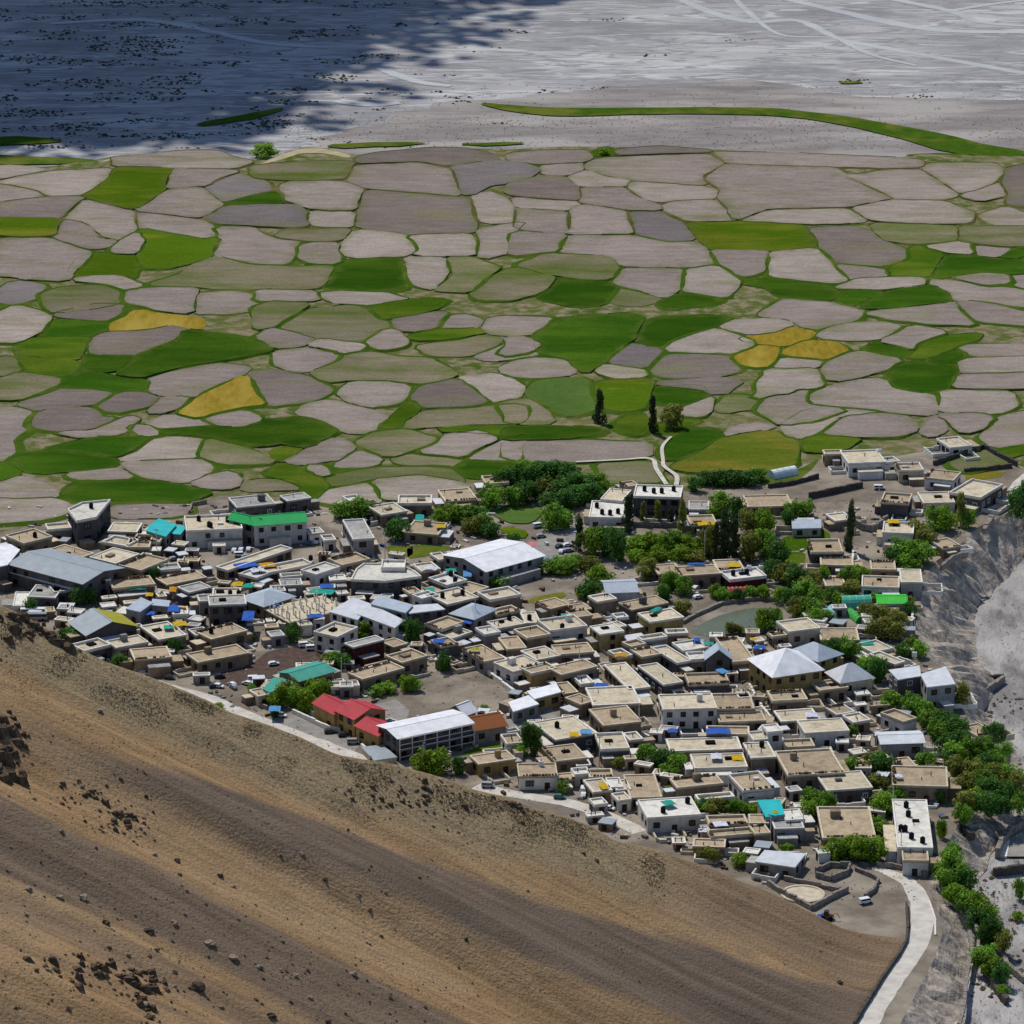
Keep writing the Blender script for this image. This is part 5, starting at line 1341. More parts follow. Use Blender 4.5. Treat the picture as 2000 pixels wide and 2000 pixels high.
W('C4', '1050,1325 1350,1305 1560,1270', .8, .5, 'dark_stone', 'low dark wall along the near edge of the pond')
W('B4', '1250,1195 1440,1135 1630,1070 1720,1125 1880,1205', 1.5, .6, 'dark_stone', 'dark stone enclosure wall round the field behind the right-hand houses')
W('B4', '1480,1250 1660,1232 1840,1212', 1.2, .6, 'dark_stone', 'dark stone wall closing the near side of the right-hand enclosure')
W('B4', '310,1445 480,1410 710,1358', 1.6, .7, 'dark_stone', 'straight dark wall sloping below the white two-storey farmhouse')
W('B4', '0,1365 160,1345 380,1290', 1.2, .6, 'dark_stone', 'dark stone wall below the white polytunnel')
W('B4', '480,1640 600,1625 700,1680 800,1700 900,1620', 2.0, .6, 'stone_wall', 'broken brown wall behind the dark conifer on the right')
W('B4', '1630,1700 1690,1600', 1.2, 1.2, 'stone_wall', 'pale slab of wall standing on the gully rim')
W('C4', '170,285 400,290 620,290', 1.4, .5, 'stone_wall', 'long tan garden wall in front of the row of slim conifers')
W('C3', '690,1640 800,1720 900,1800 980,1860 1050,1890', 1.1, .6, 'parapet_w', 'cream boundary wall running along the right of the playground', cat='wall')
W('C3', '820,1640 930,1730 1080,1810', 1.1, .6, 'parapet_w', 'second cream wall parallel to the playground boundary wall')
W('D1', '830,930 1000,1010 1160,1090 1400,1120 1620,1190', 1.1, .5, 'parapet_w', 'cream roadside wall in front of the red-roofed school')
W('D1', '1480,1250 1600,1375', 1.0, .5, 'parapet_w', 'short white wall beside the slanted grey roof at the road')
W('D1', '380,800 460,840 590,900', .9, .5, 'stone_wall', 'low stone wall between the parking place and the road bend')
W('E', '0,500 90,560 330,690 450,620 600,545', 1.3, .6, 'stone_wall', 'stone compound wall with open corner above the hillside')
W('E', '120,460 330,500 530,550', 1.0, .5, 'stone_wall', 'inner wall of the ruined compound behind the round threshing floor')
W('E', '360,410 470,360 620,370 600,420 480,470 360,440', 1.3, .5, 'stone_wall', 'small roofless stone enclosure right of the pale shed')
W('E', '660,390 780,440 835,470 800,550 730,600', 1.1, .5, 'stone_wall', 'bent pale wall left of the road bend')
W('E', '0,440 100,370', 1.1, .5, 'stone_wall', 'short wall on the left end of the ruined compound')
W('E', '1045,650 1055,820 1045,930 990,1030 870,1200 740,1410 650,1560', .9, .5, 'dark_stone', 'low dark retaining wall along the left side of the curving road', cat='retaining wall')
W('E', '820,360 950,370 1080,400 1200,440', 1.2, .5, 'stone_wall', 'low wall between the tall white block and the road')
W('E', '1215,620 1262,760 1262,880', .3, .4, 'parapet_w', 'row of pale kerb stones on the outer edge of the road bend', step=3)
W('D4', '1390,150 1560,148 1740,140', 1.6, .9, 'dark_stone', 'stone groyne standing across the gully bed', z=-9.8)
W('D4', '1740,150 1620,240 1470,335', 1.8, .9, 'stone_wall', 'diagonal stone flood wall in the gully', z=-9.3)
W('D4', '1680,1810 1720,1700 1800,1595 1940,1515 2100,1490', 2.0, 1.0, 'stone_wall', 'curved stone flood wall at the right edge of the gully', z=-4.7)
W('E', '1700,420 1932,390', 1.5, .9, 'dark_stone', 'dark stone wall at the far right below the curved flood wall', z=-4.4)
W('E', '1420,640 1500,700 1560,800 1590,900 1580,1050', 1.0, .6, 'stone_wall', 'pale terrace wall beside the row of roadside trees', z=-2)
W('E', '1520,850 1540,1000 1500,1180 1480,1400 1440,1560', .5, .8, 'stone_wall', 'stone-lined irrigation ditch running down beside the slope', z=-2.4, cat='ditch')
W('E', '1640,1170 1720,1290 1800,1390', 1.3, .9, 'dark_stone', 'dark terrace wall at the lower right corner', z=-4.3)
W('E', '1740,930 1800,1100 1932,1220', .9, .8, 'stone_wall', 'pale terrace wall right of the lowest trees', z=-4)
W('C5', '1150,690 1260,600 1400,560', 1.4, .8, 'stone_wall', 'broken pale wall on the brink of the gully')
W('C5', '870,1250 880,1130', 1.6, .6, 'parapet_w', 'white wall end above the gully left of the bank')
W('D4', '1340,1560 1440,1640', 1.8, 1.5, 'dark_stone', 'dark stone block below the right-hand grove', z=-2)
W('D3', '220,560 240,660 330,700', 1.2, .5, 'parapet_w', 'short white wall left of the two-storey white house')
W('D3', '1270,220 1400,440 1500,560', 1.4, .5, 'parapet_w', 'long pale lane wall running down from the big ochre hall')
W('D3', '1215,250 1345,470', 1.2, .5, 'stone_wall', 'lane wall on the left of the long pale one')
W('D3', '160,850 190,960 280,990', 1.1, .5, 'parapet_w', 'low white wall curving below the lane trees')
W('C2', '600,1260 760,1220', 1.0, .5, 'stone_wall', 'low wall below the unfinished pillared building')
W('B1', '1430,1560 1450,1500 1560,1480', 1.0, .4, 'stone_wall', 'low wall behind the arcaded white building')
W('C5', '310,660 320,550', 1.4, .5, 'parapet_w', 'pale wall stub in the mud-walled courtyard on the right')
# round threshing floor
c = G(*T('E', 262, 570)); mb = MB(); ring_o = [(4.6 * math.cos(k * .2618), 4.6 * math.sin(k * .2618)) for k in range(24)]
o = obj('threshing_floor', mb.prism(ring_o, -.2, .18).ring(ring_o, [(p[0] * .88, p[1] * .88) for p in ring_o], .18, .34).me('threshing_floor', MATS['parapet_t'])); o.location = c
tag(o, 'round pale threshing floor inside the ruined compound', 'threshing floor')

# ============================================================ TREES
def leaf_mat(name, c1, c2):
    m = mat(name, c1, c2, scale=.7, rough=.7, rnd=.18, c3=tuple(int(k * .72) for k in c1), scale3=.3, lo3=.45, hi3=.6, spec=.1)
    t = m.node_tree; b = t.nodes['Principled BSDF']; out = t.nodes['Material Output']
    tr = t.nodes.new('ShaderNodeBsdfTranslucent'); ad = t.nodes.new('ShaderNodeMixShader'); ad.inputs[0].default_value = .35
    src = b.inputs['Base Color'].links[0].from_socket; t.links.new(src, tr.inputs['Color'])
    t.links.new(b.outputs[0], ad.inputs[1]); t.links.new(tr.outputs[0], ad.inputs[2]); t.links.new(ad.outputs[0], out.inputs['Surface']); return m
leaf_mat('leaf_r', (134, 176, 60), (108, 152, 48)); leaf_mat('leaf_d', (92, 138, 58), (72, 114, 48)); leaf_mat('leaf_o', (148, 152, 68), (124, 130, 58)); leaf_mat('leaf_b', (142, 176, 50), (116, 154, 42)); leaf_mat('leaf_p', (84, 98, 60), (66, 80, 50))
mat('bark', (92, 78, 64), (64, 54, 46), scale=2, bump=.05)
def crown_mesh(seed, kind, m):
    rs = random.Random(seed); v_ = []; f_ = []; clumps = []
    tall = kind in 'pc'
    for i in range(40 if not tall else 40):
        if tall:
            t = rs.random() ** .8; rad = (.95 - .75 * t) * .8 if kind == 'c' else .75 * math.sin(math.pi * min(1, .15 + t * .85)) ** .7
            a = rs.random() * 6.28; q = rs.uniform(.1, 1) * rad; clumps.append((q * math.cos(a), q * math.sin(a), t * 2 - 1, rs.uniform(.18, .34)))
        else:
            while 1:
                p = Vector((rs.uniform(-1, 1), rs.uniform(-1, 1), rs.uniform(-.85, 1)))
                if .2 < p.length < .84: break
            clumps.append((p.x, p.y, p.z, rs.uniform(.22, .42)))
    for cx, cy, cz, r_ in clumps:
        for k in range(44):
            d = Vector((rs.gauss(0, 1), rs.gauss(0, 1), rs.gauss(0, 1))).normalized() * r_ * rs.uniform(.65, 1.05)
            p = Vector((cx, cy, cz)) + d; s = rs.uniform(.055, .115)
            nrm = (d.normalized() + Vector((rs.uniform(-.7, .7), rs.uniform(-.7, .7), rs.uniform(-.4, .8)))).normalized()
            u = nrm.orthogonal().normalized(); w_ = nrm.cross(u); a = rs.random() * 6.28
            u2 = u * math.cos(a) + w_ * math.sin(a); w2 = nrm.cross(u2); n = len(v_)
            v_ += [p + u2 * s, p + w2 * s * .7, p - u2 * s, p - w2 * s * .7 + nrm * s * .2]; f_.append((n, n + 1, n + 2, n + 3))
    return mesh('crown', v_, f_, m)
def trunk_mesh(seed, tall):
    rs = random.Random(seed); mb = MB(); mb.tube((0, 0, -.05), (0, 0, .55), .07, .05, 7); mb.tube((0, 0, .55), (.02, 0, 1.0 if tall else .8), .05, .02, 6)
    for k in range(6):
        a = k * 1.05 + rs.random(); z = rs.uniform(.3, .7); r_ = rs.uniform(.25, .5)
        mb.tube((0, 0, z), (r_ * math.cos(a), r_ * math.sin(a), z + rs.uniform(.2, .35)), .035, .012, 5)
    return mb.me('trunk', MATS['bark'])
CR = {}
for kd, lm in (('r', 'leaf_r'), ('d', 'leaf_d'), ('o', 'leaf_o'), ('b', 'leaf_b')): CR[kd] = [crown_mesh(hash_ * 7 + 3, 'r', MATS[lm]) for hash_ in range(ord(kd), ord(kd) + 4)]
CR['p'] = [crown_mesh(k + 90, 'c', MATS['leaf_o' if k < 1 else 'leaf_p']) for k in range(3)]; CR['c'] = [crown_mesh(k + 70, 'c', MATS['leaf_p']) for k in range(3)]
TRM = [trunk_mesh(k, False) for k in range(3)]; TRT = [trunk_mesh(k + 9, True) for k in range(2)]
LOOKT = dict(r='round green', d='dark green', o='olive-yellow', b='bright green', p='tall dark', c='slim dark conical')
THINGS_T = []
# kind, crown centre x, y, crown width, crown height in the tile's pixels (base below the crown)
TREES = """B3
c 660,770,110,215 c 1060,835,95,240 o 1200,830,150,180 d -40,1290,170,150 r 60,1240,170,150 d 150,1290,160,150 d 230,1250,170,150 d 330,1230,170,140 r 420,1260,170,150 d 120,1400,170,160 r 240,1380,170,160 d 360,1390,180,170 r 470,1340,160,150 d 560,1340,170,160 r 640,1330,150,140 d 500,1420,170,150 d 600,1410,160,140 r 20,1430,150,150 d 300,1470,170,130 d 400,1450,150,140 r 690,1370,100,110
d 1380,1340,110,110 d 1470,1290,140,100 d 1570,1290,150,110 d 1680,1290,150,110 d 1790,1290,150,110 r 1860,1260,120,110
B2
r 1780,1430,190,170 r 680,1530,200,130 r 790,1520,200,140
C2
d 1820,310,190,210 r 1380,1265,150,110 b 1490,1260,160,130 d 840,1290,130,180 r 440,1320,110,70 d 1910,1260,120,190 b 710,850,90,60
C3
b 300,190,170,150 b 410,150,190,160 r 540,170,180,150 o 600,270,190,170 r 690,260,190,170 r 640,170,170,140 r 760,310,170,140
r 1350,200,200,220 r 1440,210,170,190 p 1600,370,95,300 r 1740,430,220,260 d 1860,420,220,260 r 1350,650,190,150 r 1490,630,190,160 b 1440,690,150,100 r 1710,640,190,160 b 1800,760,210,170 d 1700,880,210,170 r 830,790,190,110 d 980,420,120,140 d 320,1550,130,190 d 30,1270,140,240 r 1600,620,120,120
C4
d 10,470,190,300 p 130,200,110,300 p 270,180,70,190 p 410,170,80,200 p 530,200,60,150 p 640,200,90,260 c 1040,400,190,440 c 960,440,130,320 o 890,430,140,300 c 1130,440,150,330 d 1160,140,130,230 r 1010,80,220,200 r 940,150,130,110 r 1290,240,190,230 r 1400,240,200,260 r 1420,450,230,250 o 1270,480,180,260 r 1540,540,200,240 r 1700,120,180,170 r 1800,110,160,150 d 1640,210,110,160
r 540,430,260,180 b 200,450,190,150 b 330,430,190,150 b 720,450,190,160 b 830,480,170,160 b 420,530,190,110 b 640,540,180,120 b 220,560,170,110 o 760,560,170,110
r 300,690,180,200 r 530,790,150,190 r 650,850,150,160 r 460,920,130,140 o 640,1050,150,130 r 960,890,130,130 r 1030,930,130,120 r 1170,930,120,120 r 1290,900,120,120 b 1400,900,130,130 r 1570,930,140,150 r 1500,690,190,170 r 1600,730,200,190 d 1720,750,200,200 r 1790,900,220,200 o 1860,790,190,180 r 1720,1050,190,190 r 1850,1070,200,200 r 1900,960,170,170 r 1410,1170,160,190 r 1500,1160,150,200 o 1110,1240,110,120 r 1170,1250,90,100 r 460,880,100,90
r 1660,960,160,160 r 1900,1150,150,150
C5
c 290,310,140,440 r 1090,210,190,200 r 1200,220,190,220 p 1330,150,110,280 r 1410,210,130,180 o 930,320,200,200 o 1000,400,190,190 r 780,500,230,200 r 930,530,250,220 r 700,560,150,150 r 850,620,200,130
r 280,760,170,190 r 390,740,170,160 r 300,860,170,130 r 40,760,110,180 r 110,930,140,150 o 440,1090,150,160 o 600,1120,220,200 o 730,1160,180,200 o 560,1230,210,190 o 690,1270,200,170 r 850,1060,120,150 r 860,980,90,90 r 510,960,110,100
d 120,1450,190,190 r 230,1420,190,200 r 330,1460,140,160 r 470,1590,190,190 d 560,1640,170,220 r 880,1400,150,140 r 950,1450,130,150 d 780,1450,130,130 b 200,970,120,110 r 60,1130,150,130 d 1880,60,180,260 d 1960,20,200,280
D4
r 690,320,180,180 r 870,370,190,200 r 980,410,180,180 b 600,390,120,110 r 1050,500,200,190 r 1200,540,230,200 r 1120,610,200,190 d 1300,600,200,190 r 1210,740,210,200 d 1340,720,210,200 r 1290,830,230,190 r 1430,790,200,200 r 1560,780,210,190 d 1240,880,150,160 o 1330,970,220,230 o 1440,1010,210,210 r 1380,1100,200,200 d 1560,930,200,190 r 1680,900,190,170 o 1340,280,130,230 r 1640,640,180,200 r 1760,790,140,120 r 1560,1060,210,210 o 1680,1050,210,220 r 1800,1040,190,220 d 1600,1180,230,220 r 1740,1200,220,220 r 1390,1280,200,220 b 1470,1250,190,190 d 1580,1310,210,200 d 1710,1320,190,170 o 1880,1130,190,230 r 1890,1290,180,190 r 1360,1400,170,170
o 500,910,200,180 r 590,930,190,200 r 290,950,180,150 r 1010,890,180,130 r 600,1290,200,200 r 740,1220,170,160 r 560,1090,160,130 r 640,1340,160,150 b 170,1730,220,200 b 300,1700,200,200 b 400,1740,210,220 b 520,1750,200,200 b 560,1680,150,140 r 80,1290,150,170 r 20,1250,110,130 b 600,1530,170,110 b 1150,1540,80,190 d 1140,1240,80,130 r 310,610,110,90 r 540,1480,120,110
D3
r 320,830,190,190 r 430,890,190,170 r 560,900,190,170 r 500,990,160,120 r 830,1310,160,140 r 940,1330,170,150 r 1120,1330,150,140 r 1200,1340,130,110 r 1860,1270,190,200 r 1830,1370,170,190 r 1930,1340,150,170 b 1180,1830,170,120 o 40,910,110,110 o 850,1770,130,130 o 940,1790,130,140 b 1310,1350,130,90 b 510,1190,80,90 r 1620,1720,110,70
D2
b 150,910,220,220 b 270,920,220,220 d 460,940,120,170 d 1110,700,110,290 d 1190,720,110,290 r 1040,800,120,110 r 1450,1150,110,110 r 700,410,75,80 r 40,180,130,130
D1
b 690,780,180,190 o 790,720,190,200 r 880,780,190,210 r 960,820,160,200 b 1040,720,180,180 r 1140,700,150,140 b 1220,420,180,130 r 1310,440,160,130 r 1620,720,150,90 b 1720,690,150,100 r 1900,650,130,150 r 440,710,70,120 b 130,860,80,60 d 660,930,80,80
C1
d 740,950,130,160 d 840,930,130,160 d 290,1040,110,140 d 620,1310,150,130 d 720,1300,170,130 d 800,1270,120,120 d 1130,1560,150,120 d 1560,1390,120,110 d 1650,1420,120,150 d 1460,740,90,140
P
b 517,297,44,26 r 1180,296,20,14
"""
RIVERTREES = {(517, 297)}
# lower ground right of the road: crown positions with their own height
TREES_LOW = [('E', 'r', 1350, 350, 190, 220, -2), ('E', 'r', 1420, 400, 200, 220, -3), ('E', 'd', 1480, 480, 180, 200, -4), ('E', 'r', 1360, 450, 170, 170, -2), ('E', 'b', 1410, 560, 150, 140, -3), ('E', 'r', 1510, 620, 170, 180, -5), ('E', 'b', 1590, 650, 190, 180, -6), ('E', 'd', 1580, 750, 170, 170, -6),
             ('E', 'r', 1660, 740, 150, 170, -6), ('E', 'd', 1680, 860, 160, 200, -7), ('E', 'd', 1630, 880, 120, 150, -6), ('E', 'r', 1640, 1030, 170, 170, -6), ('E', 'b', 1690, 1100, 150, 150, -7), ('E', 'd', 1750, 1150, 130, 150, -7), ('E', 'o', 1770, 920, 110, 180, -7), ('E', 'r', 1590, 1060, 90, 130, -6), ('E', 'r', 1900, 520, 90, 160, -9), ('E', 'b', 1770, 1290, 90, 70, -8), ('E', 'b', 1890, 730, 80, 60, -9), ('E', 'r', 1400, 250, 130, 130, -2)]
def plant(px, py, wpx, hpx, kd, z=0.0, idx=0):
    rs = random.Random(int(px * 7 + py * 13)); k = ppm(px, py + hpx / 2, z)
    wd = wpx / k; ht = max(1.5, hpx / k / .95); base = G(px, py + hpx * .46, z)
    if kd == 'p': wd *= 1.35
    root = empty('bush' if ht < 2.8 else ('conifer' if kd == 'c' else 'poplar' if kd == 'p' else 'tree'), tuple(base), rs.random() * 6.28)
    cr = obj('crown', rs.choice(CR[kd]), None, root); tall = kd in 'pc'
    cr.scale = (wd / 2 * 1.3, wd / 2 * 1.3, ht * (.58 if not tall else .55)); cr.location = (0, 0, ht * .5)
    tr = obj('trunk', rs.choice(TRT if tall else TRM), None, root); tr.scale = (wd * .5, wd * .5, ht * .9)
    THINGS_T.append((root, px, py, kd, ht)); return root
tile = None
for ln in TREES.split('\n'):
    if not ln: continue
    if ' ' not in ln: tile = ln; continue
    it = ln.split(' ')
    for kd, q in zip(it[::2], it[1::2]):
        x, y, w_, h_ = map(float, q.split(',')); s = TILES[tile][2]; p = T(tile, x, y)
        if kd == 'r': kd = random.choice('rrrrrbod')
        plant(p[0], p[1], w_ / s, h_ / s, kd, ZR if (x, y) in RIVERTREES else 0)
for tile, kd, x, y, w_, h_, z in TREES_LOW:
    s = TILES[tile][2]; p = T(tile, x, y); plant(p[0], p[1], w_ / s, h_ / s, kd, z * .5)

# ============================================================ VEHICLES
for nme, c in (('white', (226, 228, 230)), ('dark', (46, 50, 58)), ('teal', (50, 104, 112)), ('grey', (150, 154, 158))): mat('paint_' + nme, c, tuple(int(k * .95) for k in c), scale=1, rough=.25, spec=.5, coord='object')
mat('tyre', (30, 30, 31), (24, 24, 25), scale=2); mat('car_glass', (28, 32, 38), (22, 26, 30), scale=1, rough=.1, spec=.5); mat('lamp', (220, 216, 200), (200, 196, 186), scale=1, rough=.2)
def extr(profile, y0, y1, name, m, taper=1.0):
    n = len(profile); v_ = [(p[0], y0, p[1]) for p in profile] + [(p[0], y1, p[1]) for p in profile]
    return mesh(name, v_, [tuple(range(n)), tuple(range(2 * n - 1, n - 1, -1))] + [(n + i, n + (i + 1) % n, (i + 1) % n, i) for i in range(n)], m)
WH = MB().tube((0, -.11, 0), (0, .11, 0), .32, .32, 12).me('wheel', MATS['tyre']); LM = MB().box(-.04, .04, -.16, .16, -.08, .08).me('headlight', MATS['lamp'])
def make_vehicle(kind, paint):
    root = empty('bus' if kind == 'bus' else 'van' if kind == 'van' else 'car')
    if kind == 'car': Lh, wd, prof, gl = 2.0, .82, [(-2, .35), (2, .35), (2, .72), (1.2, .9), (.55, 1.4), (-1.3, 1.42), (-1.95, .95)], [(1.12, .92), (.55, 1.34), (-1.25, 1.36), (-1.8, .95)]
    elif kind == 'van': Lh, wd, prof, gl = 2.2, .88, [(-2.2, .35), (2.2, .35), (2.2, .9), (1.7, 1.15), (1.2, 1.85), (-2.15, 1.9)], [(1.6, 1.18), (1.2, 1.75), (-2.0, 1.78), (-2.05, 1.18)]
    else: Lh, wd, prof, gl = 4.6, 1.15, [(-4.6, .45), (4.6, .45), (4.6, 1.5), (4.4, 2.8), (-4.55, 2.85)], [(4.52, 1.55), (4.35, 2.4), (-4.3, 2.45), (-4.3, 1.55)]
    obj('body', extr(prof, -wd, wd, 'body', MATS['paint_' + paint]), None, root)
    for s_ in (-1, 1): obj('side_glass', extr([(p[0] * .98, p[1]) for p in gl], s_ * (wd + .012) - .01, s_ * (wd + .012) + .01, 'side_glass', MATS['car_glass']), None, root)
    a, b = prof[3 if kind != 'bus' else 2], prof[4 if kind != 'bus' else 3]
    e = Vector((b[0] - a[0], 0, b[1] - a[1])); nn = Vector((e.z, 0, -e.x)).normalized() * .015
    v_ = [Vector((a[0], -wd * .85, a[1])) + e * .1 + nn, Vector((a[0], wd * .85, a[1])) + e * .1 + nn, Vector((b[0], wd * .85, b[1])) - e * .08 + nn, Vector((b[0], -wd * .85, b[1])) - e * .08 + nn]
    obj('windscreen', mesh('windscreen', v_, [(0, 1, 2, 3)], MATS['car_glass']), None, root)
    for sx in (-1, 1):
        for sy in (-1, 1):
            o = obj('wheel', WH, None, root); o.location = (sx * Lh * .62, sy * (wd - .06), .32)
            if kind == 'bus': o.scale = (1.35, 1.2, 1.35); o.location.z = .43
        o = obj('headlight', LM, None, root); o.location = (Lh + .01, sx * wd * .65, .62)
    return root
VP = {}
CARS = [('C2', 280, 520, 'car', 'white', 80), ('C2', 345, 515, 'car', 'white', 80), ('C2', 415, 510, 'car', 'white', 85), ('C2', 330, 565, 'van', 'white', 10), ('C2', 395, 580, 'car', 'grey', 20), ('C2', 985, 450, 'car', 'teal', 70), ('C2', 1060, 440, 'car', 'white', 75),
        ('D1', 130, 690, 'car', 'white', -20), ('D1', 255, 675, 'car', 'white', 130), ('D1', 270, 700, 'car', 'grey', 120), ('D1', 400, 665, 'car', 'white', 150), ('D1', 465, 625, 'van', 'white', 10), ('D1', 490, 660, 'car', 'white', 20), ('D1', 545, 635, 'car', 'white', -30), ('D1', 90, 690, 'car', 'dark', 20), ('D1', 140, 600, 'car', 'dark', 10),
        ('D1', 1180, 1120, 'car', 'dark', 10), ('D1', 1310, 1150, 'car', 'dark', 15), ('D1', 1400, 1220, 'van', 'grey', 5), ('D1', 940, 305, 'van', 'white', 20), ('D1', 1010, 335, 'van', 'white', 10), ('D1', 720, 965, 'car', 'white', -20), ('D1', 650, 480, 'car', 'white', 20), ('D1', 710, 220, 'van', 'white', -40), ('D1', 910, 190, 'van', 'white', -10),
        ('D2', 1640, 1190, 'van', 'white', 85), ('D2', 1640, 1235, 'car', 'white', 85), ('D2', 1415, 1255, 'car', 'teal', -8), ('D2', 1880, 1360, 'car', 'white', -25), ('D2', 740, 1150, 'van', 'grey', -5), ('D2', 1400, 350, 'van', 'white', 30),
        ('E', 735, 635, 'van', 'white', 25), ('C3', 1410, 480, 'car', 'dark', 60), ('C3', 1490, 470, 'car', 'white', 30), ('C3', 1500, 520, 'car', 'grey', 20), ('C3', 1430, 530, 'car', 'white', 80), ('C3', 1240, 385, 'car', 'grey', 20), ('C3', 1210, 290, 'van', 'white', 30), ('C3', 1400, 310, 'car', 'white', 20),
        ('C1', 310, 1120, 'bus', 'white', 2), ('C1', 330, 1165, 'bus', 'grey', 3), ('C4', 760, 890, 'van', 'white', 70), ('C4', 790, 960, 'car', 'white', 30), ('D3', 1235, 1680, 'van', 'white', 85), ('B4', 840, 1375, 'van', 'white', 0), ('C1', 1600, 1720, 'car', 'dark', -15), ('C1', 1360, 1680, 'car', 'white', -15), ('C1', 1640, 600, 'car', 'grey', 30), ('C1', 1720, 620, 'car', 'white', 10)]
THINGS_V = []
for tile, x, y, kd, pt, ang in CARS:
    key = (kd, pt); first = key not in VP
    if first: VP[key] = make_vehicle(kd, pt)
    o = VP[key] if first else copy_tree(VP[key])
    p = T(tile, x, y); q = G(*p); q.z = .06; o.location = q; o.rotation_euler = (0, 0, R(ang)); o.scale = (.66,) * 3; THINGS_V.append((o, p[0], p[1], kd, pt))
# small yellow-armed loader with blue bucket at the turning place
c = G(*T('E', 450, 755)); lo_ = empty('loader', (c.x, c.y, 0), R(-15)); lo_.scale = (.8,) * 3
mat('paint_yellow', (206, 150, 36), (190, 136, 30), scale=1, rough=.4); mat('paint_blue', (44, 84, 190), (38, 74, 170), scale=1, rough=.5)
obj('body', MB().box(-1.6, 1.4, -.8, .8, .5, 1.3).me('body', MATS['paint_dark']), None, lo_); obj('cab', MB().box(-.9, .3, -.65, .65, 1.3, 2.3).me('cab', MATS['car_glass']), None, lo_)
obj('arm', MB().tube((.6, 0, 1.3), (2.3, 0, 1.9), .16, .14, 6).tube((2.3, 0, 1.9), (3.2, 0, .7), .14, .1, 6).me('arm', MATS['paint_yellow']), None, lo_); obj('bucket', MB().box(-2.7, -1.7, -1, 1, .15, .8).me('bucket', MATS['paint_blue']), None, lo_)
for sx in (-1, 1):
    for sy in (-1, 1): o = obj('wheel', WH, None, lo_); o.location = (sx * 1.0, sy * .85, .5); o.scale = (1.5, 1.6, 1.5)
tag(lo_, 'small dark loader with yellow arm parked on the turning place above the slope', 'loader')

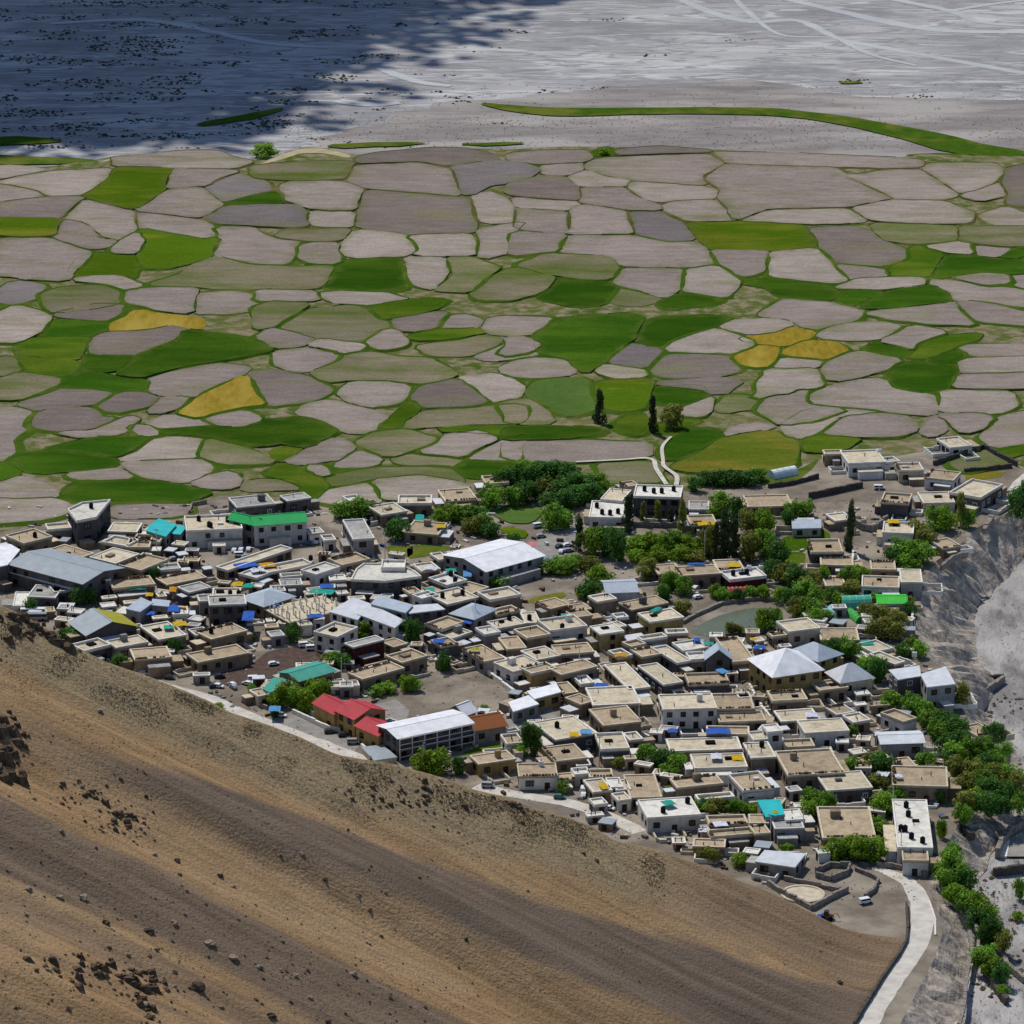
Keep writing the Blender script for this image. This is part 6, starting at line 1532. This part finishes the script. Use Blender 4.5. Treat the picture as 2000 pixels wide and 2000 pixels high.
# ============================================================ TARPAULINS, TANKS, POLES
for nme, c in (('blue', (58, 98, 178)), ('yellow', (196, 164, 44)), ('teal', (52, 156, 138)), ('sky', (92, 146, 192)), ('orange', (190, 140, 50)), ('pale', (206, 208, 222)), ('pink', (216, 120, 132)), ('lime', (150, 160, 40))): mat('tarp_' + nme, c, tuple(int(k * .85) for k in c), scale=.8, rough=.6, bump=.1, bscale=1.5)
TARPS = [('C1', 1640, 1060, 110, 80, 3.2, 'blue', 0), ('C1', 1420, 1105, 80, 40, 2, 'blue', 0), ('C1', 1700, 1205, 130, 55, 4.4, 'yellow', 15), ('C1', 1590, 1235, 90, 40, 4.4, 'teal', 10), ('C1', 1290, 870, 170, 35, 3.0, 'teal', 10), ('C1', 1410, 930, 70, 40, 2.4, 'yellow', 0), ('C1', 1630, 880, 70, 60, 2.6, 'orange', 0), ('C1', 1700, 1040, 50, 60, 3, 'orange', 60),
         ('C2', 390, 650, 210, 60, 3, 'blue', 25), ('C2', 590, 650, 150, 55, 3, 'orange', 20), ('C2', 310, 830, 100, 50, 2.6, 'yellow', 0), ('C2', 410, 845, 90, 50, 2.6, 'teal', -10), ('C2', 410, 1130, 110, 110, 5, 'blue', 0), ('C2', 610, 1025, 180, 30, 4, 'blue', 25), ('C2', 1040, 1130, 150, 40, 4, 'blue', 20), ('C2', 1110, 900, 220, 60, 3.4, 'teal', -15), ('C2', 1150, 850, 130, 50, 3.6, 'blue', 0), ('C2', 1700, 640, 60, 40, 5, 'yellow', 0), ('C2', 500, 700, 130, 40, 3.2, 'pale', 15),
         ('C3', 95, 205, 80, 80, 2.4, 'teal', 0), ('C3', 295, 285, 90, 40, 3.4, 'yellow', 0), ('C3', 390, 700, 100, 40, 4.4, 'teal', 10), ('C3', 545, 730, 80, 80, 3, 'sky', 0), ('C3', 190, 885, 90, 50, 3, 'teal', 0), ('C3', 560, 1180, 90, 60, 3.6, 'blue', -25), ('C3', 490, 1140, 60, 40, 3.6, 'yellow', 0), ('C3', 275, 1365, 110, 45, 4.6, 'blue', -10), ('C3', 1300, 605, 50, 60, 2.6, 'sky', 0), ('C3', 1490, 1130, 120, 50, 4, 'teal', 0), ('C3', 1800, 1790, 120, 60, 3, 'blue', -15), ('C3', 1160, 455, 70, 50, 2.4, 'pink', 0), ('C3', 620, 1440, 70, 30, 4.6, 'lime', 0), ('C3', 200, 680, 130, 40, 3.4, 'pale', -20),
         ('C4', 1130, 650, 110, 50, 3, 'yellow', 0), ('C4', 870, 260, 170, 40, 3, 'yellow', 5), ('C4', 390, 1070, 60, 60, 5.8, 'teal', -30), ('C4', 890, 1390, 90, 35, 4.8, 'teal', -10), ('C4', 780, 1355, 60, 40, 4.6, 'blue', 0), ('C4', 1370, 1425, 110, 40, 4.8, 'blue', 0), ('C4', 770, 640, 160, 22, 4, 'blue', 0), ('C4', 1020, 1650, 90, 50, 4.4, 'sky', 30), ('C4', 60, 1500, 120, 40, 4, 'orange', 0), ('C4', 1310, 1350, 60, 30, 4.4, 'yellow', 0),
         ('C5', 700, 240, 110, 45, 5.8, 'yellow', 0), ('C5', 450, 1385, 120, 50, 2.6, 'teal', 5), ('D2', 1550, 655, 90, 50, 5.0, 'yellow', 0), ('D2', 1660, 630, 100, 50, 5.0, 'sky', 0), ('D2', 1830, 1140, 70, 70, 3.6, 'yellow', 10), ('D3', 980, 625, 230, 60, 3.6, 'blue', 0), ('D3', 1160, 875, 110, 60, 3.4, 'yellow', 0), ('D3', 960, 860, 100, 60, 4.3, 'pale', 0), ('D3', 820, 935, 140, 50, 3.0, 'pale', 0), ('D3', 510, 1300, 110, 50, 5.0, 'teal', 25), ('D3', 1520, 1385, 110, 40, 4.9, 'lime', 0), ('D3', 550, 620, 90, 40, 2.6, 'blue', 0), ('D3', 1000, 1500, 130, 50, 3.6, 'pale', 10), ('D3', 840, 1560, 90, 40, 2.6, 'pale', 0), ('D3', 1860, 470, 110, 50, 3.6, 'pale', 0), ('D1', 660, 895, 110, 60, 2.4, 'sky', 0), ('D4', 750, 1045, 70, 30, 5.1, 'pale', 0)]
THINGS_P = []
PM = {}
for ti, (tile, x, y, wx, wy, z, cn, ang) in enumerate(TARPS):
    z = max(2.0, z * .8 + .25)
    p = T(tile, x, y); s = TILES[tile][2]; q = G(p[0], p[1], z); k = ppm(p[0], p[1], z); aw = wx / s / k / 2; ad = min(6, wy / s / k / .38 / 2)
    v_ = []; f_ = []
    for j in range(5):
        for i in range(7):
            u_, w_ = i / 6 * 2 - 1, j / 4 * 2 - 1
            v_.append((u_ * aw, w_ * ad, .12 - .25 * w_ * ad * .12 + .16 * mn.noise(Vector((u_ * 1.7 + ti, w_ * 1.9, ti))) - .12 * abs(u_)))
    for j in range(4):
        for i in range(6): a_ = j * 7 + i; f_.append((a_, a_ + 1, a_ + 8, a_ + 7))
    v2 = [(a_[0], a_[1], a_[2] - .03) for a_ in v_]; n = len(v_)
    o = obj('tarpaulin', mesh('tarpaulin', v_ + v2, f_ + [tuple(i + n for i in r_[::-1]) for r_ in f_], MATS['tarp_' + cn])); o.location = (q.x, q.y, z + .15); o.rotation_euler = (0, 0, R(ang))
    THINGS_P.append((o, p[0], p[1], cn))
TANK = MB().tube((0, 0, 0), (0, 0, 1.15), .55, .55, 14).tube((0, 0, 1.15), (0, 0, 1.32), .55, .2, 14)
TKB = TANK.me('water_tank', MATS['tank_black']); TKW = TANK.me('water_tank', MATS['tank_white']); LID = MB().tube((0, 0, 1.3), (0, 0, 1.42), .22, .2, 10); LDM = LID.me('lid', MATS['window_frame'])
TANKS = [('C1', 860, 105, 6.7, 0), ('C1', 330, 380, 4.6, 0), ('C2', 215, 235, 5.7, 0), ('C2', 40, 280, 5.7, 0), ('C2', 1540, 210, 6.6, 0), ('C2', 1545, 265, 6.6, 0), ('C2', 60, 1285, 4.6, 0), ('C2', 1900, 1000, 5.3, 0), ('C2', 240, 930, 4.1, 0), ('C2', 320, 930, 4.1, 0), ('B1', 1590, 1660, 5.7, 0), ('B1', 1500, 1610, 5.7, 0),
         ('B3', 1070, 1400, 6.6, 0), ('B3', 1130, 1400, 6.6, 0), ('B3', 1000, 1385, 6.6, 0), ('B3', 1220, 1385, 6.6, 0), ('B3', 680, 1560, 4.7, 0), ('B3', 740, 1565, 4.7, 0), ('B3', 800, 1555, 4.7, 0), ('B3', 640, 1510, 4.7, 0), ('C4', 1270, 690, 3.7, 1), ('C4', 1120, 740, 3.7, 0), ('C4', 1250, 730, 3.7, 0), ('C4', 1380, 690, 3.7, 1),
         ('D4', 820, 1335, 5.1, 0), ('D4', 840, 1420, 5.1, 0), ('D4', 770, 1555, 5.1, 0), ('D4', 810, 1560, 5.1, 0), ('D4', 870, 1630, 5.1, 0), ('D4', 975, 1670, 5.1, 0), ('D3', 460, 1385, 4.5, 0), ('D3', 690, 1295, 4.5, 0), ('D3', 1390, 765, 5.5, 0), ('D3', 1700, 860, 4.7, 0), ('C3', 310, 950, 4.1, 0), ('C3', 500, 925, 4.1, 0), ('C3', 430, 805, 4.1, 0), ('C3', 390, 745, 4.1, 0), ('C3', 1440, 1245, 5.1, 0), ('C3', 1130, 1160, 4.1, 0), ('C3', 940, 1160, 4.1, 0), ('C3', 1310, 1410, 4.1, 0), ('D2', 1390, 580, 4.7, 0), ('D2', 1240, 945, 3.9, 1), ('C5', 900, 1510, 4, 1), ('B4', 840, 1100, 4.7, 1), ('C2', 1000, 600, 4.6, 0)]
THINGS_K = []
for tile, x, y, z, wh in TANKS:
    z = z if z > 6.4 and tile in ('C1',) else (z - .1) * .8 + .05
    p = T(tile, x, y); q = G(p[0], p[1], z); o = obj('water_tank', TKW if wh else TKB); o.location = q; obj('lid', LDM, None, o); THINGS_K.append((o, p[0], p[1], 'white' if wh else 'black'))
PL = MB().tube((0, 0, 0), (0, 0, 7.5), .12, .08, 7).me('pole', MATS['frame_white']); PA = MB().box(-.7, .7, -.05, .05, 6.9, 7.05).me('crossarm', MATS['window_frame'])
THINGS_O = []
for tile, x, y in (('D3', 1250, 1010), ('D3', 230, 660), ('D3', 1470, 1700), ('D3', 1780, 1640), ('D2', 1790, 950), ('D2', 130, 1020), ('D1', 1050, 380), ('D1', 1290, 690), ('C3', 1600, 1680), ('C3', 620, 1240), ('C2', 1700, 600), ('C4', 850, 590), ('C1', 1480, 560), ('C5', 560, 160), ('D4', 690, 1450), ('E', 1000, 330)):
    p = T(tile, x, y); o = empty('utility_pole', tuple(G(*p)), random.uniform(-.6, .6)); obj('pole', PL, None, o); obj('crossarm', PA, None, o); THINGS_O.append((o, p[0], p[1], ''))

# ============================================================ SCATTER
mat('rubble', (176, 168, 156), (112, 104, 96), scale=.9, rnd=0); mat('rock_dark', (92, 80, 68), (58, 52, 46), scale=.8, bump=.1); mat('rock_pale', (150, 136, 116), (112, 100, 86), scale=.8, bump=.1); mat('scrub', (104, 92, 68), (82, 74, 56), scale=.8); mat('scrub_dark', (66, 72, 52), (52, 58, 46), scale=.8)
rs = random.Random(3)
def inhill(): 
    while 1:
        px, py = rs.uniform(0, 1750), rs.uniform(1180, 2010)
        if py > along(skyline, px) + 3: return px, py
def onhill(px, py): p = hit(px, py); return p.x, p.y, hz(p.x, p.y)
# scrub belt below the crest, stones thinning downhill
wh = []
for _ in range(16000):
    px = rs.uniform(0, 1300); t = abs(rs.gauss(0, 1)); py = along(skyline, px) + 4 + t * (38 if px > 330 else 60)
    if mn.noise(Vector((px * .012, py * .02, 1))) < -.05 + .25 * rs.random(): continue
    x, y, z = onhill(px, py)
    if y > ridge_y(x): continue
    wh.append((x, y, z + .02, rs.uniform(.05, .2)))
stones('scrub', wh, MATS['scrub'], hillside, .8)
wh = []; wp = []
for _ in range(5200):
    px, py = inhill(); x, y, z = onhill(px, py)
    if mn.noise(Vector((px * .006, py * .009, 6))) > .02: (wh if rs.random() < .75 else wp).append((x, y, z + .02, rs.uniform(.05, .16) * (2 if rs.random() < .06 else 1)))
for cx, cy, n, sx, sy in ((60, 1215, 60, 50, 25), (20, 1450, 40, 30, 40), (170, 1540, 60, 40, 30), (240, 1590, 90, 40, 30), (850, 1560, 160, 90, 35), (740, 1530, 90, 60, 30), (960, 1585, 60, 60, 25), (230, 1940, 120, 80, 40), (300, 1960, 60, 30, 40), (400, 1800, 80, 150, 50), (560, 1850, 120, 160, 60), (700, 1930, 80, 100, 50), (30, 1700, 40, 40, 60)):
    for _ in range(n):
        px, py = rs.gauss(cx, sx), rs.gauss(cy, sy)
        if py < along(skyline, px) + 4 or px < -20: continue
        x, y, z = onhill(px, py); wh.append((x, y, z, .12 + .45 * rs.random() ** 3))
stones('loose_stones', wh, MATS['rock_dark'], hillside, .8); stones('pale_stones', wp, MATS['rock_pale'], hillside, .7)
# countable boulders
def boulder_mesh(seed, m):
    r2 = random.Random(seed); bm = bmesh.new(); bmesh.ops.create_icosphere(bm, subdivisions=2, radius=1)
    for v_ in bm.verts:
        d = v_.co.normalized(); k = 1 + .6 * mn.noise(d * 1.4 + Vector((seed, 0, 0))) + .45 * mn.noise(d * 3.1 + Vector((0, seed, 0))); v_.co = d * k; v_.co.z *= .72
    me = bpy.data.meshes.new('boulder'); bm.to_mesh(me); bm.free(); me.materials.append(m); return me
BM = [boulder_mesh(k, MATS['rock_dark' if k % 2 else 'rock_pale']) for k in range(6)]
THINGS_B = []
for px, py, s_ in ((385, 1925, 1.7), (455, 1862, 1.2), (410, 1835, 1.3), (340, 1795, .9), (290, 1805, 1.4), (205, 1790, 1.1), (160, 1735, 1.3), (115, 1735, 1.0), (55, 1728, .9), (690, 1895, 1.0), (575, 1895, .9), (505, 1880, .9), (548, 1885, .7), (285, 2000, 1.2), (530, 1985, 1.2), (430, 1960, .8), (500, 1950, .7), (605, 1940, .7), (300, 1655, .8), (345, 1665, .9), (195, 1385, .9), (430, 1690, .9), (455, 1710, .8), (590, 1680, .8), (635, 1715, .7), (700, 1745, .7), (1165, 1682, .8), (1140, 1668, .7), (1255, 1685, .7), (820, 1736, .6), (910, 1835, .6), (340, 1925, .7), (305, 1850, .8), (95, 1930, .8), (350, 1700, .6), (120, 1630, .7), (250, 1860, .6), (640, 1990, .8), (720, 1820, .6), (1030, 1740, .5), (1640, 1925, .8), (1275, 1710, .5)):
    x, y, z = onhill(px, py); o = obj('boulder', BM[rs.randrange(6)]); o.location = (x, y, z + s_ * .15); s_ *= .72; o.scale = (s_ * rs.uniform(.8, 1.2), s_, s_ * rs.uniform(.7, 1)); o.rotation_euler = (0, 0, rs.random() * 6)
    THINGS_B.append((o, px, py, ''))
# jagged rock outcrops
mat('outcrop', (104, 88, 72), (62, 54, 46), scale=.9, bump=.25, bscale=2.2)
for cx, cy, n, sx, sy, big, lab in ((45, 1222, 60, 46, 16, 2.1, 'dark jagged outcrop on the hill crest at the left edge'), (15, 1455, 44, 24, 32, 2.2, 'dark jagged outcrop at the left edge below the crest'), (175, 1535, 24, 34, 14, 1.1, 'brown outcrop above the pale stone trail on the left slope'), (240, 1590, 30, 36, 16, 1.1, 'cluster of brown rocks just below the brown outcrop'), (850, 1550, 46, 60, 14, 1.0, 'dark broken rocks under the crest right of the bright tree'), (1010, 1572, 22, 26, 14, 1.0, 'dark cleft of rocks on the crest beside the lower road'), (180, 1925, 50, 62, 20, 1.5, 'rugged dark rocks low on the left slope'), (285, 1965, 40, 18, 34, 1.6, 'upright dark rock rib near the bottom left corner')):
    pc_ = onhill(cx, cy); r3 = random.Random(cx); root = empty('rock_outcrop', pc_); tag(root, lab, 'rock')
    for _ in range(n):
        px, py = cx + r3.gauss(0, sx), cy + r3.gauss(0, sy)
        if py < along(skyline, px) + 3: py = along(skyline, px) + 3 + r3.random() * 8
        x, y, z = onhill(px, py); s_ = big * (.25 + .75 * r3.random() ** 2); a = r3.random() * 6.28; hh = s_ * r3.uniform(.35, .95); lo_v = []; up_v = []
        for q in range(6):
            t = a + q * 1.047; u, w2 = s_ * r3.uniform(.6, 1.2) * math.cos(t), s_ * r3.uniform(.5, 1) * math.sin(t); k = r3.uniform(.4, .8)
            lo_v.append((u, w2, -.6)); up_v.append((u * k, w2 * k, hh * r3.uniform(.6, 1.1)))
        ro = obj('rock', mesh('rock', lo_v + up_v, [(q, (q + 1) % 6, 6 + (q + 1) % 6, 6 + q) for q in range(6)] + [tuple(range(6, 12))], MATS['outcrop']), None, root); ro.location = (x - pc_[0], y - pc_[1], z - pc_[2])
# odds and ends lying in lanes and yards
for nme, cs, n in (('pale_clutter', (206, 202, 194), 1100), ('brown_clutter', (104, 86, 70), 900), ('grey_clutter', (128, 128, 130), 600), ('blue_clutter', (64, 96, 158), 90)):
    m_ = mat(nme, cs, tuple(int(k * .75) for k in cs), scale=1.2); mb = MB()
    for _ in range(n):
        px, py = rs.uniform(0, 1850), rs.uniform(985, 1740)
        if py > along(skyline, px) - 4 or px > 1780 and py < 1300: continue
        p = G(px, py)
        if any((p.x - x) ** 2 + (p.y - y) ** 2 < 9 for x, y in ROADP[::3]) or any(inside((p.x, p.y), z_) for z_ in ZONES): continue
        a, b, h_ = rs.uniform(.25, .9), rs.uniform(.15, .45), rs.uniform(.15, .8); t = rs.random() * 3.14; ca, sa = math.cos(t), math.sin(t)
        mb.prism([(p.x + u * ca - w2 * sa, p.y + u * sa + w2 * ca) for u, w2 in ((-a, -b), (a, -b), (a, b), (-a, b))], -.05, h_)
    obj(nme, mb.me(nme, m_), None, ground)['kind'] = 'stuff'
o = sheet('concrete_slab', 'D4', '1690,1790 1740,1640 1800,1640 1770,1800', zg(1660) + .5, MATS['parapet_w'], smooth_it=0, thick=.5); tag(o, 'pale tilted concrete slab beside the curved flood wall at the right edge', 'slab')
# rubble and low scrub in the lanes and on the gully floor
wh = []; ws = []
for _ in range(11000):
    px, py = rs.uniform(0, 1800), rs.uniform(960, 1760)
    if py > along(skyline, px) - 4: continue
    p = G(px, py); (wh if rs.random() < .8 else ws).append((p.x, p.y, 0, rs.uniform(.08, .35)))
stones('rubble', wh, MATS['rubble'], ground, .7); stones('low_scrub', ws, MATS['scrub'], ground, .8)
wh = []
for _ in range(900):
    px, py = rs.uniform(1890, 2010), rs.uniform(1080, 2000); p = G(px, py, zg(py)); wh.append((p.x, p.y, p.z, rs.uniform(.06, .25)))
stones('gully_stones', wh, MATS['rubble'], gf, .7)
wh = []
for _ in range(600):
    px, py = rs.uniform(1880, 2010), rs.uniform(1350, 2000)
    if mn.noise(Vector((px * .02, py * .02, 3))) < .0: continue
    p = G(px, py, zg(py)); wh.append((p.x, p.y, p.z, rs.uniform(.2, .6)))
stones('gully_scrub', wh, MATS['scrub'], gf, .7)
# speckle of stones and thorn scrub on the river plain
wh = []
for _ in range(2600):
    px = rs.uniform(560, 2000); py = rs.uniform(225, 292) if rs.random() < .8 else rs.uniform(165, 215); p = G(px, py, ZR); wh.append((p.x, p.y, ZR, rs.uniform(.15, .5)))
stones('plain_stones', wh, MATS['rubble'], riverbed, .8)
wh = []
for _ in range(15000):
    px = rs.uniform(-60, 1000); py = rs.uniform(0, 290)
    q = mn.noise(Vector((px * .006 + py * .01, py * .07, 2))) + .7 * mn.noise(Vector((px * .025, py * .2, 7)))
    if q < .18 + max(0, (px - 350) / 1500): continue
    p = G(px, py, ZR); wh.append((p.x, p.y, ZR, rs.uniform(.25, .95)))
for px, py, n in ((1200, 40, 12), (1010, 62, 18), (1430, 80, 6), (1270, 108, 6), (1060, 180, 10), (895, 190, 12), (1665, 160, 26), (1800, 188, 14), (1165, 172, 8)):
    for _ in range(n): p = G(px + rs.gauss(0, 14), py + rs.gauss(0, 2.2), ZR); wh.append((p.x, p.y, ZR, rs.uniform(.3, .9)))
stones('thorn_scrub', wh, MATS['scrub_dark'], riverbed, .6)

# ============================================================ CLOUD whose shadow lies on the plain
mat('cloud_white', (236, 236, 236), (226, 226, 228), scale=.02)
edge = [(-700, 330), (-100, 326), (250, 322), (480, 312), (600, 282), (680, 248), (760, 208), (860, 166), (940, 126), (1020, 76), (1075, 30), (1120, -40), (1140, -120)]
v_ = []; f_ = []; ico = bmesh.new(); bmesh.ops.create_icosphere(ico, subdivisions=1, radius=1); iv = [tuple(q.co) for q in ico.verts]; jf = [tuple(q.index for q in f2.verts) for f2 in ico.faces]; ico.free()
CH = 560.0
def puff(x, y, z, r_):
    n = len(v_); v_.extend((x + a * r_, y + b * r_, z + c * r_ * .6) for a, b, c in iv); f_.extend(tuple(i + n for i in q) for q in jf)
rs = random.Random(11)
G0 = [G(x, y, ZR) for x, y in edge]
def shade_edge_y(X):                                 # near limit of the shadow on the plain, by world x
    pr = [(p.x, p.y) for p in G0]
    if X <= pr[0][0]: return pr[0][1]
    if X >= pr[-1][0]: return 1e9
    for (a, b), (c, d) in zip(pr, pr[1:]):
        if a <= X <= c: return b + (d - b) * (X - a) / (c - a)
    return 1e9
off = SV * (CH / SV.z)
for lay in range(2):
    for i in range(-70, 18):
        for j in range(0, 70):
            X = i * 14 + rs.uniform(-6, 6); Y = 1280 + j * 16 + rs.uniform(-7, 7); e = shade_edge_y(X)
            wid = 50 + 190 * min(1, max(0, (X + 120) / 60)); dd = (Y - e) / wid; dx = (G0[-1].x - X) / 90
            if dd > 1 and dx > 1: puff(X + off.x, Y + off.y, ZR + CH + lay * 12 + rs.uniform(-4, 12), rs.uniform(11, 18))
for k in range(16000):                                # thin shreds along the margin
    X = rs.uniform(-240, 60); Y = rs.uniform(1480, 2400); e = shade_edge_y(X)
    wid = 50 + 190 * min(1, max(0, (X + 120) / 60)); dd = (Y - e) / wid; dx = (G0[-1].x - X) / 90
    t = min(dd, dx)
    if t <= 0 or t > 1.25: continue
    t = min(1, max(0, t + .45 * mn.noise(Vector((X * .012, Y * .02, 3)))))
    if rs.random() < t ** 1.5: puff(X + off.x, Y + off.y, ZR + CH + rs.uniform(-4, 20), rs.uniform(2.5, 6))
cl = obj('cloud', mesh('cloud', v_, f_, MATS['cloud_white'])); cl['kind'] = 'structure'

# ============================================================ LABELS: each thing told by its look and its place beside a landmark
LAND = [(1440, 1205, 'the pond'), (690, 1400, 'the red-roofed school'), (1530, 1310, 'the big ochre hall'), (1000, 1105, 'the white-roofed hall'), (540, 1015, 'the green-roofed hotel'), (172, 1010, 'the five-sided tower'), (90, 1115, 'the long grey warehouse'), (1785, 1615, 'the tall white block'),
        (615, 1315, 'the teal-roofed shed'), (880, 1375, 'the dirt playground'), (1530, 922, 'the white polytunnel'), (1742, 1172, 'the vivid green roof'), (590, 1185, 'the unfinished columns'), (710, 1265, 'the dark red building'), (1225, 975, 'the dark office'), (1342, 1390, 'the white two-storey house'), (1265, 1590, 'the slope-side block'), (1835, 1340, 'the gully house'), (1080, 1235, 'the cream-roofed house'), (200, 1215, 'the yellow-green gable'), (1000, 1010, 'the mown lawn'), (1690, 885, 'the white farmhouse'), (1420, 1520, 'the yellow tarpaulin'), (1900, 1720, 'the terrace walls'), (1700, 1790, 'the road bend'), (935, 1425, 'the rust-brown roof'), (400, 1345, 'the hillside road'), (1990, 1520, 'the gully')]
ORD = ['nearest', 'second nearest', 'third nearest', 'fourth nearest', 'fifth nearest', 'sixth nearest', 'seventh nearest', 'eighth nearest', 'ninth nearest', 'tenth nearest', 'eleventh nearest', 'twelfth nearest', 'thirteenth nearest', 'fourteenth nearest', 'fifteenth nearest'] + ['%dth nearest' % k for k in range(16, 60)]
def sector(dx, dy):
    if abs(dx) > abs(dy) * 1.15: return 'left of' if dx < 0 else 'right of'
    return 'behind' if dy < 0 else 'in front of'
def label_all(items, words, cat, group, noun):
    """items: (object, px, py, ...); words(item) gives its look; ordinal counts all of the kind in that direction"""
    buckets = {}
    for it in items:
        k = min(range(len(LAND)), key=lambda i: (it[1] - LAND[i][0]) ** 2 + (it[2] - LAND[i][1]) ** 2 + (0 if (it[1] - LAND[i][0]) ** 2 + (it[2] - LAND[i][1]) ** 2 > 64 else 9e6))
        s_ = sector(it[1] - LAND[k][0], it[2] - LAND[k][1]); buckets.setdefault((k, s_), []).append(it)
    for (k, s_), L_ in buckets.items():
        L_.sort(key=lambda it: (it[1] - LAND[k][0]) ** 2 + (it[2] - LAND[k][1]) ** 2)
        for i, it in enumerate(L_):
            pos = ('%s %s %s' % (ORD[i], s_, LAND[k][2])) if len(L_) > 1 else ('%s %s' % (s_, LAND[k][2]))
            lk = words(it); lb = '%s, %s%s' % (lk, ('%s ' % noun if len(L_) > 1 and noun else ''), pos)
            if len(lb.replace('-', ' ').split()) > 16 and ' with ' in lk and len(lb.split()) > 15: lb = '%s, %s' % (lk.split(' with ')[0], pos)
            tag(it[0], lb, cat(it) if callable(cat) else cat, group(it) if callable(group) else group)
OWN = ('tower', 'sheet roof', 'roof beside', 'roof by', 'beside', 'half grey', 'bright green pitched', 'brilliant', 'pyramid', 'five-sided', 'teal pitched', 'steep rust', 'red pitched', 'vivid green', 'one blue face', 'left edge', 'in front of', 'behind the', 'of the hotel', 'joined', 'above the gully', 'among pale', 'stepped', 'ribbed', 'terrace roof', 'below the', 'bright blue-grey', 'by the')
plain = []; huts = HOUSES[HUTS0:]
for it in HOUSES[:HUTS0]:
    look = it[3]
    if any(k in look[1] for k in OWN): tag(it[0], '%s %s with %s' % (look[0], it[4], look[1]), it[4], 'buildings of the town')
    else: plain.append(it)
label_all(plain, lambda it: '%s house with %s' % (it[3][0], it[3][1]), 'house', 'houses of the town', '')
label_all(huts, lambda it: 'small %s hut with %s' % (it[3][0], it[3][1].replace('flat ', '')), 'hut', 'huts between the houses', '')
label_all(THINGS_T, lambda it: LOOKT[it[3]] + (' bush' if it[4] < 2.8 else ' tree' if it[3] not in 'pc' else ' poplar' if it[3] == 'p' else ' conifer'), lambda it: 'bush' if it[4] < 2.8 else 'tree', 'trees and bushes of the town', 'tree')
label_all(THINGS_V, lambda it: {'white': 'white', 'dark': 'dark', 'teal': 'teal', 'grey': 'silver-grey'}[it[4]] + ' ' + {'car': 'parked car', 'van': 'parked van', 'bus': 'parked bus'}[it[3]], lambda it: it[3], 'vehicles parked in the town', 'vehicle')
label_all(THINGS_P, lambda it: {'sky': 'light blue', 'pale': 'whitish', 'lime': 'lime yellow'}.get(it[3], it[3]) + ' tarpaulin stretched flat', 'tarpaulin', 'tarpaulins on roofs and yards', 'tarpaulin')
label_all(THINGS_K, lambda it: it[3] + ' round water tank', 'water tank', 'water tanks on the roofs', 'tank')
label_all(THINGS_O, lambda it: 'pale utility pole', 'utility pole', 'utility poles in the lanes', 'pole')
LAND = [(45, 1225, 'the crest outcrop'), (15, 1455, 'the left-edge outcrop'), (240, 1590, 'the brown rock cluster'), (850, 1550, 'the broken crest rocks'), (180, 1925, 'the rugged low rocks'), (285, 1965, 'the dark rock rib'), (1700, 1790, 'the road bend')]
label_all(THINGS_B, lambda it: 'boulder on the scree', 'boulder', 'boulders on the hillside', 'boulder')
